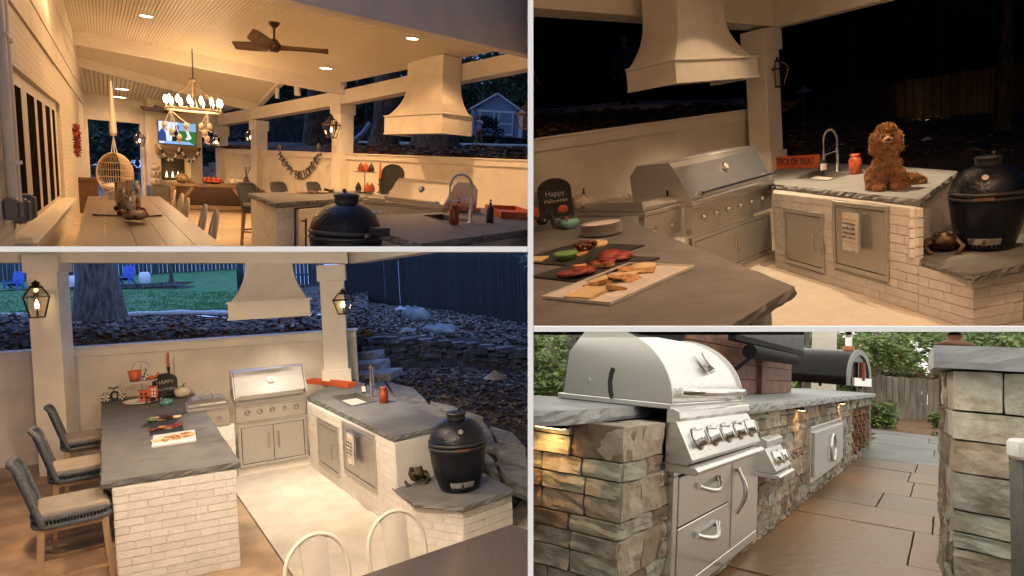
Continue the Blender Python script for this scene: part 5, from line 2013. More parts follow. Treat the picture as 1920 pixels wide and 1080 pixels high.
# ---- round ceiling light fitting, then the added lamps of this kitchen
def downlight(label, p, e, col, bay, spot=R(110), face=None, r=.075, group='recessed ceiling lights', trim=True, aim=(0, 0, -1), strength=M_can):
    t = thing('downlight', label, 'ceiling light', p, 0, group, bay)
    MB().lathe([(r * 1.3, 0), (r * 1.3, -.008), (r * 1.02, -.01), (r, .0)], 22).build('trim_ring', M_white, t, bay)
    MB().lathe([(r, -.004), (.001, -.0045)], 22).build('lens', strength, t, bay, fix=False)
    l = lamp('downlight_lamp', (0, 0, 0), e, col, .05, bay, 'SPOT', spot, .7)
    l.parent = t; l.matrix_basis = Matrix.Translation((0, 0, -.03)) @ (-Vector(aim)).to_track_quat('Z', 'Y').to_matrix().to_4x4()
    return t


NEU = (1, .83, .66)
mb = MB(); mb.add([b.T3 @ Vector((x, y, (CLB - .0008) * y)) + b.o for x, y in ((-14, 1.1), (.2, 1.1), (.25, 10.2), (-14, 9.4))], [(0, 1, 2, 3)]); mb.build('ceiling', M_white, pav, bayspace=True, fix=False)  # unseen sheet added for reflections in the steel and bounce light
# added lamps without fittings at the top edge, standing for ceiling lights
for (u, d, e_, c_, sp) in ((560, 7.6, 480, NEU, 92), (330, 6.0, 170, (1, .78, .5), 140), (60, 6.2, 260, (1, .62, .32), 140), (640, 4.4, 130, NEU, 140)):
    lamp('added_lamp', b.at(u, 472.5, d), e_, c_, .06, b, 'SPOT', R(sp), .5, (0, .25, -1))
for (u, d, e_, c_) in ((180, 3.4, 150, (1, .7, .45)), (560, 3.2, 190, NEU), (520, 5.6, 120, NEU), (820, 2.6, 16, NEU)):
    lamp('added_lamp', b.at(u, 476, d) - Vector((0, 0, .02)), e_, c_, .08, b)  # added points of fill light for the upright faces
hl = lamp('hood_lamp', (0, 0, 0), 45, NEU, .04, b, 'SPOT', R(120), .6)
hl.parent = hood; hl.matrix_basis = Matrix.Translation((0, -.62, .02)) @ Matrix.Rotation(R(-8), 4, 'X')
# ================================================================== upper right place: the same kind of kitchen at night, dog on the counter
CUR[0] = B2
b = B2
fl = MB(); fl.box(-6, 9, .5, 12, -.12, 0); struct('floor', fl, M_concrete)
WA, WB = b.on(1098, 386, .92), b.on(1432, 312, .92)
wd = (WB - WA); wd.z = 0; wd.normalize()
wy = math.atan2(wd.y, wd.x)
W0, W1 = WA - wd * 1.6, WA + wd * 3.75
zcap = 1.82
kw = thing('boundary_wall', 'cream low wall with moulded cap behind the steel grill at night', 'wall', (WA.x, WA.y, 0))
mb = MB(); wall_box(mb, W0, W1, .22, 0, zcap - .16); mb.build('wall_panel', M_plaster, kw, bayspace=True)
mb = MB(); wall_box(mb, W0, W1, .3, zcap - .159, zcap - .03, .035); mb.build('cap_board', M_white, kw, bayspace=True)
mb = MB(); wall_box(mb, W0, W1, .36, zcap - .029, zcap, .06); mb.build('cap', M_white, kw, bayspace=True, bev=.006)

pav = thing('pavilion', 'cream pavilion posts and beams above the counter with the dog', 'pavilion', (WA.x, WA.y, 0))
c2 = b.at(1433, 200, 9.3)
zb = b.z(c2, 57)
column(c2, .33, 0, zb, b.z(c2, 98), (.7, b.z(c2, 284)), b, pav, wy)
e0 = b.at(1000, 6, 7.2)
zl, zr = e0.z, b.z(c2, 56)
mb = MB(); wall_box(mb, e0 - wd * 1, c2 + wd * .2, .34, zl - .05, zl + 1.2, .2, zr, zr + 1.2); mb.build('beam', M_white, pav, bayspace=True)
q2 = b.at(1657, 0, 7.0); dd = q2 - c2; dd.z = 0
mb = MB(); wall_box(mb, c2 + wd * .22, (c2.x + dd.x * 1.6, c2.y + dd.y * 1.6), .3, zr, zr + .95, .1, zr + (q2.z - zr) * 1.6, zr + (q2.z - zr) * 1.6 + .95); mb.build('beam', M_white, pav, bayspace=True)
mb = MB(); mb.add([(e0.x - 3, e0.y - 6, zl + .9), (c2.x + 3, c2.y - 6, zr + .9), (c2.x + 3, c2.y + .3, zr + .9), (e0.x - 3, e0.y + .3, zl + .9)], [(0, 1, 2, 3)]); mb.build('ceiling', M_white, pav, bayspace=True, fix=False)

hl_ = b.at(1268, 148, 6.9)
gdir = (b.on(1437, 345, .92) - b.on(1283, 390, .92)).normalized()
gy = math.atan2(gdir.y, gdir.x)
gnv = Vector((-gdir.y, gdir.x, 0))
HW, HD = 1.78, .66
hp = hl_ + gdir * HW / 2 + gnv * HD
hood = thing('range_hood', 'large cream flared hood with lit front hanging over the grill at night', 'range hood', (hp.x, hp.y, hl_.z - .05), gy)
range_hood(hood, HW, HD, .235, .62, .98, .47, .6, seam=False)

# peninsula in front
pp = [xy(b.on(*q, .92)) for q in ((1490, 537), (1172, 411), (1150, 392), (985, 425))] + [(-.5, 3.0), (.35, 1.9)] + [xy(b.on(1300, 655, .92))]
pen = thing('peninsula', 'grey bluestone peninsula top with food platters in the foreground', 'counter', (pp[0][0], pp[0][1], 0))
slab(pp, .865, .92, .016, .05).build('countertop', M_slate, pen, bayspace=True)
pc = Vector((.7, 4.6, 0))
ip = [Vector((p[0], p[1], 0)).lerp(pc, .09) for p in pp]
core = MB(); core.prism([xy(p.lerp(pc, .006)) for p in ip], 0, .86); core.build('brick_core', M_mortar, pen, bayspace=True)
brick_face(pen, ip[6], ip[0], .3, .86, M_brick, course=.075, n=Vector((.8, -.6, 0)))
brick_face(pen, ip[0], ip[1], 0, .86, M_brick, course=.075, n=Vector((1, 0, 0)))

# grill line
gA = b.on(1283, 390, .92); gB = b.on(1440, 345, .92); gA.z = gB.z = 0
gc = (gA + gB) / 2 + gdir * .02
gas_grill('big stainless grill with closed lid and row of knobs beside the small burner at night', gc, gy, (gB - gA).length, lid_h=.40, panel_h=.27, knobs=6, depth=.78, zc0=.1)
mb = MB(); wall_box(mb, gA, gB + gdir * .1, .1, 0, .1, .0); mb.build('kick_board', M_plaster, None, kind='structure')
sa, sb_ = b.on(1197, 407, .92), b.on(1266, 391, .92); sa.z = sb_.z = 0
sc_ = (sa + sb_) / 2 + gdir * .04
side_burner('stainless side burner with domed flat lid next to the speckled pumpkin', sc_, gy - R(4), (sb_ - sa).length * 1.14, panel_h=.26, depth=.95)
bw = thing('burner_base', 'white brick strip between side burner and big grill', 'counter base', gA, gy)
mb = MB(); wall_box(mb, gA - gdir * .75, gA - gdir * .012, .1, 0, .62, -.007); mb.build('brick_core', M_mortar, bw, bayspace=True)
brick_face(bw, gA - gdir * .72, gA - gdir * .02, 0, .62, M_brick, course=.08)

# sink leg with doors
sp_ = [xy(b.on(*q, .92)) for q in ((1440, 344), (1725, 374), (1797, 321), (1640, 309), (1462, 303))]
leg = thing('sink_counter', 'white brick counter with bluestone top on which the dog sits', 'counter', (sp_[1][0], sp_[1][1], 0))
top = slab(sp_, .86, .92, .016, .05).build('countertop', M_slate, leg, bayspace=True)
fA, fB = b.on(1455, 500), b.on(1764, 599)
fd, fn, fL = outward(fA, fB)
fC = b.wall(1824, 560, fA, fB); fC.z = 0
sd = lambda p: (Vector((p.x, p.y, 0)) - Vector((fA.x, fA.y, 0))).dot(fd)
fEnd = sd(b.wall(1722, 420, fA, fB))
D1a, D1b = b.wall(1473, 440, fA, fB), b.wall(1546, 450, fA, fB)
D2a, D2b = b.wall(1564, 430, fA, fB), b.wall(1668, 450, fA, fB)
z1 = [b.z(D1a, 491), b.z(D1a, 389)]; z2 = [b.z(D2a, 500), min(.85, b.z(D2a, 363))]
core = MB(); core.prism([xy(fA - fn * .007), xy(fA + fd * (fEnd - .04) - fn * .007), sp_[2], sp_[3], sp_[4]], 0, .858); core.build('brick_core', M_mortar, leg, bayspace=True)
brick_face(leg, fA, fA + fd * fEnd, 0, .858, M_brick, course=.078, blen=.25, holes=[(sd(D1a), sd(D1b), *z1), (sd(D2a), sd(D2b), *z2)])
eA2 = fA + fd * (fEnd - .03); eA2.z = 0
brick_face(leg, eA2, Vector((sp_[2][0], sp_[2][1], 0)) - fd * .1, .45, .858, M_brick, course=.078, blen=.25)
steel_door(None, 'small stainless access door near the grill corner at night', D1a, D1b, z1[0], z1[1], lead=.02)
steel_door(None, 'large stainless door with light streaks behind the hanging towel', D2a, D2b, z2[0], z2[1], lead=.02, handle=False)
tp = b.wall(1610, 396, fA, fB); tw = tp + fn * .07
towel('white towel with dark and orange print hanging below the dog', (tw.x, tw.y, b.z(tp, 396)), math.atan2(fd.y, fd.x), .23, b.z(tp, 396) - b.z(tp, 468), b)
s_pts = [b.on(*q, .92) for q in ((1492, 334), (1552, 339), (1592, 326), (1530, 320))]
cm = MB(); cm.prism([LOC[leg.name].inverted() @ p for p in s_pts], .8, 1.0); cut(top, cm)
snk = thing('sink', 'dark square sink in the bluestone left of the dog', 'sink', s_pts[0])
mb = MB(); ce = sum(s_pts, Vector()) / 4
for i in range(4):
    p, q = s_pts[i], s_pts[(i + 1) % 4]
    u = Vector((0, 0, .006)); dn = Vector((0, 0, -.16))
    po, qo, pi, qi, pb, qb = p.lerp(ce, -.05) + u, q.lerp(ce, -.05) + u, p.lerp(ce, .06), q.lerp(ce, .06), p.lerp(ce, .1) + dn, q.lerp(ce, .1) + dn
    mb.add([po, qo, qi + u, pi + u, qb, pb], [(0, 1, 2, 3), (3, 2, 4, 5)])
mb.add([p.lerp(ce, .1) + Vector((0, 0, -.16)) for p in s_pts], [(0, 1, 2, 3)])
mb.build('bowl', MATS['sink_steel'], snk, bayspace=True)
fp = b.on(1571, 322, .92)
spring_faucet('tall arched chrome faucet left of the dog', fp, cam_yaw(fp) - R(80), b.z(fp, 240) - .92, .15)
soap_bottle('small dark bottle with pale label between orange sign and faucet', b.on(1543, 322, .92), .2, .05)
jar('rust orange jar standing between faucet and dog', b.on(1604, 326, .92), .23, .068, M_rust)
p0, p1 = b.on(1448, 317, .92), b.on(1537, 315, .92)
ol = (p1 - p0).length * .98
t = thing('orange_sign', 'orange wooden sign reading trick or treat behind the sink', 'sign', (p0 + p1) / 2, math.atan2((p1 - p0).y, (p1 - p0).x))
oh = b.z(p0, 294) - .92
MB().box(-ol / 2, ol / 2, 0, .03, 0.001, oh).build('board', M_orange, t, bev=.004)
text('TRICK OR TREAT', oh * .78, M_ink, t, Matrix.Translation((0, -.003, oh * .52)) @ FACE, sx=(ol * .92) / (oh * .78 * 8.9))

# low ledge with ceramic grill and frog
lz = .45
lp = [xy(b.on(*q, lz)) for q in ((1720, 482), (1826, 514), (1930, 494), (1930, 440), (1800, 440))] + [sp_[2]]
led = thing('grill_ledge', 'low white brick ledge under the dark ceramic grill and frog at night', 'counter', (lp[1][0], lp[1][1], 0))
slab(lp, lz - .06, lz, .016, .05).build('ledge_top', M_slate, led, bayspace=True)
lc = Vector((sum(p[0] for p in lp) / 6, sum(p[1] for p in lp) / 6, 0))
ins = [Vector((p[0], p[1], 0)).lerp(lc, .07) for p in lp]
ins[0] = fA + fd * (fEnd + .005); ins[1] = fC
for p in ins: p.z = 0
core = MB(); core.prism([xy(p.lerp(lc, .009)) for p in ins], 0, lz - .062); core.build('brick_core', M_mortar, led, bayspace=True)
brick_face(led, ins[0], ins[1], 0, lz - .062, M_brick, course=.078, blen=.25)
brick_face(led, ins[1], ins[2], 0, lz - .062, M_brick, course=.078, blen=.25)
ep = b.on(1849, 464, lz)
egg_grill('big dark ceramic grill with domed lid on the ledge right of the dog', ep, cam_yaw(ep) - R(4), .52, b.z(ep, 291) - lz)
fp = b.on(1770, 470, lz)
frog('brown frog statue sitting between brick end wall and ceramic grill at night', fp, cam_yaw(fp), .26, b)
lp_ = b.at(1456, 168, 9.2)
lantern('black wall lantern on the right post beside the night yard', lp_, wy + R(75), b.z(lp_, 103) - lp_.z, lit=1.5, wall=.2)

# things on the peninsula
ps = b.on(1128, 440, .92)
t = thing('plate_stack', 'stack of white patterned plates behind the food platters', 'plate stack', ps)
M_plate2 = mat('marbled_plate', (.74, .7, .66), .3, var=.12, vs=7, bump=0)
for i in range(8):
    MB().lathe([(.06, .0), (.1, .002), (.175, .016), (.178, .019), (.1, .008), (.001, .006)], 32, (0, 0, .001 + i * .0125)).build('plate', M_plate2, t)
hs = boards(b, [((1085, 477), (1025, 494), (1146, 457), ((1082, 462), (1092, 492)), M_slateplate, 'black slate platter nearest the plate stack with grapes and dip bowl'),
                ((1117, 503), (1049, 524), (1185, 480), ((1108, 488), (1128, 515)), M_slateplate, 'black slate platter of salami in the middle of the night peninsula'),
                ((1164, 531), (1083, 563), (1242, 497), ((1150, 517), (1176, 550)), M_plate, 'white oblong platter with crackers and cheese nearest the camera at night')])
_f = food
def food(kind, host, x, y, z, s, rot, label, k=0, tip=0.):
    return _f(kind, host, x, y, z, s, rot, label + ', on the night peninsula', k, tip)
spread(hs, 1.6)
food = _f
bp_ = b.on(1068, 428, .92)
t = thing('teal_bowl', 'teal glass bowl with dark candies left of the plate stack', 'bowl', bp_)
MB().lathe([(.06, 0), (.1, .03), (.105, .07), (.08, .1), (.075, .098), (.09, .06), (.001, .02)], 22).build('bowl', MATS['teal_glass'], t)
mb = MB()
for i in range(24): mb.ball((random.gauss(0, .03), random.gauss(0, .03), .08 + random.random() * .03), .014, seg=6, rings=4)
mb.build('candy', M_grape, t)
tmp_ = b.on(1046, 408, .92)
ts = tombstone('black arched chalk sign lettered Happy Halloween beside the pumpkin', tmp_, cam_yaw(tmp_) + R(6), .36, b.z(tmp_, 341) - .92 + .03, b)
for (s_, z, sz) in (('Happy', .27, .085), ('Halloween', .19, .062)):
    text(s_, sz, M_chalk, ts, Matrix.Translation((0, -.006, z)) @ FACE)
mb = MB(); mb.lathe([(.001, .05), (.055, .06), (.06, .1), (.03, .13), (.001, .135)], 14, (.07, -.002, 0), sy=.12); mb.build('painted_pumpkin', M_orange, ts)
pumpkin('cream pumpkin with curled stem against the low wall at night', b.on(1098, 395, .92), .17, .2, M_pumpkin, spots=True)
cp = b.on(1060, 392, .92)
t = thing('candlestick', 'dark candlestick with slanting orange candle behind the chalk sign', 'candlestick', cp, cam_yaw(cp), tilt=Matrix.Rotation(R(-6), 4, 'Y'))
zc = b.z(cp, 312) - .92; zt = b.z(cp, 272) - .92
mb = MB(); mb.lathe([(.07, 0), (.05, .02), (.015, .04), (.012, zc * .5), (.04, zc * .6), (.014, zc * .7), (.022, zc * .88), (.036, zc)], 14)
for k in range(5): mb.tube([(0, 0, zc * .62), (.05 * math.cos(k), .05 * math.sin(k), zc * .66), (.08 * math.cos(k), .08 * math.sin(k), zc * .55)], [.01, .008, .004], 5)
mb.build('stick', M_black, t)
MB().lathe([(.024, zc + .001), (.02, zt), (.001, zt + .005)], 12).build('candle', M_orange, t)
spider('black wire spider at the left edge beside the chalk sign', b.on(1018, 432, .92), .2, b, R(15))
k = thing('orange_card', 'small orange card standing at the left end of the night peninsula', 'card', b.on(1004, 418, .92), R(10))
MB().box(-.1, .05, 0, .012, 0, .17).build('card', M_orange, k)


# the dog: one continuous body
def blob(name, parts, m, parent, voxel=.012, disp=.0, dsc=30., smooth=2):
    mb = MB()
    for p in parts:
        if p[0] == 'b': mb.ball(p[1], *p[2], 14, 10)
        else: mb.tube(p[1], p[2], 10)
    me = bpy.data.meshes.new(name); me.from_pydata([tuple(v) for v in mb.v], [], mb.f)
    o = bpy.data.objects.new(name, me); COL.objects.link(o)
    r = o.modifiers.new('r', 'REMESH'); r.mode = 'VOXEL'; r.voxel_size = voxel
    s = o.modifiers.new('s', 'SMOOTH'); s.factor = .6; s.iterations = smooth
    dg = bpy.context.evaluated_depsgraph_get(); dg.update()
    me2 = bpy.data.meshes.new_from_object(o.evaluated_get(dg)); bpy.data.objects.remove(o); me2.name = name
    if disp:
        ns = [v.normal.copy() for v in me2.vertices]
        for v, n in zip(me2.vertices, ns):
            k = noise.noise(v.co * dsc) + .6 * noise.noise(v.co * dsc * 2.3)
            v.co += n * disp * k
    me2.materials.clear(); me2.materials.append(m)
    for p in me2.polygons: p.use_smooth = True
    return link(name, me2, parent)


# added lamp without a fitting that lights the brown fence
lamp('added_fence_lamp', b.at(1738, 222, 18.0), 6, (1, .6, .3), .05, b)
M_fur = mat('apricot_curly_fur', (.46, .24, .10), .85, var=.3, vs=18, bump=.5, bs=70)
dp = b.on(1662, 354, .92)
dog = thing('dog', 'apricot curly dog sitting on the bluestone counter looking ahead', 'dog', dp, cam_yaw(dp) + R(6))
P = [('b', (0, .06, .2), (.1, .13, .18)), ('b', (0, 0, .27), (.092, .095, .15)), ('b', (0, .0, .37), (.085, .085, .1)),
     ('b', (0, -.02, .47), (.088, .088, .082)), ('b', (0, -.012, .53), (.075, .075, .06)), ('b', (0, -.10, .445), (.046, .058, .04)), ('b', (0, -.095, .425), (.042, .05, .034)),
     ('b', (-.098, .0, .43), (.03, .045, .085)), ('b', (.098, .0, .43), (.03, .045, .085)), ('b', (-.1, -.005, .37), (.032, .04, .04)), ('b', (.1, -.005, .37), (.032, .04, .04)),
     ('b', (-.098, .1, .1), (.06, .13, .1)), ('b', (.098, .1, .1), (.06, .13, .1)), ('b', (-.125, .01, .03), (.036, .08, .03)), ('b', (.125, .01, .03), (.036, .08, .03)),
     ('t', [(-.065, -.05, .26), (-.07, -.075, .14), (-.07, -.085, .03)], [.046, .036, .034]), ('t', [(.065, -.05, .26), (.07, -.075, .14), (.07, -.085, .03)], [.046, .036, .034]),
     ('b', (-.07, -.12, .028), (.044, .055, .03)), ('b', (.07, -.12, .028), (.044, .055, .03)),
     ('t', [(.06, .18, .06), (.16, .2, .05), (.26, .18, .045), (.33, .14, .035)], [.05, .055, .05, .02])]
body = blob('body', P, M_fur, dog, .0095, .005, 42)
cl = MB(); rn = random.Random(3)
for v in body.data.vertices:
    for k in range(6):
        c, n = v.co + Vector((rn.gauss(0, .004), rn.gauss(0, .004), rn.gauss(0, .004))), v.normal
        if (c - Vector((0, -.13, .46))).length < .066 or ((abs(c.x) - .036) ** 2 + (c.z - .49) ** 2 < .0007 and c.y < -.05): continue
        t_ = n.cross(Vector((rn.gauss(0, 1), rn.gauss(0, 1), rn.gauss(0, 1)))).normalized()
        L2 = rn.uniform(.009, .02); a, d_ = t_ * .0014, (n * .8 + t_.cross(n) * rn.uniform(-1, 1) + Vector((0, 0, -.4))).normalized() * L2
        cl.add([c - a, c + a, c + d_ * .6 + a * .8 + n * .002, c + d_ + t_ * .006 * rn.choice((-1, 1)) - n * .003], [(0, 1, 2, 3)])
fur = cl.build('curly_coat', M_fur, dog, fix=False); fur['kind'] = 'stuff'
mb = MB(); mb.ball((0, -.16, .457), .023, .016, .018, 10, 8); mb.build('nose', M_ink, dog)
for sx in (-1, 1):
    MB().ball((sx * .036, -.106, .49), .015, seg=10, rings=8).build('eye', mat('wet_black', (.01, .008, .006), .08, bump=0, coat=.5), dog)
mb = MB(); mb.tube([(-.03, -.143, .425), (0, -.151, .42), (.03, -.143, .425)], .004, 6); mb.build('mouth', M_ink, dog)

# night yard
US = (900, 1000, 1150, 1300, 1440, 1500)
def r2(v, d, us=US):
    return [b.at(u, v - (u - 1150) * .05, d) for u in us]
rows = [[b.wall(u, 215, WA, WB) + Vector((-.1, .3, 0)) for u in US]]
for p in rows[0]: p.z = zcap - .12
rows += [r2(213, 13), r2(203, 19), r2(192, 32), r2(186, 60)]
yd, ydf = surface('yard', rows, M_soil, b, rough=.04)
leaf_scatter('fallen_leaves', lambda: ydf(random.random(), random.random() ** 1.5 * .32), 2600, [M_leafC, M_leafA, M_leafC, M_leafD], (.06, .13))
for (dv, d) in ((0, 14.5), (-9, 20)):
    mb = MB(); pts = [b.at(u, 212 + dv - (u - 1150) * .05 + 3 * math.sin(u * .02), d) + Vector((0, 0, .05)) for u in range(960, 1400, 15)]
    mb.tube(pts, .09, 6); mb.build('stone_edging', MATS['pale_gravel'], None, kind='structure')
URr = (1440, 1560, 1680, 1800, 1960)
rows = [[b.at(u, v, d) for u, v, d in zip(URr, (340, 345, 350, 355, 365), (11.2, 9, 8, 7.6, 7.4))], [b.at(u, v, d) for u, v, d in zip(URr, (262, 262, 266, 270, 275), (12, 12, 12, 12, 12))],
        [b.at(u, v, d) for u, v, d in zip(URr, (228, 226, 226, 228, 230), (17, 17, 17, 17, 17))], [b.at(u, v, d) for u, v, d in zip(URr, (205, 200, 196, 192, 190), (30, 30, 30, 30, 30))]]
yr, yrf = surface('leafy_bank', rows, M_soil, b, rough=.06)
leaf_scatter('fallen_leaves', lambda: yrf(random.random(), .2 + random.random() * .6), 2600, [M_leafB, M_leafA, M_leafD, M_leafD], (.05, .1))
f0, f1, f2, f3 = b.at(1400, 160, 24), b.at(1680, 190, 19), b.at(1790, 190, 18.6), b.at(1990, 190, 15)
zf0 = b.at(1730, 223, 19).z; zf1 = b.at(1730, 146, 19).z
M_fnight = mat('brown_fence', (.07, .05, .035), .9, var=.25, vs=4, bump=.25, rv=.2, stretch=(1.5, 1.5, .2))
board_fence('brown board fence faintly lit behind the dog at night', [xy(f0), xy(f1), xy(f2), xy(f3)], zf0, zf1, M_fnight, bw=.24, gap=.025)
for i, (u, v, d, hh, cr) in enumerate(((1600, 215, 22, 5, 2.4), (1560, 220, 26, 6, 2.6), (1760, 225, 23, 6.5, 3.2), (1880, 235, 14, 5.5, 2.6), (1040, 200, 30, 6, 3.5), (1180, 200, 34, 7, 4), (1480, 210, 32, 6, 3))):
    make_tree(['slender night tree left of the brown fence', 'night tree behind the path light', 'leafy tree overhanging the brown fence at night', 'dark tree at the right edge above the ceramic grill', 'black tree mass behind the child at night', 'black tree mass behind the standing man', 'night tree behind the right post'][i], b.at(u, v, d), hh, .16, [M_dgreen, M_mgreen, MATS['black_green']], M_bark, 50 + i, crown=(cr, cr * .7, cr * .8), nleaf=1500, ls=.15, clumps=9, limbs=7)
p = b.at(1508, 232, 14.5); path_light('path light with pale cap glowing behind the post', p, b.z(p, 174) - p.z, 1.3)
p = b.at(1738, 300, 9.5); path_light('thin dark path light behind the dog', p, b.z(p, 262) - p.z, .5)
p = b.at(1852, 318, 8.2)
t = thing('wire_basket', 'dark wire basket behind the ceramic grill', 'basket', p)
MB().lathe([(.13, 0), (.15, .15), (.16, .16), (.145, .15), (.12, .01)], 18).build('body', M_fieldstone, t)
pm = b.at(1181, 214, 17)
person('man in dark blue shirt standing in the night yard behind the hood', pm, R(-8), b.z(pm, 66) - pm.z, mat('navy_shirt', (.10, .14, .24), .85), mat('dark_trousers', (.02, .02, .025), .9),
       [((-.15, .01, .64), (-.155, -.03, .5)), ((.15, .01, .64), (.155, -.03, .5))], [((-.055, -.01, .27), (-.06, 0, 0)), ((.055, -.01, .27), (.07, .0, 0))], long_sleeve=True, hair=M_skin)
pm = b.at(1000, 214, 15)
person('child in pale shirt and shorts walking at the left edge of the night yard', pm, R(30), b.z(pm, 112) - pm.z, mat('pale_blue_shirt', (.3, .4, .6), .85), mat('grey_shorts', (.08, .09, .12), .9),
       [((-.14, .03, .65), (-.13, -.08, .54)), ((.14, -.03, .65), (.13, -.1, .55))], [((-.05, -.08, .28), (-.06, -.1, .02)), ((.06, .05, .26), (.12, .17, .03))], bare_legs=True)

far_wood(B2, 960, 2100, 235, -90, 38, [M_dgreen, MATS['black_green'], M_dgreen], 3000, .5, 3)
# night lamps
lp_ = hl_ + gdir * HW * .35 - gnv * .55; lp_.z = b.z(lp_, -60)
downlight('ceiling light washing the front of the hood', lp_, 190, (1, .68, .42), b, R(110))
q = (gc + fA) / 2 - gnv * .5 + Vector((.25, -.2, 0)); q.z = 3.3
downlight('ceiling light over the aisle corner beside the grill', q, 900, (1, .74, .48), b, R(76))
q = Vector((1.4, 4.4, 3.3)); downlight('ceiling light over the night peninsula', q, 190, (1, .58, .34), b, R(120))
q = Vector((2.6, 3.4, 3.2)); downlight('ceiling light in front of the steel doors', q, 210, (1, .6, .34), b, R(130), aim=(.25, .5, -1))
hl = lamp('hood_lamp', (0, 0, 0), 70, (1, .76, .48), .12, b, 'SPOT', R(130), .6)
hl.parent = hood; hl.matrix_basis = Matrix.Translation((.2, -.4, .02)) @ Matrix.Rotation(R(-10), 4, 'X')
lamp('added_lamp', Vector((.9, 2.6, 3.0)), 65, (1, .58, .33), .08, b)  # this and the next: added fill without fittings, for faces towards the camera
lamp('added_lamp', Vector((3.4, 3.0, 2.9)), 45, (1, .58, .33), .08, b)
# ================================================================== upper left place: the long porch with dining table, fireplace and kitchen
CUR[0] = B1
b = B1


def brickmat(name, col, sx, sy):
    m, n, out = nodes(name)
    L = n.links.new; N = n.nodes.new
    p = N('ShaderNodeBsdfPrincipled'); p.inputs['Roughness'].default_value = .65
    tc = N('ShaderNodeTexCoord'); sp = N('ShaderNodeSeparateXYZ'); cb = N('ShaderNodeCombineXYZ')
    L(tc.outputs['Object'], sp.inputs[0]); L(sp.outputs[0], cb.inputs[0]); L(sp.outputs[2], cb.inputs[1])
    br = N('ShaderNodeTexBrick'); br.inputs['Scale'].default_value = 1
    br.inputs['Brick Width'].default_value = sx; br.inputs['Row Height'].default_value = sy; br.inputs['Mortar Size'].default_value = .008
    br.inputs['Color1'].default_value = V4(col); br.inputs['Color2'].default_value = V4([c * .94 for c in col]); br.inputs['Mortar'].default_value = V4([c * .85 for c in col])
    L(cb.outputs[0], br.inputs['Vector']); L(br.outputs[0], p.inputs['Base Color'])
    bp = N('ShaderNodeBump'); bp.invert = True; bp.inputs['Strength'].default_value = .5; bp.inputs['Distance'].default_value = .02
    L(br.outputs['Fac'], bp.inputs['Height']); L(bp.outputs[0], p.inputs['Normal']); L(p.outputs[0], out.inputs[0])
    return m


M_bwall = brickmat('far_painted_brick', (.76, .7, .58), .24, .08)
M_gap = mat('beadboard_groove', (.3, .24, .17), .8, var=.05, bump=0)
M_ceil = mat('beadboard_paint', (.74, .66, .52), .45, var=.03, bump=.02)
fl = MB(); fl.box(-22, 6, 2, 28, -.12, 0); struct('floor', fl, mat('buff_concrete', (.46, .37, .26), .6, var=.15, vs=1.5, bump=.1))

# ---- house wall on the left with its row of windows
pB, pA = b.on(22, 459, .62), b.on(126, 368, .62)
ld = (pA - pB); ld.z = 0; ld.normalize()
ln = Vector((ld.y, -ld.x, 0))
lw = lambda u, v=300: b.wall(u, v, pB, pA)
sL = lambda p: (Vector((p[0], p[1], 0)) - Vector((pB.x, pB.y, 0))).dot(ld)
LE = sL(lw(160, 270))
hw = thing('house_wall', 'long cream painted brick house wall with plank siding above the dark windows', 'wall', (pB.x, pB.y, 0), math.atan2(ld.y, ld.x))
wx0, wx1 = sL(lw(21, 300)) - .1, sL(lw(118, 290))
H0, H1 = .62, 2.2
mb = MB()
mb.box(-3, LE, 0, .3, 0, H0); mb.box(-3, LE, 0, .3, H1, 2.74); mb.box(wx1 + .001, LE, 0, .3, H0 + .001, H1 - .001); mb.box(-3, wx0, 0, .3, H0 + .001, H1 - .001)
mb.build('brickwork', M_bwall, hw)
for k in range(5):
    MB().box(-3, LE, -.02 - .006 * (k % 2), .3, 2.76 + k * .34, 2.76 + (k + 1) * .34 - .02).build('siding_plank', M_white, hw)
MB().box(-3, LE, .03, .28, 2.742, 4.5).build('siding_backing', M_dark, hw)
MB().box(wx0 - .1, wx1 + .1, -.16, .02, H0 - .09, H0 - .002).build('window_sill', M_white, hw, bev=.008)
wn = MB().box(wx0, wx1, .06, .12, H1 - .14, H1).build('window', M_white, hw)
MB().box(wx0, wx1, .06, .12, H0, H0 + .06).build('bottom_rail', M_white, wn)
ed = [sL(lw(u, 300)) for u in (22, 33, 40, 59, 68, 81, 85, 94, 99, 107, 110, 115)]
M_pane = mat('dark_window_screen', (.018, .014, .011), .9, var=.2, bump=0, spec=0)
prev = wx0
for k in range(6):
    a, c = ed[2 * k], ed[2 * k + 1]
    MB().box(prev, a, .05, .12, H0 + .061, H1 - .141).build('mullion', M_white, wn)
    MB().box(a, c, .053, .06, H0 + .061, H1 - .141).build('pane', M_pane, wn)
    prev = c
MB().box(prev, wx1, .05, .12, H0 + .061, H1 - .141).build('mullion', M_white, wn)
for (u, r, lab) in ((-5, .04, 'pale conduit pipe at the frame edge on the house wall'), (7, .03, 'pale conduit pipe closest to the window on the house wall')):
    p = lw(u, 200) + ln * .05; p.z = 0
    t = thing('conduit_pipe', lab, 'pipe', p)
    MB().tube([(0, 0, .95), (0, 0, 4.2)], r, 10).build('pipe', M_white, t)
    for z in (1.3, 2.3, 3.0): MB().lathe([(r + .02, z), (r + .02, z + .03)], 10).build('clamp', M_white, t)
M_grey = mat('grey_plastic', (.14, .14, .14), .5, var=.1, bump=0)
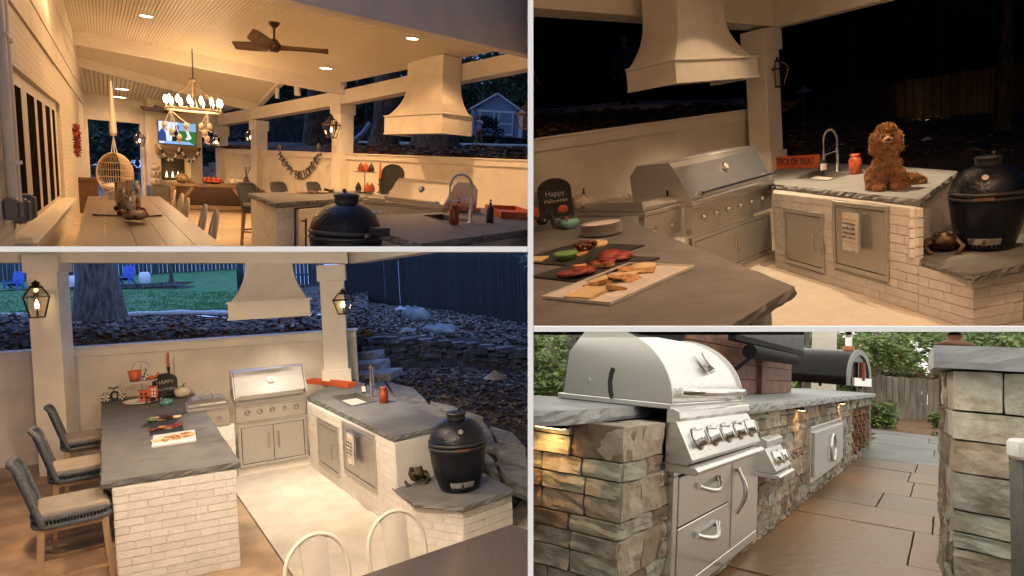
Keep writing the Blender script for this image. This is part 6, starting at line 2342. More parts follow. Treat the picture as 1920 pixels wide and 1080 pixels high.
for (u, v0, v1, lab) in ((6, 372, 412, 'grey electrical box at the left frame edge'), (24, 372, 418, 'grey covered outlet box under the pipes'), (38, 364, 412, 'grey weatherproof outlet cover closest to the window')):
    p = lw(u, 390) + ln * .05
    z0, z1 = b.z(p, v1), b.z(p, v0)
    t = thing('outlet_box', lab, 'electrical box', (p.x, p.y, z0), math.atan2(ld.y, ld.x))
    MB().box(-.07, .07, -.05, .04, 0, z1 - z0).build('box', M_grey, t, bev=.01)
    MB().box(-.055, .055, -.075, -.051, .02, z1 - z0 - .02).build('cover', M_grey, t, bev=.008)
p = lw(136, 262) + ln * .08
t = thing('wreath', 'long red flower wreath on the house wall beyond the windows', 'wreath', p, math.atan2(ld.y, ld.x))
mb = MB(); rn = random.Random(4)
for i in range(7): leaf_mass(mb, (rn.uniform(-.1, .1), 0, .27 * (i - 3) / 3), (.16, .06, .1), 40, .05, rn)
mb.build('flowers', mat('red_petals', (.3, .05, .04), .8, bump=0), t, fix=False)

# ---- far wall with chimney breast
FL = Vector(lw(160, 270)); FL.z = 0
FR = b.at(418, 290, 21.8); FR.z = 0
fw_ = lambda u, v: b.wall(u, v, FL, FR)
fdv = (FR - FL).normalized(); fyaw = math.atan2(fdv.y, fdv.x)
fs = lambda u, v=300: (Vector((fw_(u, v).x, fw_(u, v).y, 0)) - FL).dot(fdv)
far = thing('fireplace_wall', 'cream end wall of the porch with chimney breast and two openings', 'wall', FL, fyaw)
zo = b.z(fw_(220, 228), 228); zt = 4.2
mb = MB(); mb.box(-.3, fs(168), -.02, .2, 0, zo); mb.box(-.3, fs(420), 0, .2, zo + .001, zt); mb.box(fs(267), fs(272) - .002, -.02, .2, 0, zo); mb.build('wall_panel', M_plaster, far)
cx0, cx1 = fs(273), fs(372)
ox0, ox1 = fs(295), fs(350)
zf0, zf1 = b.z(fw_(320, 338), 338), b.z(fw_(320, 297), 297)
cb = MB()
cb.box(cx0, ox0, -.35, .3, 0, zt); cb.box(ox1, cx1, -.35, .3, 0, zt); cb.box(ox0 + .001, ox1 - .001, -.35, .3, zf1, zt); cb.box(ox0 + .001, ox1 - .001, -.35, .3, 0, zf0)
cb.build('chimney_breast', M_plaster, far)
fb = MB(); fb.box(ox0 + .001, ox1 - .001, .2, .29, zf0 + .001, zf1 - .001); fb.build('firebox', M_dark, far)
for k in (-.3, 0, .28):
    x = (ox0 + ox1) / 2 + k * .6
    o = MB().lathe([(.03, 0), (.035, .06), (.02, .16), (.001, .24)], 10, (x, .0, zf0 + .06), sy=.5).build('fire_flame', emat('fire', (1, .6, .25), 6), far)
mb = MB()
for k in range(4): mb.tube([(ox0 + .15, -.05 + k * .06, zf0 + .05), (ox1 - .15, .05 - k * .05, zf0 + .06)], .05, 8)
mb.build('log', M_bark, far)
l = lamp('fire_light', (0, 0, 0), 4, (1, .55, .2), .1, b); l.parent = far; l.matrix_basis = Matrix.Translation(((ox0 + ox1) / 2, -.1, zf0 + .35))
hb = MB().box(cx0 - .1, cx1 + .05, -.75, -.352, 0, b.z(fw_(300, 347), 347)).build('hearth', M_slate, far, bev=.01)
mb = MB(); mb.box(fs(285), fs(362), -.62, -.352, b.z(fw_(320, 289), 289), b.z(fw_(320, 273), 273)); mb.build('mantel', mat('mantel_oak', (.2, .13, .08), .6, var=.25, bump=.15, stretch=(.2, 1, 1)), far, bev=.01)
g0 = thing('bead_garland', 'black and white bead garland draped in two swags over the mantel', 'garland', FL, fyaw)
mb = MB(); mb.m = 0
for k in range(44):
    a = k / 43
    x = fs(287) + (fs(361) - fs(287)) * a
    z = b.z(fw_(320, 276), 276) - .42 * abs(math.sin(a * 2 * math.pi))
    mb.m = (k // 2) % 2
    mb.ball((x, -.66, z), .045, seg=8, rings=6)
mb.build('beads', [M_plate, M_black], g0)
tvz0, tvz1 = b.z(fw_(325, 271), 271), b.z(fw_(325, 229), 229)
tx0, tx1 = fs(290), fs(361)
tv = thing('wall_tv', 'lit television above the mantel showing blue figures and a green field', 'television', FL, fyaw)
MB().box(tx0, tx1, -.42, -.352, tvz0, tvz1).build('casing', M_black, tv, bev=.008)
TW, TH = tx1 - tx0, tvz1 - tvz0
def scr(poly, col, s, off, nm):
    mb = MB(); mb.add([(tx0 + TW * (.015 + .97 * x), -.4205 - off, tvz0 + TH * (.02 + .96 * y)) for x, y in poly], [list(range(len(poly)))])
    return mb.build(nm, emat('screen_' + nm, col, s), tv, fix=False)
scr([(0, 0), (.5, 0), (.5, 1), (0, 1)], (.75, .85, 1), 1.1, 0, 'screen_sky'); scr([(.5, 0), (1, 0), (1, .62), (.5, .62)], (.06, .25, .05), .8, .0, 'screen_field'); scr([(.5, .62), (1, .62), (1, 1), (.5, 1)], (.35, .55, .9), .9, 0, 'screen_stand')
scr([(.33, .1), (.58, .1), (.56, .45), (.5, .62), (.42, .6), (.36, .4)], (.02, .04, .1), .5, .001, 'screen_coat'); scr([(.44, .6), (.52, .58), (.55, .75), (.5, .88), (.43, .82)], (.05, .15, .5), .8, .002, 'screen_cap')
scr([(.0, .1), (.2, .1), (.18, .5), (.1, .7), (0, .5)], (.05, .12, .45), .7, .001, 'screen_crowd'); scr([(.66, .95), (.74, .95), (.82, .5), (.88, .3), (.76, .2), (.7, .26), (.76, .4)], (.85, .85, .85), 1, .002, 'screen_leg'); scr([(.1, .0), (.95, .0), (.8, .14), (.2, .12)], (.3, .55, .95), 1, .003, 'screen_banner')
p = fw_(283, 346); p = p - Vector((fdv.y, -fdv.x, 0)) * -.55
sn = thing('pumpkin_topiary', 'white stacked pumpkin figure beside the fireplace', 'decoration', (p.x, p.y, b.z(fw_(300, 347), 347)), fyaw)
for r, z in ((.17, .13), (.15, .37), (.12, .57)):
    MB().lathe([(.02, -r * .8), (r * .8, -r * .6), (r, 0), (r * .8, r * .6), (.02, r * .75)], 20, (0, 0, z), rib=.06).build('pumpkin_ball', M_pumpkin, sn)
mb = MB()
for sx in (-1, 1): mb.ball((sx * .05, -.15, .4), .022, seg=8, rings=6); mb.ball((sx * .06, -.17, .17), .025, seg=8, rings=6)
mb.build('painted_face', M_ink, sn)

# ---- right boundary wall, columns, beams, ceilings
R0, R1 = b.at(990, 296, 12.5), b.at(655, 288, 16.5)
rw = lambda u, v=290: b.wall(u, v, R0, R1)
rd = (R0 - R1); rd.z = 0; rd.normalize()
ryaw = math.atan2(rd.y, rd.x)
zc_ = 1.78
kw = thing('boundary_wall', 'long cream low wall behind grill and banner on the porch side', 'wall', (R1.x, R1.y, 0))
RF = Vector(rw(420)); RN = R0 + rd * 1.5
mb = MB(); wall_box(mb, RF, RN, .22, 0, zc_ - .16); mb.build('wall_panel', M_plaster, kw, bayspace=True)
mb = MB(); wall_box(mb, RF, RN, .3, zc_ - .159, zc_ - .03, .035); mb.build('cap_board', M_white, kw, bayspace=True)
mb = MB(); wall_box(mb, RF, RN, .36, zc_ - .029, zc_, .06); mb.build('cap', M_white, kw, bayspace=True)
pav = thing('pavilion', 'cream porch roof with beadboard ceiling, beams and square posts', 'pavilion', (R1.x, R1.y, 0))
for (u, v, w_) in ((642, 196, .4), (486, 226, .36), (416, 236, .3)):
    c = Vector(rw(u)); c.z = 0
    column(c, w_, 0, b.z(c, v) - .003, b.z(c, v + 19), None, b, pav, ryaw)
pts = [(990, 130), (642, 197), (416, 236)]
PZ = [(Vector(rw(u)), b.z(rw(u), v)) for u, v in pts]
for i in range(2):
    (p, z0), (q, z1) = PZ[i], PZ[i + 1]
    if i == 0: z0 += (z0 - z1) * .12; p = p + rd * .6
    mb = MB(); wall_box(mb, p, q, .3, z0, z0 + .34, .12, z1, z1 + .34); mb.build('beam', M_white, pav, bayspace=True)
# transverse beams
def xbeam(a, c, h=.3, th=.22):
    mb = MB(); wall_box(mb, a, c, th, a.z, a.z + h, 0, c.z, c.z + h); return mb.build('beam', M_white, pav, bayspace=True)
T1a, T1b = b.at(133, 81, 14.9), b.at(645, 178, 16.2)
T2a, T2b = b.at(145, 124, 17.0), b.at(486, 212, 19.6)
xbeam(T1a, T1b); xbeam(T2a, T2b, .26)
N0, N1 = b.at(1010, 111, 11.9), b.at(518, 1, 8.1)
N2 = N1 + (N1 - N0) * .75
mb = MB(); wall_box(mb, N2, N0, .3, N2.z, N2.z + 1.6, .15, N0.z, N0.z + 1.6); mb.build('header_beam', M_white, pav, bayspace=True)
# beadboard: one plank after another, running away from the viewer
def ceil_plank(A0, A1, C0, C1, n, nm='plank', gap=.2, m=None):
    bk = MB()
    up = Vector((0, 0, .03))
    [bk.add([A0.lerp(A1, i / n) + up, A0.lerp(A1, (i + 1) / n) + up, C0.lerp(C1, (i + 1) / n) + up, C0.lerp(C1, i / n) + up], [(0, 1, 2, 3)]) for i in range(n)]; bk.build('ceiling_backing', M_gap, pav, bayspace=True, fix=False)
    for i in range(n):
        a, c = (i + gap / 2) / n, (i + 1 - gap / 2) / n
        q = [A0.lerp(A1, a), A0.lerp(A1, c), C0.lerp(C1, c), C0.lerp(C1, a)]
        mb = MB(); mb.add(q + [x + Vector((0, 0, .022)) for x in q], [(3, 2, 1, 0), (0, 1, 5, 4), (1, 2, 6, 5), (2, 3, 7, 6), (3, 0, 4, 7)])
        mb.build(nm, m or M_ceil, pav, bayspace=True, fix=False)
h3 = Vector((0, 0, .3))
Cn0 = Vector(lw(40, 100)); Cn0.z = T1a.z + .55
ceil_plank(T1a + h3, T1b + h3, Cn0, N0 + Vector((0, 0, .3)), 110)
F0, F1 = fw_(158, 178), fw_(420, 210); F0.z = b.z(F0, 176); F1.z = b.z(F1, 209)
ceil_plank(F0, F1, T2a + h3 * .8, T2b + h3 * .8, 40)
# cross gable between the two beams
rl, rr = (T1a + T2a) / 2 + Vector((0, 0, 1.1)), (T1b + T2b) / 2 + Vector((0, 0, 1.1))
for (a, c) in ((T1a + h3, T1b + h3), (T2a + h3 * .8, T2b + h3 * .8)):
    mb = MB(); mb.add([a, c, rr, rl], [(0, 1, 2, 3)]); mb.build('gable_ceiling', M_ceil, pav, bayspace=True, fix=False)
mb = MB()
mb.bar(T1b + h3, rr, .16, .2); mb.bar(T2b + h3, rr, .16, .2); md = (T1b + T2b) / 2 + Vector((0, 0, .25)); mb.bar(md, rr, .14, .14)
mb.bar(T1b.lerp(T2b, .25) + Vector((0, 0, .3)), (T1b + h3).lerp(rr, .5), .1, .1); mb.bar(T2b.lerp(T1b, .25) + Vector((0, 0, .3)), (T2b + h3).lerp(rr, .5), .1, .1)
mb.build('gable_truss', M_white, pav, bayspace=True)
rf = MB(); rf.add([Cn0 + Vector((-2, 0, .6)), T1a + Vector((-2, 0, 1.7)), F0 + Vector((-2, 0, 1.9)), F1 + Vector((.5, 0, 2.0)), T1b + Vector((.4, 0, 1.8)), N0 + Vector((.4, 0, .7))], [list(range(6))])
rf.build('roof', M_dark, pav, bayspace=True, fix=False)

# ---- hood, grill, burner, counters of this kitchen
hz_ = 2.2
hn, hf_ = b.on(827, 250, hz_), b.on(720, 252, hz_)
hd_ = (hn - hf_).normalized(); hW = (hn - hf_).length
hnr = Vector((-hd_.y, hd_.x, 0))
hD = .75
hp = (hn + hf_) / 2 + hnr * hD
hood = thing('range_hood', 'cream flared range hood hanging from the porch ceiling beside the shed view', 'range hood', hp, math.atan2(hd_.y, hd_.x))
nk = b.z(hn + hnr * .4, 97) - hz_
range_hood(hood, hW, hD, .38, nk * .47, hW * .6, .46, nk * .28)
gL, gR_ = b.on(729, 384, .92), b.on(838, 398, .92); gL.z = gR_.z = 0
gdv = (gR_ - gL).normalized(); gW = (gR_ - gL).length; gyw = math.atan2(gdv.y, gdv.x); gnr = Vector((-gdv.y, gdv.x, 0))
gas_grill('stainless grill with shining closed lid behind the arched faucet on the porch', (gL + gR_) / 2, gyw, gW * .98, lid_h=.34, depth=.62, doors=False, panel_h=.24)
sa = gL - gdv * .62
side_burner('small steel side burner between peninsula and grill on the porch', (sa + gL) / 2, gyw, .56, panel_h=.24)
kp = [xy(b.on(*q, .92)) for q in ((690, 405), (702, 431), (787, 457), (1010, 428), (1010, 392), (886, 389), (840, 398))]
leg = thing('sink_counter', 'bluestone sink counter in front with red jar, faucet and black bottle', 'counter', (kp[2][0], kp[2][1], 0))
top = slab(kp, .855, .92, .014, .05).build('countertop', M_slate, leg, bayspace=True)
kc = Vector((-.6, 7, 0)); ik = [xy(Vector((p[0], p[1], 0)).lerp(kc, .06)) for p in kp]
mb = MB(); mb.prism(ik, 0, .853); mb.build('brick_core', M_brick, leg, bayspace=True)
brick_face(leg, ik[1], ik[2], .3, .853, M_brick, n=Vector((-.7, -.7, 0)))
brick_face(leg, ik[2], ik[3], .55, .853, M_brick, n=Vector((.9, -.4, 0)))
s_pts = [b.on(*q, .92) for q in ((790, 404), (838, 417), (880, 413), (828, 402))]
cm = MB(); cm.prism([LOC[leg.name].inverted() @ p for p in s_pts], .8, 1.0); cut(top, cm)
snk = thing('sink', 'dark rectangular sink behind the red jar on the porch counter', 'sink', s_pts[0])
mb = MB(); ce = sum(s_pts, Vector()) / 4
for i in range(4):
    p, q = s_pts[i], s_pts[(i + 1) % 4]
    u = Vector((0, 0, .006)); dn = Vector((0, 0, -.18))
    po, qo, pi, qi, pb, qb = p.lerp(ce, -.05) + u, q.lerp(ce, -.05) + u, p.lerp(ce, .05), q.lerp(ce, .05), p.lerp(ce, .08) + dn, q.lerp(ce, .08) + dn
    mb.add([po, qo, qi + u, pi + u, qb, pb], [(0, 1, 2, 3), (3, 2, 4, 5)])
mb.add([p.lerp(ce, .08) + Vector((0, 0, -.18)) for p in s_pts], [(0, 1, 2, 3)]); mb.build('bowl', MATS['sink_steel'], snk, bayspace=True)
fp = b.on(882, 418, .92)
spring_faucet('large spring faucet arching over the sink on the porch', fp, cam_yaw(fp) - R(86), b.z(fp, 326) - .92, .235)
jp = b.on(851, 421, .92); jar('rust red mason jar left of the large spring faucet', jp, b.z(jp, 385) - .92, .05, M_rust, lidm=M_rust)
sp = b.on(918, 418, .92); soap_bottle('tall black pump bottle right of the spring faucet', sp, b.z(sp, 373) - .92, .042, white=False)
op0, op1 = b.on(938, 396, .92), b.on(975, 412, .92)
t = thing('orange_tray', 'orange wooden tray lying behind the black bottle', 'tray', (op0 + op1) / 2, math.atan2((op1 - op0).y, (op1 - op0).x))
ol = (op1 - op0).length
mb = MB(); mb.box(-ol / 2, ol / 2, -.22, .22, .001, .03); mb.box(-ol / 2, ol / 2, -.24, -.22, .001, .09); mb.box(-ol / 2, ol / 2, .2201, .24, .001, .09); mb.box(ol / 2 - .02, ol / 2, -.2199, .22, .0301, .09); mb.box(-ol / 2, -ol / 2 + .02, -.2199, .22, .0301, .09)
mb.build('tray', M_orange, t)
pp = [xy(b.on(*q, .92)) for q in ((466, 362), (517, 380.5), (681, 370), (700, 362), (651, 357.5))]
pen = thing('peninsula', 'brick peninsula with steel refrigerator and bluestone top before the three stools', 'counter', (pp[1][0], pp[1][1], 0))
slab(pp, .85, .92, .016, .08).build('countertop', M_slate, pen, bayspace=True)
pc = Vector((sum(p[0] for p in pp) / 5, sum(p[1] for p in pp) / 5, 0)); ip = [Vector((p[0], p[1], 0)).lerp(pc, .05) for p in pp]
ip[0] = Vector((pp[0][0], pp[0][1], 0)).lerp(ip[1], .1)
mb = MB(); mb.prism([xy(p.lerp(pc, .004)) for p in ip], 0, .848); mb.build('brick_core', M_mortar, pen, bayspace=True)
brick_face(pen, ip[0], ip[1], 0, .848, M_brick, course=.08, n=Vector((-.8, -.6, 0)))
d_, n_, L_ = outward(ip[1], ip[2])
fr0 = (b.wall(550, 420, ip[1], ip[2]) - ip[1]).dot(d_); fr1 = (b.wall(619, 420, ip[1], ip[2]) - ip[1]).dot(d_)
brick_face(pen, ip[1], ip[2], 0, .848, M_brick, course=.08, holes=[(fr0, fr1, 0, .83)])
t = thing('refrigerator', 'under counter steel refrigerator with long upright handle in the peninsula', 'refrigerator', ip[1] + d_ * fr0, math.atan2(d_.y, d_.x))
MB().box(.03, fr1 - fr0, -.0, .1, .02, .825).build('casing', M_dark, t)
dr = MB().box(.06, fr1 - fr0 - .005, -.05, -.001, .06, .81).build('door', M_steel_v, t, bev=.006)
bar_handle(dr, (.16, -.05, .2), (.16, -.05, .68), .014, (0, -.06, 0), M_bronze)
for i, (u, v, d, lab) in enumerate(((489, 345, 11.0, 'grey rope stool at the left end of the porch peninsula'), (545, 344, 12.6, 'middle grey rope stool back showing over the porch peninsula'), (609, 344, 13.9, 'grey rope stool back closest to the porch post'))):
    p = b.at(u, v, d); z = p.z; p.z = 0
    yw = math.atan2(ip[1].y - ip[2].y, ip[1].x - ip[2].x) + R(180) - R(8)
    if i == 0: S1 = bar_stool(lab, p, yw, s=z / 1.17, group='bar stools along the porch peninsula')
    else: dup(S1, p, yw, lab)
ep = b.on(649, 437, .93); ep.z = .46
egg_grill('glossy dark ceramic grill with domed lid in the porch foreground', ep, cam_yaw(ep) + R(120), .56, .78, handles=True, vent=False)
t = thing('grill_plinth', 'white brick plinth under the foreground ceramic grill', 'plinth', (ep.x, ep.y, 0)); MB().box(-.4, .4, -.4, .4, 0, .455).build('plinth', M_brick, t)
hs = []
for (c, e0, e1, m, lab) in (((555, 363.5), (538, 363), (572, 364.5), M_plate, 'white platter of crackers on the porch peninsula'), ((588, 363), (575, 363.5), (602, 362.5), M_slateplate, 'slate platter of salami on the porch peninsula'), ((612, 361.5), (598, 362.3), (628, 361), M_slateplate, 'slate platter of cheese farthest along the porch peninsula')):
    p0, p1 = b.on(*e0, .92), b.on(*e1, .92)
    h = platter(lab, b.on(*c, .92), p1 - p0, (p1 - p0).length, .28, m, rim=m is M_plate, group='food platters'); hs.append((h, (p1 - p0).length))
for j, (h, L_) in enumerate(hs):
    for k, (kind, x) in enumerate(((('slice', -.3), ('round', 0), ('wedge', .3)), (('meat', -.25), ('meat', .1), ('square', .35)), (('wheel', -.3), ('grapes', 0), ('bowl', .35)))[j]):
        food(kind, h, x * L_, (k - 1) * .04, .013, .09, k, ['cheese slice', 'round cracker', 'toast wedge', 'left salami fold', 'right salami fold', 'square cracker', 'cheese wheel', 'grape bunch', 'green dip bowl'][j * 3 + k] + ' on the porch peninsula')
tp = b.on(683, 362, .92)
t = thing('tiered_tray', 'two tier tray of red trinkets at the porch peninsula end', 'tiered tray', tp, cam_yaw(tp))
mb = MB()
for z in (.02, .42): mb.lathe([(.2, z), (.27, z + .02), (.25, z + .02), (.001, z + .01)], 24)
mb.tube([(0, 0, 0), (0, 0, .6)], .012, 8); mb.build('stand', M_plate, t)
for k, (x, z, m) in enumerate(((-.12, .03, M_black), (.06, .03, M_orange), (.15, .03, M_rust), (-.08, .43, M_rust), (.02, .43, M_orange), (.13, .43, M_black))):
    q = LOC[t.name] @ Vector((x, -.08, z))
    k_ = thing('trinket', ['black cat figure low on the red porch tray', 'orange house low on the red porch tray', 'rust pot low on the red porch tray', 'rust mug on the upper porch tray', 'orange cup on the upper porch tray', 'black bat on the upper porch tray'][k], 'trinket', q)
    MB().lathe([(.05, 0), (.07, .06), (.05, .13), (.02, .17), (.001, .2)], 10).build('body', m, k_)
cp = b.on(712, 362, .92); cp.z = .92
t = thing('candlestick', 'tall orange candle on dark stick behind the porch side burner', 'candlestick', cp)
z1 = b.z(cp, 335) - .92; z2 = b.z(cp, 305) - .92
MB().lathe([(.08, 0), (.02, .05), (.02, z1 * .5), (.05, z1 * .6), (.02, z1 * .7), (.04, z1)], 10).build('stick', M_black, t); MB().lathe([(.028, z1), (.022, z2), (.001, z2 + .01)], 10).build('candle', M_orange, t)
tmp_ = b.on(733, 366, .92); tombstone('black arched sign leaning behind the porch grill lid', tmp_, cam_yaw(tmp_) - R(30), .5, .62, b)
# banner
t = thing('letter_banner', 'black letter banner reading Happy Halloween strung on the low wall', 'banner', (R1.x, R1.y, 0))
bnorm = Vector((rd.y, -rd.x, 0)); s_ = 'HAPPY HALLOWEEN'
cord = MB(); cps = []
for k in range(len(s_)):
    a = k / (len(s_) - 1)
    u = 528 + 73 * a; v = 292 + 38 * (1 - (2 * a - 1) ** 2)
    p = Vector(rw(u, v)) + bnorm * .05; p.z = min(1.7, p.z); cps.append(p + Vector((0, 0, .1)))
    if s_[k] == ' ': continue
    sl = -(2 * a - 1) * 38 * 4 / 73 * .9
    text(s_[k], .36, M_black, t, LOC[t.name].inverted() @ Matrix.Translation(p) @ Matrix.Rotation(ryaw, 4, 'Z') @ Matrix.Rotation(math.atan(sl), 4, 'Y') @ FACE, 'letter', ext=.006, sx=.8)
cord.tube([cps[0] + Vector((0, 0, .1))] + cps + [cps[-1] + Vector((0, 0, .1))], .01, 5); cord.build('cord', M_black, t, bayspace=True)
for q in (cps[0], cps[-1]): mb = MB(); mb.lathe([(.001, 0), (.1, .1), (.05, .2), (.001, .24)], 6, q, sy=.3); mb.build('bow', M_black, t, bayspace=True)

# ---- dining table and chairs
tc_ = [b.on(*q, .75) for q in ((139, 461), (165, 368), (300, 368), (420, 461))]
back = (tc_[0] - tc_[1]) * .25
tq = [tc_[0] + back, tc_[1], tc_[2], tc_[3] + (tc_[3] - tc_[2]) * .25]
dt = thing('dining_table', 'long brown plank dining table running away toward the fireplace', 'table', (tc_[0].x, tc_[0].y, 0))
for k in range(5):
    a, c = k / 5, (k + 1) / 5 - .004
    mb = MB(); mb.prism([xy(tq[0].lerp(tq[3], a)), xy(tq[0].lerp(tq[3], c)), xy(tq[1].lerp(tq[2], c)), xy(tq[1].lerp(tq[2], a))], .70, .75); mb.build('plank', mat('brown_tabletop', (.21, .115, .055), .3, var=.25, vs=3, bump=.08, stretch=(1, .3, 1), rv=.06), dt, bayspace=True)
for q in (tq[1], tq[2], tc_[0], tc_[3]):
    m_ = q.lerp((tq[1] + tc_[3]) / 2, .12); mb = MB(); mb.box(m_.x - .06, m_.x + .06, m_.y - .06, m_.y + .06, 0, .698); mb.build('leg', M_oak, dt, bayspace=True)
mc = None
for i, (u, v) in enumerate(((396, 392), (376, 381), (344, 369), (334, 361), (321, 355))):
    q = b.on(u, v, .9) + Vector((-.84, -.54, 0)) * .22; q.z = 0
    lab = ['cream metal chair closest to the viewer at the long table', 'second cream metal chair along the long table', 'third cream metal chair along the long table', 'fourth cream metal chair along the long table', 'cream metal chair farthest along the long table'][i]
    mc = metal_chair(lab, q, R(-57), group='cream metal chairs at the dining tables') if i == 0 else mc
    if i: dup(mc, q, R(-57 + random.uniform(-6, 6)), lab)
q = b.on(208, 357, .9); q.z = 0; dup(mc, q, R(20), 'cream metal chair at the head of the long table')
wb = thing('table_runner', 'scalloped wooden board under the silver vases', 'board', b.on(240, 404, .75), R(30))
mb = MB(); mb.prism([((.34 + .03 * math.sin(k * 5.3)) * math.cos(k * .2094), (.2 + .04 * math.sin(k * 7.1)) * math.sin(k * .2094)) for k in range(30)], .001, .02); mb.build('board', M_oak, wb)
M_merc = mat('mercury_glass', (.62, .48, .28), .28, .6, var=.4, vs=14, bump=.05)  # gold tint holds the warm reflections of silver glass
for (u, v0, v1, r, lab) in ((232, 392, 341, .085, 'left tall silver hurricane vase on the long table'), (251, 397, 339, .075, 'right tall silver hurricane vase on the long table'), (244, 412, 367, .055, 'dark silver vase standing in front on the long table')):
    p = b.on(u, v0, .772); t = thing('hurricane_vase', lab, 'vase', p)
    h = b.z(p, v1) - .772
    MB().lathe([(r * .9, 0), (r, .01), (r, h), (r * .93, h), (r * .93, .02), (.001, .02)], 22).build('vase', M_merc, t)
pumpkin('silver ribbed pumpkin in front of the vases', b.on(257, 413, .772), .09, .11, M_merc)
for k, (u, v, m) in enumerate(((226, 405, M_rust), (238, 410, M_pumpkin), (272, 408, M_rust), (262, 396, M_pumpkin), (220, 396, M_bark), (268, 400, M_rust))):
    t = thing('ornament', ['red bauble left of the dark vase', 'cream bauble before the dark vase', 'red bauble right of the silver pumpkin', 'cream bauble behind the silver pumpkin', 'brown pine cone at the left end of the board', 'small red bauble behind the silver pumpkin'][k], 'ornament', b.on(u, v, .772)); MB().ball((0, 0, .035), .036).build('ball', m, t)

# ---- hanging egg chair, wicker box, console table, sofa
d = 13.2; p = b.at(216, 326, d)
r = .34; hh = .43
ec = thing('hanging_chair', 'cream rattan egg chair hanging on a rope before the dark opening', 'hanging chair', (p.x, p.y, p.z - hh))
sh = MB()
def egg(a, e): return (r * math.cos(a) * math.sin(e) * 1.0, r * .9 * math.sin(a) * math.sin(e), hh - hh * math.cos(e) * 1.0)
for k in range(34):
    a = R(-40 + 260 * k / 33)
    sh.tube([egg(a, e) for e in [math.pi * (.02 + .96 * i / 14) for i in range(15)]], .008, 5, cap=False)
for e in (.3, .5, .8, 1.1, 1.4, 1.75, 2.1, 2.5, 2.8):
    sh.tube([egg(R(-40 + 260 * k / 22), e) for k in range(23)], .014 if e in (.8, 1.4, 2.1) else .009, 5)
sh.build('rattan_shell', mat('cream_rattan', (.7, .58, .4), .6, var=.1, bump=.1), ec)
MB().ball((0, .02, .16), .27, .24, .09).build('cushion', M_towel, ec)
zt_ = b.z(p, 152) - (p.z - hh)
MB().tube([(0, 0, hh * 2), (0, 0, zt_)], .014, 6).build('rope', M_towel, ec)
zz = b.z(p, 255) - (p.z - hh)
MB().lathe([(.015, zt_ - .05), (.035, zt_ - .4), (.06, zz + .3), (.065, zz + .08), (.055, zz), (.01, zz)], 12).build('rope_cover', M_towel, ec)
mb = MB()
for sx in (-.06, .06): mb.tube([(0, 0, zz), (sx, 0, hh * 1.98)], .01, 5)
mb.build('rope', M_towel, ec)
p = b.on(160, 400, 0); t = thing('wicker_chest', 'dark brown wicker chest against the house wall', 'chest', p, cam_yaw(p))
w_ = 45 * b.dep(p) / F
MB().box(-w_ / 2, w_ / 2, 0, .5, 0, .74).build('body', mat('dark_wicker', (.10, .045, .02), .7, var=.3, vs=30, bump=.4, bs=60), t); MB().box(-w_ / 2 - .02, w_ / 2 + .02, -.02, .52, .742, .82).build('lid', MATS['dark_wicker'], t, bev=.01)
p = b.on(400, 398, 0); ct_ = thing('console_table', 'long wooden console table with crossed braces behind the chairs', 'table', p, cam_yaw(p) + R(4))
w_ = 150 * b.dep(p) / F / 2
M_barn = mat('barn_wood', (.2, .13, .08), .7, var=.3, bump=.2, stretch=(.2, 1, 1))
MB().box(-w_, w_, -.25, .25, .68, .76).build('tabletop', M_barn, ct_, bev=.008)
for sx in (-1, 1):
    for sy in (-.2, .2): MB().box(sx * w_ * .88 - .06, sx * w_ * .88 + .06, sy - .05, sy + .05, 0, .679).build('leg', M_barn, ct_)
    MB().bar((sx * w_ * .86, -.2, .1), (sx * w_ * .45, -.2, .66), .07).build('brace', M_barn, ct_)
MB().box(-w_ * .86, w_ * .86, -.05, .05, .08, .18).build('stretcher', M_barn, ct_)
q = p + Vector((-.25, .9, 0)); so_ = thing('sofa', 'dark brown sofa turned to the fireplace behind the console table', 'sofa', q, cam_yaw(q))
M_leather = mat('dark_leather', (.06, .03, .018), .5, var=.2, bump=.15)
MB().box(-w_ * 1.05, w_ * 1.0, 0, .25, .1, .7).build('backrest', M_leather, so_, bev=.05); MB().box(-w_ * 1.05, w_, .252, .95, .1, .42).build('seat', M_leather, so_, bev=.04)
for sx in (-1, 1): MB().box(sx * w_ * 1.05 - .12, sx * w_ * 1.05 + .1, -.02, .9, .08, .6).build('arm', M_leather, so_, bev=.04)
on_c = lambda u: LOC[ct_.name] @ Vector(((u - 400) * b.dep(p) / F, -.02, .762))
pumpkin('large mercury glass pumpkin on the console table', on_c(349), .16, .24, M_merc); pumpkin('small mercury glass pumpkin beside the large one', on_c(363), .09, .11, M_merc)
for k, u in enumerate((433, 446)): pumpkin(['left cream pumpkin near the black vase', 'right cream pumpkin touching the black vase'][k], on_c(u), .11, .17, M_pumpkin)
t = thing('fruit_bowl', 'long red bowl of gourds in the middle of the console table', 'bowl', on_c(400)); MB().lathe([(.1, 0), (.28, .05), (.3, .1), (.27, .09), (.001, .04)], 20, sy=.6).build('bowl', M_rust, t)
mb = MB()
for k in range(7): mb.ball((random.uniform(-.18, .18), random.uniform(-.08, .08), .13), .055)
mb.build('gourds', M_orange, t)
t = thing('vase', 'black vase with thin twigs at the right end of the console table', 'vase', on_c(458)); MB().lathe([(.06, 0), (.1, .08), (.05, .2), (.06, .24)], 14).build('vase', M_black, t)
for k in range(6): MB().tube([(0, 0, .2), (random.uniform(-.12, .12), 0, .5)], .008, 4).build('twig', M_dgreen, t)

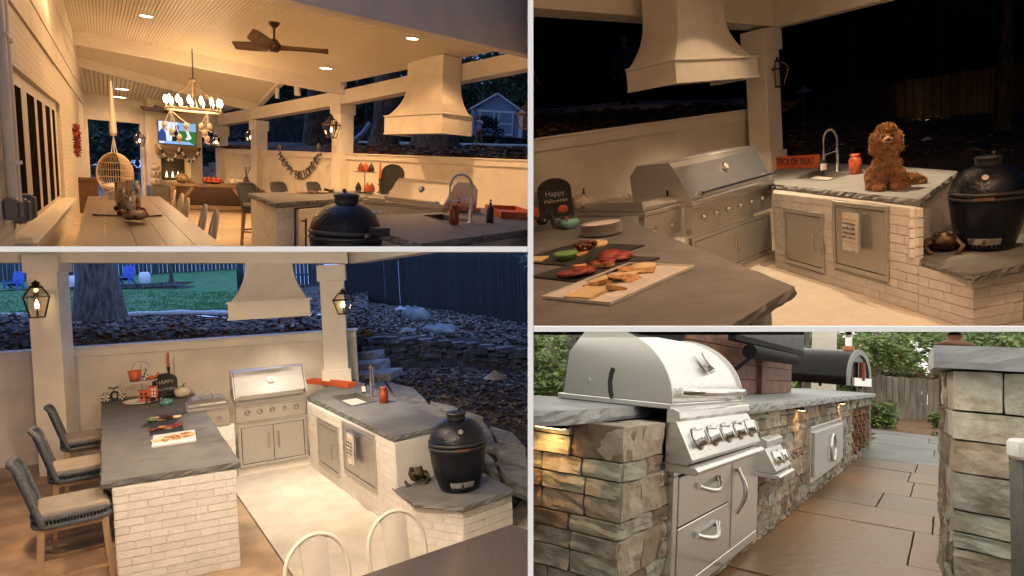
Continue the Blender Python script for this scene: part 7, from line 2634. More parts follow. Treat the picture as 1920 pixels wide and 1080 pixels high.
# ---- ceiling lights, fans, chandelier, lanterns
M_can1 = M_can
for (u, v, d, e_, lab) in ((274, 30, 12.2, 150, 'round ceiling light above the dining table'), (611, 128, 14.2, 150, 'round ceiling light between fan and hood'), (229, 167, 17.6, 60, 'first small ceiling light above the hanging chair'), (224, 182, 18.6, 50, 'second small ceiling light above the hanging chair'), (773, 72, 11.6, 150, 'ceiling light half hidden behind the dark header')):
    downlight(lab, b.at(u, v, d), e_ * 3.4, (1, .56, .25), b, R(150), r=11 * d / F)
def ceiling_fan(label, p, r, rod, angs):
    t = thing('ceiling_fan', label, 'ceiling fan', p)
    MB().lathe([(.07, -.1), (.11, -.06), (.12, .02), (.06, .1), (.03, .12)], 18).build('motor', M_bronze, t)
    MB().tube([(0, 0, .1), (0, 0, rod)], .022, 8).build('rod', M_bronze, t); MB().lathe([(.03, rod - .1), (.09, rod - .04), (.1, rod)], 16).build('canopy', M_bronze, t)
    for a in angs:
        c, s = math.cos(R(a)), math.sin(R(a)); mb = MB()
        def bf(x, y):
            rr = .08 + (r - .08) * x; w_ = (.05 + .075 * math.sin(math.pi * min(1, x * .75 + .1))) * (1 if x < .97 else .5)
            yy = (y - .5) * 2 * w_ + .1 * x * x
            return (c * rr - s * yy, s * rr + c * yy, -.03 + .1 * (y - .5) + .05 * x)
        mb.grid(bf, 10, 3); mb.grid(lambda x, y: (bf(x, y)[0], bf(x, y)[1], bf(x, y)[2] + .014), 10, 3); mb.build('blade', mat('fan_walnut', (.10, .05, .022), .45, var=.3, bump=.1), t, fix=False)
    return t
p = b.at(514, 86, 11.2); ceiling_fan('dark three bladed fan on the near ceiling', p, .92, b.z(p, 42) - p.z, (20, 152, 262))
p = b.at(312, 207, 18.8); ceiling_fan('small distant three bladed fan left of the chandelier', p, .75, .35, (10, 170, 265))
cd = 15.2; p = b.at(363, 207, cd); cr = 47 * cd / F
ch = thing('chandelier', 'ring chandelier with candle bulbs hung with cream bone garlands', 'chandelier', p)
mb = MB(); mb.tube([(cr * math.cos(a), cr * math.sin(a), 0) for a in [6.2832 * k / 40 for k in range(40)]], .032, 8, closed=True); mb.build('ring', M_pumpkin, ch)
zh = b.z(p, 149) - p.z
for a in (.5, 2.1, 3.7, 5.3): MB().tube([(cr * math.cos(a), cr * math.sin(a), .02), (0, 0, zh)], .012, 5).build('chain', M_bronze, ch)
MB().tube([(0, 0, zh - .03), (0, 0, zh + .75)], .016, 6).build('stem', M_bronze, ch); MB().lathe([(.02, zh - .05), (.09, zh - .02), (.06, zh + .03)], 12).build('hub', M_bronze, ch)
for k in range(15):
    a = 6.2832 * k / 15; x, y = cr * math.cos(a), cr * math.sin(a)
    h_ = MB().lathe([(.03, .03), (.022, .12)], 8, (x, y, 0)).build('candle_cup', M_bronze, ch)
    MB().lathe([(.018, .12), (.042, .18), (.04, .23), (.015, .29), (.001, .3)], 10, (x, y, 0)).build('bulb', M_bulb, h_)
for k in range(4):
    l = lamp('chandelier_light', (0, 0, 0), 130, (1, .56, .25), .12, b); l.parent = ch; l.matrix_basis = Matrix.Translation((cr * .8 * math.cos(k * 1.57), cr * .8 * math.sin(k * 1.57), .25))
for (x0, lab) in ((-.75, 'cream bone garland hanging from the left of the chandelier'), (.72, 'cream bone garland hanging from the right of the chandelier')):
    q = p + Vector((cr * x0, -.2, -.03)); t = thing('bone_garland', lab, 'garland', q)
    for k in range(4):
        mb = MB(); x = (k - 1.5) * .1 + (.12 if x0 < 0 else -.06) * k * .6; z = -.3 - .14 * (k % 3)
        mb.tube([(0, 0, 0), (x, 0, z)], .012, 5); mb.ball((x, 0, z - .04), .07, .05, .08, 8, 6); mb.tube([(x - .06, 0, z - .12), (x + .06, 0, z - .16)], .022, 5); mb.build('strand', M_pumpkin, t)
for (u, v, d, h_, off, lab) in ((621, 262, 16.2, .62, -90, 'lit wall lantern on the porch post beside the banner'), (470, 270, 19.8, .5, -90, 'lit wall lantern on the middle porch post'), (405, 276, 21.2, .42, -90, 'lit wall lantern on the post right of the fireplace'), (262, 276, 19.8, .5, 90, 'lit wall lantern at the dark opening left of the fireplace')):
    q = b.at(u, v, d); lantern(lab, q, ryaw + R(off) * (1 if u > 300 else 1), h_, lit=6, wall=.22)
q = b.at(984, 245, 11.6); lantern('dark unlit lantern at the right frame edge of the porch', q, ryaw, .5, bulb=False)

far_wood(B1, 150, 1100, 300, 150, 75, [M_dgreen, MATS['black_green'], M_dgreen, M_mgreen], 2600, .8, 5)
# ---- yard beyond the porch
M_fence1 = mat('blue_dusk_fence', (.06, .065, .075), .9, var=.3, bump=.25, rv=.2, stretch=(1.5, 1.5, .2))
US = (380, 520, 640, 760, 880, 1040)
rr_ = lambda v, d, k=1: [b.at(u, v + (u - 700) * .02, d) for u in US]
rows = [[Vector(rw(u)) + Vector((.1, .3, 0)) for u in US], rr_(278, 21), rr_(272, 27), rr_(268, 45), rr_(266, 80)]
for q in rows[0]: q.z = zc_ - .1
yd, ydf = surface('yard', rows, M_soil, b, rough=.05)
leaf_scatter('fallen_leaves', lambda: ydf(.35 + .65 * random.random(), random.random() ** 1.3 * .5), 5200, [M_leafA, M_leafB, M_leafD, M_leafC], (.08, .16))
mb = MB(); pts = [b.at(u, 272 + (u - 700) * .02 - 1, 28) for u in range(640, 1020, 20)]; mb.tube(pts, .14, 6); mb.build('stone_edging', MATS['pale_gravel'], None, kind='structure')
for (u, d, r_, lab) in ((718, 24, .5, 'broad tree trunk left of the porch hood'), (815, 23, .75, 'broad tree trunk base below the porch hood'), (592, 25, .42, 'tree trunk seen left of the porch post')):
    q = b.at(u, 276, d); make_tree(lab, q - Vector((0, 0, .2)), 8, r_, [M_mgreen], M_bark, int(u), nleaf=0, limbs=3, crown=(2, 2, 2), flare=1.4)
board_fence('dusky board fence beyond the banner wall', [xy(b.at(400, 260, 30)), xy(b.at(700, 262, 34))], b.at(560, 284, 32).z, b.at(560, 226, 32).z, M_fence1, bw=.3, gap=.03)
q = b.at(929, 256, 42)
sh = thing('garden_shed', 'blue grey garden shed with white trim and double doors', 'shed', q, cam_yaw(q) - R(4))
k = 42 / F; w_ = 46 * k; he = 50 * k; hr = 76 * k
M_shed = mat('shed_siding', (.22, .3, .42), .7, var=.08, bump=.1); M_shedw = mat('shed_white', (.7, .72, .75), .6, var=.03)
mb = MB(); mb.extr([(-w_, 0), (w_, 0), (w_, he), (0, hr), (-w_, he)], 0, 3, 'y'); mb.build('wall', M_shed, sh)
for sx in (-1, 1):
    mb = MB(); mb.bar((sx * (w_ + .25), 1.4, he - .18), (0, 1.4, hr + .06), 3.2, .1); mb.build('roof', M_shedw, sh)
    MB().box(sx * w_ - .12, sx * w_ + .12, -.04, -.002, 0, he).build('corner_board', M_shedw, sh)
    MB().box(sx * .62 - .5, sx * .62 + .5, -.06, -.003, .1, he * .86).build('door', M_shed, sh)
    dd = MB(); x = sx * .62
    for a in (-.5, .42): dd.box(x + a, x + a + .08, -.09, -.061, .1, he * .86)
    dd.box(x - .42, x + .42, -.085, -.061, .1, .2); dd.box(x - .42, x + .42, -.085, -.061, he * .45, he * .5); dd.build('door_trim', M_shedw, sh)
MB().box(-1.25, 1.25, -.05, -.003, he * .87, he * .95).build('door_head', M_shedw, sh)
bush('dark rounded bush in front of the garden shed', b.at(918, 256, 38), (.85, .7, .75), [M_dgreen, MATS['black_green']], 900, .1, 5)
tn = make_tree
for i, (u, v, d, h_, cr_, ms) in enumerate(((905, 258, 55, 9, (6, 3, 3.5), [M_mgreen, M_yleaf, M_dgreen]), (985, 258, 52, 10, (5, 3, 4), [M_dgreen, M_mgreen]), (690, 262, 50, 8, (4, 3, 3), [M_yleaf, M_mgreen]), (640, 262, 48, 8, (4, 3, 3.5), [M_dgreen]), (520, 264, 44, 7, (5, 3, 3), [M_dgreen, MATS['black_green']]), (430, 268, 40, 6, (4, 3, 3), [M_dgreen]), (850, 258, 60, 7, (5, 3, 3.5), [M_dgreen, M_mgreen]))):
    make_tree(['olive leafed tree rising over the shed roof', 'dark green tree at the right frame edge behind the shed', 'yellowish tree seen between porch post and hood', 'dark tree behind the porch post', 'dark tree over the dusky fence', 'dark tree right of the fireplace', 'dark tree left of the shed'][i], b.at(u, v, d), h_, .25, ms, M_bark, 70 + i, crown=cr_, nleaf=2200, ls=.25, clumps=12, cz=h_ * .62)
bush_p = [(185, 330, 27, 'blue dusk shrub seen through the left opening'), (235, 335, 26, 'dark shrub behind the hanging chair'), (392, 325, 27, 'dark shrub through the narrow right opening')]
for (u, v, d, lab) in bush_p: bush(lab, b.at(u, v + 8, d), (1.6, .8, 1.3), [M_dgreen, mat('dusk_blue_leaf', (.05, .09, .12), .6)], 1300, .12, u)
st = [b.at(u, v, 23.5) for u, v in ((372, 322), (410, 322))]
for k in range(3):
    z = st[0].z + k * .18; o = slab([xy(st[0] + Vector((0, k * .4, 0))), xy(st[1] + Vector((0, k * .4, 0))), xy(st[1] + Vector((0, k * .4 + .5, 0))), xy(st[0] + Vector((0, k * .4 + .5, 0)))], z - .2, z, .02, .2).build('stone_step', MATS['step_stone'], None)
    tag(o, ['lowest', 'middle', 'topmost'][k] + ' stone step outside the narrow opening', 'stone step', 'stone steps by the fireplace')
gr = MB(); gr.box(-40, -6, 20, 80, -.3, -.02); struct('ground', gr, M_soil)
t = thing('play_slide', 'curved blue play slide behind the low wall', 'slide', b.at(676, 268, 26))
mb = MB(); mb.tube([(-.6, 0, .0), (-.2, 0, .1), (.1, .1, .4), (.35, .2, .8)], .12, 8); mb.tube([(-.6, .25, .0), (-.2, .25, .1), (.1, .35, .4), (.35, .45, .8)], .05, 6); mb.build('chute', mat('blue_plastic', (.2, .32, .45), .4), t)
mb = MB(); mb.tube([(.35, .2, -.1), (.35, .2, .9)], .04, 6); mb.build('post', M_fieldstone, t)
pm = b.at(897, 273, 25)
pk = person('child in white shirt and orange shorts holding up a bat by the shed', pm, R(-20), b.z(pm, 217) - pm.z, mat('white_shirt', (.7, .72, .78), .8), mat('orange_shorts', (.6, .12, .02), .8),
            [((-.15, -.05, .76), (-.1, -.14, .84)), ((.1, -.12, .7), (-.02, -.19, .8))], [((-.06, -.04, .27), (-.09, .03, 0)), ((.07, .02, .26), (.13, .1, 0))], bare_legs=True, hair=mat('blond_hair', (.25, .15, .06), .7))
q = LOC[pk.name]; hgt = b.z(pm, 217) - pm.z
t = thing('bat', 'wooden bat raised in the hands of the child', 'bat', q @ Vector((-.07 * hgt, -.18 * hgt, .83 * hgt)), R(-20)); MB().tube([(0, 0, -.05), (-.12, 0, .14), (-.3, 0, .45)], [.02, .028, .04], 8).build('bat', M_oak, t)
for (u, v, d, e_) in ((120, 12, 9.2, 130), (360, -40, 6, 22), (480, 28, 8.9, 110)):
    lamp('added_lamp', b.at(u, v, d), e_, (1, .58, .27), .08, b)  # added fill lamps without fittings for wall, table and chairs
# ================================================================== lower right place: stone outdoor kitchen by day
CUR[0] = B4
b = B4
Q0, Q1 = b.on(1450, 989), b.on(1631, 840)
qd = (Q1 - Q0).normalized(); qy = math.atan2(qd.y, qd.x)
qn = Vector((qd.y, -qd.x, 0))                      # towards the aisle
qw = lambda u, v=850: b.wall(u, v, Q0, Q1)
K = Vector(qw(1168)); K.z = 0
qs = lambda u, v=850: (Vector((qw(u, v).x, qw(u, v).y, 0)) - K).dot(qd)
SE = qs(1632)
at_s = lambda s, off=0, z=0: K + qd * s + qn * off + Vector((0, 0, z))
M_st = [mat('ledge_stone_grey', (.42, .42, .36), .9, vs=11, bump=.7, bs=35, rv=.16, col2=(.22, .19, .14)),
        mat('ledge_stone_tan', (.40, .36, .29), .9, vs=9, bump=.7, bs=35, rv=.16, col2=(.25, .2, .14)),
        mat('ledge_stone_brown', (.28, .22, .16), .9, vs=10, bump=.7, bs=35, rv=.2, col2=(.14, .10, .07)),
        mat('ledge_stone_rust', (.36, .26, .17), .9, vs=11, bump=.7, bs=35, rv=.2, col2=(.26, .24, .19)),
        mat('ledge_stone_green', (.38, .41, .34), .9, vs=11, bump=.7, bs=35, rv=.14, col2=(.27, .25, .19))]


M_joint = mat('stone_joint', (.10, .08, .06), .95, var=.2, bump=.4)


def stone_face(parent, p, q, rows, ztop, wts, n=None, lens=(.16, .45), depth=.12, holes=(), jut=.01):
    """Ledgestone courses from the top down, each stone its own piece."""
    d, nn, Ln = outward(p, q)
    if n is not None: nn = n
    z = ztop
    rn = random.Random(int(Ln * 100))
    for h in rows:
        if z - h < -.02: h = z
        if h < .02: break
        x = 0
        while x < Ln - .01:
            w_ = min(rn.uniform(*lens) * (1.2 if h > .12 else .9), Ln - x)
            if Ln - x - w_ < .07: w_ = Ln - x
            sub = [(z - h, z)] if h < .13 or rn.random() < .55 else [(z - h, z - h * .45), (z - h * .45, z)]
            for (za, zb) in sub:
                spans = [(x, x + w_)]
                for (h0, h1, hz0, hz1) in holes:
                    if hz0 < (za + zb) / 2 < hz1:
                        spans = [s_ for (a, c) in spans for s_ in ([(a, c)] if c <= h0 or a >= h1 else [(a, min(c, h0)), (max(a, h1), c)]) if s_[1] - s_[0] > .03]
                for (a, c) in spans:
                    cc = Vector((p[0], p[1], 0)) + d * (a + c) / 2 + nn * (rn.uniform(-.3, 1) * jut - depth / 2); cc.z = (za + zb) / 2
                    piece('stone', STONES[rn.randrange(7)], parent, M_st[rn.choices(range(5), wts)[0]], cc, d, (c - a) - .004, depth, (zb - za) - .005)
            x += w_
        z -= h


ROWS = [.14, .072, .153, .065, .155, .1, .12, .1, .1]
ctz = .905
# ---- island with the big grill
isl = thing('stone_island', 'ledgestone grill island with grey slab top at the left', 'counter', K, qy)
XL = K - qn * .75
xd, xn, xL = outward(K, XL)
mb = MB(); mb.prism([xy(K - qn * .06 + qd * .06), xy(at_s(SE - .1, -.06)), xy(at_s(SE - .1, -.95)), xy(at_s(.9, -.95)), xy(XL + qd * .06)], 0, ctz - .06); mb.build('block_core', M_joint, isl, bayspace=True)
stone_face(isl, K, XL, ROWS, ctz - .052, (5, 3, 1.5, 1.2, 5), lens=(.12, .27))
dr0, dr1 = qs(1250, 960), qs(1412, 900)
drz1 = b.z(qw(1250, 870), 870); drz0 = .05
g0, g1 = qs(1250, 760), qs(1386, 760)
pb0, pb1 = qs(1408, 850), qs(1438, 850)
ad0, ad1 = qs(1509, 850), qs(1568, 850)
adz0, adz1 = b.z(qw(1509, 905), 905), b.z(qw(1509, 800), 800)
ln0, ln1 = qs(1598, 800), qs(1629, 800)
HO = [(dr0, dr1, drz0, drz1), (g0 - .02, g1, .62, 1), (ad0, ad1, adz0, adz1), (ln0, ln1, .08, .78)]
stone_face(isl, K, at_s(SE), ROWS, ctz - .052, (2, 4, 4, 3, 1.5), lens=(.15, .38), holes=HO)
stone_face(isl, at_s(SE), at_s(SE, -.95), ROWS, ctz - .052, (2, 3, 1, 1, 3), n=qd)
nb = MB(); p = at_s(ln0, -.5); nb.prism([xy(at_s(ln0, -.125)), xy(at_s(ln1, -.125)), xy(at_s(ln1, -.13)), xy(at_s(ln0, -.13))], .08, .78); nb.build('log_niche', M_dark, isl, bayspace=True)
tpoly = [b.on(1254, 757.5, ctz), b.on(1066, 770, ctz), b.on(985, 770, ctz), b.on(985, 754, ctz), at_s(g0, -.75)]
sl1 = slab([xy(p) for p in tpoly], ctz - .055, ctz, .008, .06); sl1.build('slab_top', mat('grey_cast_slab', (.36, .37, .37), .5, var=.14, vs=5, bump=.12, bs=40), isl, bayspace=True)
sl2 = slab([xy(at_s(g1 + .004, .06)), xy(at_s(SE + .08, .06)), xy(at_s(SE + .08, -1.0)), xy(at_s(g1 + .004, -1.0))], ctz - .055, ctz, .008, .08); sl2.build('slab_top', MATS['grey_cast_slab'], isl, bayspace=True)

# ---- the big grill
gw = g1 - g0
gg = thing('gas_grill', 'large stainless grill with rounded closed lid on the ledgestone island', 'grill', at_s((g0 + g1) / 2), qy)
w = gw / 2; z = ctz
arc = [(.36 - .37 * math.cos(a), z + .03 + .325 * math.sin(a)) for a in [math.pi / 2 * k / 12 for k in range(13)]]
prof = arc + [(.43, z + .345), (.52, z + .23), (.54, z + .03)]
mb = MB(); mb.extr(prof, -w * .96, w * 1.0, 'x', True); mb.build('lid', M_steel, gg)
for sx in (-1, 1):
    mb = MB(); mb.extr([(a - .012, c + .008 if c > z + .04 else c) for a, c in prof], sx * w * .96, sx * w * .985); o = mb.build('lid_side', brushed('satin_steel', (.72, .7, .64), .34), gg)
    mb = MB(); mb.tube([(sx * w * .987, .25 + .035 * math.cos(a), z + .1 + .075 * a) for a in (-.9, -.5, 0, .5, .9)], .011, 8); mb.build('vent_slot', M_dark, o)
    mb = MB(); mb.disc((sx * w * .986, .4, z + .1), .012, (sx, 0, 0), 10, .008); mb.build('bolt', M_chrome, o)
mb = MB(); mb.box(-w, w, -.02, .56, z + .002, z + .028); mb.build('grill_rim', M_steel, gg, bev=.004)
mb = MB(); pts = [(w * .84 * math.cos(t), -.075 - .05 * abs(math.sin(t)) ** .4, z + .075 + .012 * math.sin(t)) for t in [math.pi * 2 * k / 40 for k in range(40)]]
pts = [(w * .8 * (2 * k / 24 - 1), -.02 - .09 * (1 - abs(2 * k / 24 - 1) ** 4), z + .082) for k in range(25)]
mb.tube(pts, .02, 12); mb.build('lid_handle', M_chrome, gg)
gt = MB().disc((.12 * w, .055, z + .225), .07, (0, -.8, .6), 24, .03).build('thermometer', M_chrome, gg)
MB().disc((.12 * w, .03, z + .243), .056, (0, -.8, .6), 24, .004).build('dial_face', M_plate, gt)
pan = [(0, z), (-.03, z + .012), (-.06, z - .0), (-.065, z - .035), (-.05, z - .045), (-.13, z - .205), (-.1, z - .23), (.0, z - .23)]
MB().extr(pan, -w, w).build('control_panel', M_steel, gg, bev=.004)
mb = MB(); mb.extr([(-.14, z - .232), (-.155, z - .25), (-.14, z - .268), (.0, z - .268), (.0, z - .232)], -w * .99, w * .99); mb.build('drip_tray', M_steel, gg, bev=.004)
kn = Vector((0, -.9, .42)).normalized()
for k in range(5):
    knob(gg, (-w * .74 + k * w * .38, -.093, z - .125), .042, kn)

# ---- drawer cabinet
dk = thing('drawer_cabinet', 'stainless cabinet with two drawers and one tall door below the big grill', 'cabinet', at_s(dr0), qy)
L_, H_ = dr1 - dr0, drz1 - drz0
f = MB(); fr = .055
f.box(0, L_, -.03, .05, drz0, drz0 + fr); f.box(0, L_, -.03, .05, drz1 - fr, drz1)
for (a, c) in ((0, fr), (L_ * .56, L_ * .56 + fr), (L_ - fr, L_)): f.box(a, c, -.03, .05, drz0 + fr + .001, drz1 - fr - .001)
f.build('frame', M_steel, dk, bev=.004)
MB().box(fr, L_ - fr, .0, .04, drz0 + fr, drz1 - fr).build('recess', M_dark, dk)
zm = (drz0 + drz1) / 2 + .02
def arc_handle(parent, a, c, out, r=.012, vert=False):
    a, c = Vector(a), Vector(c)
    pts = [a.lerp(c, k / 10) + Vector((0, -out * math.sin(math.pi * k / 10) - .005, (0 if vert else -.03 * math.sin(math.pi * k / 10)))) for k in range(11)]
    mb = MB(); mb.tube(pts, [r * (1.35 if k in (0, 10) else .8 + .4 * math.sin(math.pi * k / 10)) for k in range(11)], 10); return mb.build('handle', M_chrome, parent)
for (za, zb) in ((drz0 + fr + .008, zm - .004), (zm + .004, drz1 - fr - .008)):
    o = MB().box(fr + .008, L_ * .56 - .008, -.034, -.001, za, zb).build('drawer', M_steel, dk, bev=.003)
    arc_handle(o, (L_ * .2, -.034, zb - .07), (L_ * .42, -.034, zb - .07), .045)
o = MB().box(L_ * .56 + fr + .008, L_ - fr - .008, -.034, -.001, drz0 + fr + .008, drz1 - fr - .008).build('door', M_steel_v, dk, bev=.003)
arc_handle(o, (L_ * .56 + fr + .09, -.034, zm - .08), (L_ * .56 + fr + .09, -.034, zm + .17), .05, vert=True)

# ---- small burner panel, access doors
bz1 = b.z(qw(1430, 812), 820); bw_ = pb1 - pb0
t = thing('side_burner', 'small projecting steel burner panel with two knobs between drawers and steel doors', 'side burner', at_s((pb0 + pb1) / 2), qy)
w = bw_ / 2
MB().extr([(0, bz1), (-.06, bz1 + .03), (-.10, bz1 + .01), (-.10, bz1 - .03), (-.085, bz1 - .04), (-.16, bz1 - .17), (-.14, bz1 - .19), (0, bz1 - .19)], -w, w).build('control_panel', M_steel, t, bev=.004)
MB().extr([(-.17, bz1 - .192), (-.185, bz1 - .205), (-.17, bz1 - .22), (0, bz1 - .22), (0, bz1 - .192)], -w, w).build('drip_tray', M_steel, t, bev=.004)
for sx in (-.42, .3): knob(t, (sx * w, -.125, bz1 - .105), .042, kn)
t = thing('access_doors', 'pair of pale steel doors with ring shaped handles in the ledgestone wall', 'access doors', at_s(ad0, .03), qy)
L_, H_ = ad1 - ad0, adz1 - adz0
MB().box(0, L_, -.02, .05, adz0, adz1).build('frame', M_steel, t, bev=.004)
for k in (0, 1):
    a = .05 + k * (L_ / 2 - .047); o = MB().box(a, a + L_ / 2 - .056, -.045, -.021, adz0 + .05, adz1 - .05).build('door', brushed('pale_steel', (.66, .68, .66), .4, (40, 40, 1)), t, bev=.003)
    sx = -1 if k == 0 else 1
    mb = MB(); mb.tube([(L_ / 2 + sx * (.03 + .12 * math.sin(math.pi * q / 12)), -.07, (adz0 + adz1) / 2 + .13 * math.cos(math.pi * q / 12)) for q in range(13)], .014, 8); mb.build('handle', M_chrome, o)

# ---- cap lights with the glow they throw on the stone
for (pt, dirv, lab) in ((K + xd * .30 + xn * .05 + Vector((0, 0, ctz - .06)), xn, 'lit cap light under the slab at the near corner'), (at_s(qs(1491), .045, ctz - .06), qn, 'lit cap light above the pale steel doors'), (at_s(qs(1571), .045, ctz - .06), qn, 'lit cap light beside the firewood niche')):
    t = thing('cap_light', lab, 'lamp', pt, math.atan2(dirv.x, -dirv.y), 'cap lights under the stone slab')
    MB().box(-.07, .07, -.03, .03, -.025, 0).build('housing', M_bronze, t)
    MB().box(-.06, .06, -.02, .02, -.029, -.0255).build('lens', emat('cap_lens', (1, .6, .25), 12), t)
    l = lamp('cap_lamp', (0, 0, 0), 5 if pt.y < 4 else 9, (1, .5, .17), .02, b, 'SPOT', R(130), .8); l.parent = t; l.matrix_basis = Matrix.Translation((0, 0, -.04)) @ (-Vector((0, .25, -1))).to_track_quat('Z', 'Y').to_matrix().to_4x4()

# ---- firewood
for r in range(7):
    for c in range(4):
        x = ln0 + (ln1 - ln0) * (c + .5 + .3 * (r % 2)) / 4.3
        t_ = thing('firewood_log', 'split firewood log stacked in the stone niche', 'firewood', at_s(x, -.015, .1 + r * .085), qy, 'split logs in the niche')
        rr = random.uniform(.035, .05); MB().prism([(math.cos(a) * rr * 1.5, math.sin(a) * rr) for a in (0, 1.3, 2.4, 3.6, 5)], 0, .02).v
        mb = MB(); pr = [(math.cos(a) * rr * random.uniform(1.1, 1.8), math.sin(a) * rr * 1.1) for a in (0, 1.2, 2.3, 3.6, 5)]
        mb.extr([(x_, y_) for x_, y_ in pr], -.0, .09, 'y'); mb.build('log', mat('split_wood', (.35, .17, .08), .8, var=.35, bump=.3, rv=.3), t_)

M_mblack = mat('matt_black', (.012, .012, .014), .6, var=.1, bump=0, spec=.08)
# ---- television cabinet of boards, television, soundbar
ca, cb_ = at_s(qs(1330), -.42), at_s(qs(1486), -.42)
ca = b.wall(1290, 700, at_s(0, -.42), at_s(9, -.42)); ca.z = 0; cb_ = b.wall(1484, 700, at_s(0, -.42), at_s(9, -.42)); cb_.z = 0
cab = thing('board_cabinet', 'reddish brown board cabinet carrying the television behind the grill', 'cabinet', ca, qy)
cl = (cb_ - ca).length
M_cedar = mat('cedar_boards', (.22, .085, .04), .6, var=.3, vs=6, bump=.2, bs=30, rv=.25, stretch=(.15, 1, 1))
for k in range(6):
    z0 = ctz + .005 + k * .13
    MB().box(0, cl - .02, 0, .03, z0, z0 + .124).build('plank', M_cedar, cab); MB().box(cl - .019, cl, .0, .6, z0, z0 + .124).build('plank', M_cedar, cab)
MB().box(0, cl - .021, .031, .5, ctz + .005, ctz + .75).build('carcass', M_dark, cab)
MB().box(cl * .55, cl * .6, -.04, -.001, ctz + .005, ctz + .78).build('upright', M_cedar, cab)
ta = b.wall(1372, 640, at_s(0, -.3), at_s(9, -.3)); tb2 = b.wall(1502, 650, at_s(0, -.3), at_s(9, -.3)); zt0 = b.z(tb2, 667)
t = thing('wall_tv', 'dark switched off television with bluish screen above the board cabinet', 'television', (ta.x, ta.y, zt0), qy)
tl = (Vector(xy(tb2)) - Vector(xy(ta))).length
MB().box(0, tl, -.03, .03, 0, .8).build('casing', M_mblack, t, bev=.006); MB().box(.03, tl - .03, -.034, -.0305, .05, .78).build('screen', mat('dark_screen', (.008, .012, .028), .35, var=.2, bump=0, spec=.15), t)  # blue of the mirrored surroundings put into the screen colour
sa = b.wall(1405, 670, at_s(0, -.22), at_s(9, -.22)); sb2 = b.wall(1488, 676, at_s(0, -.22), at_s(9, -.22)); zs = b.z(sa, 671)
t = thing('soundbar', 'black tubular soundbar below the dark television', 'soundbar', (sa.x, sa.y, zs), qy)
sl_ = (Vector(xy(sb2)) - Vector(xy(sa))).length
MB().tube([(0, 0, .05), (sl_, 0, .05)], .055, 14).build('body', M_mblack, t); mb = MB(); mb.bar((sl_ * .2, .05, .03), (sl_ * .2, .2, -.1), .03); mb.build('bracket', M_black, t)

# ---- pizza oven
op = b.on(1613, 734, ctz); op = at_s((Vector((op.x, op.y, 0)) - K).dot(qd), -.12, ctz)
fa = b.at(1613, 730, b.dep(op))
t = thing('pizza_oven', 'black barrel shaped pizza oven with arched steel front and chimney', 'pizza oven', fa, qy - R(12))
s = b.dep(fa) / F
ow, oh, od = .62, 74 * s, 1.05
zb = 6 * s
ar = lambda k_: [(-ow * k_, zb)] + [(ow * k_ * -math.cos(a), zb + (oh - zb) * (.25 + .75 * math.sin(a)) * (1 if k_ == 1 else .985)) for a in [math.pi * i / 18 for i in range(19)]] + [(ow * k_, zb)]
mb = MB(); mb.extr(ar(.97), .03, od, 'y', True); mb.build('barrel', mat('gloss_black', (.008, .007, .007), .2, var=.2, bump=.02, spec=.3), t)
mb = MB(); o_, i_ = ar(1.0), [(x * .82, zb + (z_ - zb) * .85) for x, z_ in ar(1.0)]
n_ = len(o_); vs = [(x, 0, z_) for x, z_ in o_] + [(x, 0, z_) for x, z_ in i_] + [(x, .04, z_) for x, z_ in o_] + [(x, .1, z_) for x, z_ in i_]
mb.add(vs, [(i, i + 1, n_ + i + 1, n_ + i) for i in range(n_ - 1)] + [(i, 2 * n_ + i, 2 * n_ + i + 1, i + 1) for i in range(n_ - 1)] + [(n_ + i, n_ + i + 1, 3 * n_ + i + 1, 3 * n_ + i) for i in range(n_ - 1)])
mb.build('front_arch', mat('dull_steel', (.3, .3, .28), .45, .6, var=.1, bump=.03), t, fix=False)
mb = MB(); mb.add([(x, .101, z_) for x, z_ in i_], [list(range(n_))]); mb.build('oven_mouth', M_dark, t, fix=False)
MB().tube([(0, -.03, zb + .1), (0, -.03, zb + oh * .6)], .05, 10).build('wooden_handle', M_rust, t); MB().box(-ow * .75, ow * .75, -.05, -.001, zb, zb + oh * .2).build('steel_shelf', M_steel, t)
for sx in (-1, 1):
    for y in (.15, od - .15): MB().tube([(sx * ow * .8, y, 0), (sx * ow * .8, y, zb)], .03, 8).build('foot', M_black, t)
MB().tube([(-.0, od * .2, oh * .95), (0, od * .2, oh + .55)], .06, 14).build('chimney', M_chrome, t); MB().lathe([(.1, 0), (.1, .08)], 14, (0, od * .2, oh * .97)).build('copper_collar', mat('copper', (.5, .2, .1), .3, .9, bump=0), t)
p = b.at(1546, 640, 15.5); t = thing('porch_column', 'cream square column behind the pizza oven', 'column', (p.x, p.y, -.1), qy); MB().box(-.24, .24, -.24, .24, 0, 3.2).build('shaft', M_white, t)

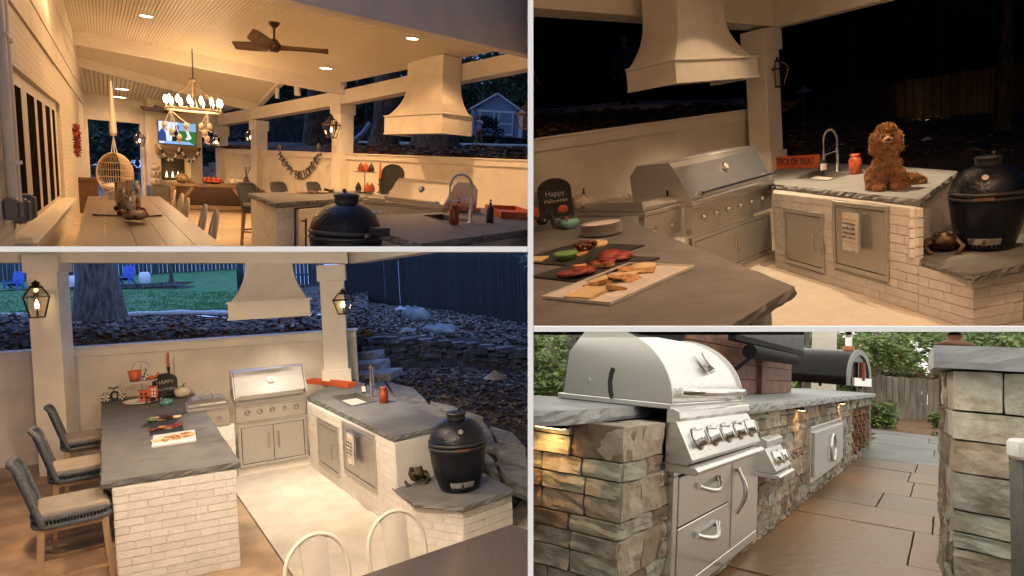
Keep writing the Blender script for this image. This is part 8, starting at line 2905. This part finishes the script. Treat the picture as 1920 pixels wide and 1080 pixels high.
# ---- paving of large flagstones
gm = MB(); gm.box(-8, 26, 1, 40, -.3, -.045); struct('ground', gm, mat('joint_sand', (.22, .12, .06), .95, var=.2, bump=.3))
pv = thing('flagstone_path', 'flagstone aisle coloured warm as by lamplight between ledgestone walls', 'paving', Q0, qy)
M_flag = mat('warm_lit_flagstone', (.2, .135, .075), .36, var=.25, vs=.8, bump=.25, bs=16, rv=.12, col2=(.2, .105, .04), hue=.004)  # warm lamplight put into the stone colour, mottled with orange
M_flagg = mat('grey_flagstone', (.2, .2, .195), .45, var=.2, vs=2, bump=.25, bs=16, rv=.12)
s_ = -2.4; rn = random.Random(12)
while s_ < SE + 4.5:
    dpt = rn.uniform(.75, 1.25) * (1 if s_ < SE - 3 else 1.3)
    c = -.1 + rn.uniform(-.3, 0)
    while c < 3.6 + (2 if s_ > SE else 0):
        w_ = rn.uniform(.7, 1.4)
        j = lambda: rn.uniform(-.008, .008)
        pts = [at_s(s_ + j() + .01, c + .006), at_s(s_ + dpt - .006 + j(), c + .006), at_s(s_ + dpt - .012 + j(), c + w_ - .006), at_s(s_ + .006 + j(), c + w_ - .006)]
        slab([xy(p) for p in pts], -.05, rn.uniform(-.006, .004), .007, .16).build('flagstone', M_flag if s_ < SE - 1.8 else M_flagg, pv, bayspace=True)
        c += w_
    s_ += dpt
bedz = MB()
# ---- pillar on the right
P0 = b.at(1786, 900, 2.42); P0.z = 0; P1 = b.at(1990, 900, 2.2); P1.z = 0; P2 = P0 + Vector((.52, .854, 0)) * .75
zc = b.z(P0, 691)
pl = thing('stone_pillar', 'ledgestone pillar with grey slab cap at the right edge', 'pillar', P0)
pd_, pn_, pL = outward(P0, P1)
mb = MB(); mb.prism([xy(P0 - pn_ * .05 + pd_ * .05), xy(P1 - pn_ * .05), xy(P1 - pn_ * .05 + (P2 - P0)), xy(P2 - pn_ * .05 + pd_ * .05)], 0, zc - .004); mb.build('block_core', M_joint, pl, bayspace=True)
stone_face(pl, P0, P1, [.155, .108, .122, .137, .08, .057, .106, .12, .14, .14], zc - .004, (3, 1, 1.2, .2, 6), lens=(.13, .3), jut=.014)
stone_face(pl, P0, P2, [.155, .108, .122, .137, .08, .057, .106, .12, .14, .14], zc - .004, (1, 4, 3, 3, 1), n=Vector((-.85, .52, 0)), lens=(.13, .3), jut=.014)  # warmer stones on this side stand for orange light from the aisle
cq = [P0 - pd_ * .05 + pn_ * .04, P1 + pn_ * .04, P1 + (P2 - P0) * 1.2, P2 - pd_ * .05 + Vector((.03, .05, 0))]
slab([xy(p) for p in cq], zc, b.z(P0, 649), .005, .08).build('slab_cap', MATS['grey_cast_slab'], pl, bayspace=True)
p = b.at(1917, 845, 1.9)
t = thing('pale_chair', 'pale rounded chair arm and leg at the right edge before the pillar', 'chair', (p.x, p.y, 0)); MB().box(-.02, .1, -.02, .05, p.z - .03, p.z + .035).build('arm', M_plate, t, bev=.025, segs=3); MB().box(.0, .05, .0, .05, 0, p.z - .032).build('leg', mat('grey_leg', (.12, .12, .11), .6), t)

# ---- garden behind: mulch bed, fence, shrubs, trees
rows = [[b.at(u, v, d) for u, v, d in zip((1560, 1640, 1710, 1790, 1900), (830, 832, 831, 829, 827), (13, 13.4, 13.8, 14, 14))], [b.at(u, v, d) for u, v, d in zip((1560, 1640, 1710, 1790, 1900), (806, 805, 800, 796, 794), (21, 21, 21, 21, 21))], [b.at(u, 780, 60) for u in (1560, 1640, 1710, 1790, 1900)]]
mu, muf = surface('mulch_bed', rows, mat('dark_mulch', (.07, .045, .035), .95, var=.4, vs=25, bump=.8, bs=60), b, rough=.05)
leaf_scatter('mulch_chips', lambda: muf(random.random(), random.random() * .5), 2500, [M_leafD, M_soil, M_leafA], (.03, .07))
fa, fb_ = b.at(1610, 790, 21.5), b.at(1840, 790, 20.2)
M_f4 = mat('silvered_fence', (.30, .26, .21), .85, var=.25, vs=3, bump=.3, bs=30, rv=.2, stretch=(1.5, 1.5, .2))
z0 = b.at(1700, 800, 21).z; z1 = b.at(1700, 708, 21).z
board_fence('weathered grey board fence with rounded tops beyond the path', [xy(fa), xy(fb_)], z0 - .05, z1, M_f4, bw=.165, gap=.014)
ML = [mat('spring_leaf', (.16, .28, .07), .6, var=.3, bump=0), mat('spring_leaf_dark', (.08, .16, .04), .6, var=.3, bump=0), mat('spring_leaf_pale', (.28, .36, .12), .6, var=.3, bump=0)]
MO = [mat('olive_leaf', (.07, .085, .04), .7, var=.3, bump=0), MATS['spring_leaf_dark'], mat('bronze_leaf', (.16, .1, .04), .7, bump=0)]
far_wood(B4, 1470, 1700, 790, 640, 42, ML, 1800, .5, 8)
far_wood(B4, 1775, 2000, 790, 640, 36, ML, 1500, .5, 9)
far_wood(B4, 940, 1120, 770, 618, 24, ML, 1500, .3, 10)
bush('feathery green juniper between stone wall and fence', b.at(1655, 812, 16), (.55, .5, .62), ML, 1500, .06, 1)
bush('small bright green shrub at the foot of the pillar', b.at(1758, 806, 17.5), (.3, .3, .3), [ML[0], ML[2]], 600, .05, 2)
for k, (u, v) in enumerate(((1706, 824), (1752, 824), (1637, 824))):
    t = thing('grass_tuft', ['straw coloured grass tuft in the mulch', 'green grass clump by the pillar foot', 'pale tuft at the end of the stone wall'][k], 'grass tuft', b.at(u, v, 14.8))
    mb = MB()
    for i in range(70):
        a = random.uniform(0, 6.28); r_ = random.uniform(.05, .22); mb.add([(.01 * math.cos(a + 1.6), .01 * math.sin(a + 1.6), 0), (-.01 * math.cos(a + 1.6), -.01 * math.sin(a + 1.6), 0), (r_ * math.cos(a), r_ * math.sin(a), random.uniform(.08, .24))], [(0, 1, 2)])
    mb.build('blades', mat('straw', (.3, .2, .1), .8) if k != 1 else ML[0], t, fix=False)
bush('dark olive hedge tree over the fence', b.at(1690, 740, 27), (1.25, .7, .75), MO, 2200, .09, 3, clumps=10)
bush('bronze tinged shrub over the fence end', b.at(1742, 742, 26), (.6, .5, .7), [MO[2], mat('sunlit_straw', (.45, .28, .12), .8), MO[0]], 1100, .08, 4, clumps=7)  # sunlight on the brush put into the pale straw leaf colour
for i, (u, v, d, h, r, cr, cz, n, lab, ms) in enumerate(((1643, 800, 24, 6, .16, (2.2, 1.5, 1.2), 2.8, 1600, 'tree with slim straight trunk above the fence', ML), (1625, 800, 20, 3.4, .07, (.9, .8, 1.0), 2.1, 1500, 'feathery young tree behind the pizza oven', [ML[0], ML[2]]), (1870, 790, 17, 4.2, .16, (2.0, 1.3, .75), 2.3, 3600, 'light green maple crown over the pillar', ML), (1800, 790, 22, 4, .14, (1.3, .9, .9), 2.35, 1800, 'green tree left of the maple above the fence', ML),
      (1076, 745, 8.2, 3.5, .14, (1.2, .9, .42), .72, 3000, 'dark trunked conifer with green sprays left of the grill', ML), (1025, 750, 11, 3.5, .1, (1.5, 1, .6), .85, 3000, 'green leafy tree at the left edge behind the island', ML), (1275, 745, 14, 4, .15, (.6, .5, .3), 2.2, 300, 'grey trunk showing between grill lid and board cabinet', ML), (1510, 740, 22, 4, .14, (1.2, .8, .8), 1.5, 1300, 'green tree between television and porch column', ML))):
    make_tree(lab, b.at(u, v, d), h, r, ms, mat('grey_bark', (.2, .17, .14), .9, var=.3, bump=.5, bs=16, stretch=(1, 1, .25)), 100 + i, crown=cr, nleaf=n, ls=.075 * (d / 15), clumps=12, cz=cz, limbs=5, flare=1.15)
bush('bright green shrub behind the left end of the slab', b.at(1022, 760, 6.5), (.32, .3, .24), [ML[0], ML[2]], 1300, .035, 6, clumps=8)
p0, p1 = b.at(985, 682, 14), b.at(1120, 680, 14)
board_fence('grey far fence behind the conifer at the left', [xy(p0), xy(p1)], b.at(1050, 750, 14).z, p0.z, M_f4, bw=.3, gap=.02)
p = b.at(1790, 650, 6.2); t = thing('post_finial', 'brown turned post finial behind the pillar cap', 'finial', p); MB().lathe([(.13, -.9), (.13, .0), (.16, .01), (.16, .03), (.09, .05), (.05, .07), (.07, .1), (.05, .13), (.001, .15)], 14).build('finial', M_cedar, t)

# roof of this kitchen, and added warm lamps without fittings under it
rc = MB(); rc.add([b.T3 @ Vector((x, y, (CRB - .006) * y)) + b.o for x, y in ((.1, 3.6), (7, 3.6), (13, 13), (.45, 13))], [(0, 1, 2, 3)]); struct('ceiling', rc, mat('stained_ceiling_boards', (.2, .11, .06), .6, var=.2, vs=3, stretch=(4, .3, 1)), fix=False)
for (s_, off, zz, e_, sp) in ((.35, .75, .12, 60, 160), (1.0, .8, .12, 60, 160), (3.0, 1.0, .2, 260, 150), (6.0, 1.2, .3, 280, 150)):
    p = at_s(s_, off); d_ = b.dep(p + Vector((0, 0, 1.3))); q = b.at(960 + F * (b.M3 @ (p + Vector((0, 0, 1.3)) - b.o)).x / d_, 623.5, d_)
    lamp('added_lamp', q, e_, (1, .8, .6) if s_ < 2 else (1, .6, .28), .05, b, 'SPOT', R(sp), .5, (0, 0, -1))
# ================================================================== trim everything at the partition walls between the places
bpy.context.view_layer.update()


def clip_bay(bay):
    inv_cam = CAM
    for o in list(bay.objs):
        try:
            me = o.data
        except ReferenceError:
            continue
        if me is None or o.type != 'MESH' or not me.vertices:
            continue
        Mw = o.matrix_world
        bb = [Mw @ Vector(c) for c in o.bound_box]
        hit = []
        gone = False
        for pl in CLIP[id(bay)]:
            n = Vector(pl)
            ds = [n.dot(p - CAM) for p in bb]
            if max(ds) <= 0:
                continue
            if min(ds) >= 0:
                gone = True
                break
            hit.append(n)
        if gone:
            if o.children:
                o.data = bpy.data.meshes.new(o.data.name)
                DEAD.append(o)
            else:
                DEAD.append(o)
            continue
        if not hit:
            continue
        new = me.copy() if me.users > 1 else me
        if new is not me:
            o.data = new
        bm = bmesh.new(); bm.from_mesh(new)
        Mi = Mw.inverted()
        for n in hit:
            co = Mi @ CAM
            no = (Mw.to_3x3().transposed() @ n)
            bmesh.ops.bisect_plane(bm, geom=bm.verts[:] + bm.edges[:] + bm.faces[:], dist=1e-5, plane_co=co, plane_no=no, clear_outer=True)
            if not bm.faces:
                break
        bm.to_mesh(new); n_f = len(bm.faces); bm.free()
        if n_f == 0:
            DEAD.append(o)


DEAD = []
for bay in (B1, B2, B3, B4):
    clip_bay(bay)
dead = set(o.name for o in DEAD if not any(c.name not in {d.name for d in DEAD} for c in o.children_recursive))
for nm in dead:
    o = bpy.data.objects.get(nm)
    if o:
        bpy.data.objects.remove(o)
for o in list(SC.objects):
    if o.type == 'EMPTY' and not any(c.type == 'MESH' for c in o.children_recursive):
        for c in list(o.children_recursive):
            bpy.data.objects.remove(c)
        bpy.data.objects.remove(o)
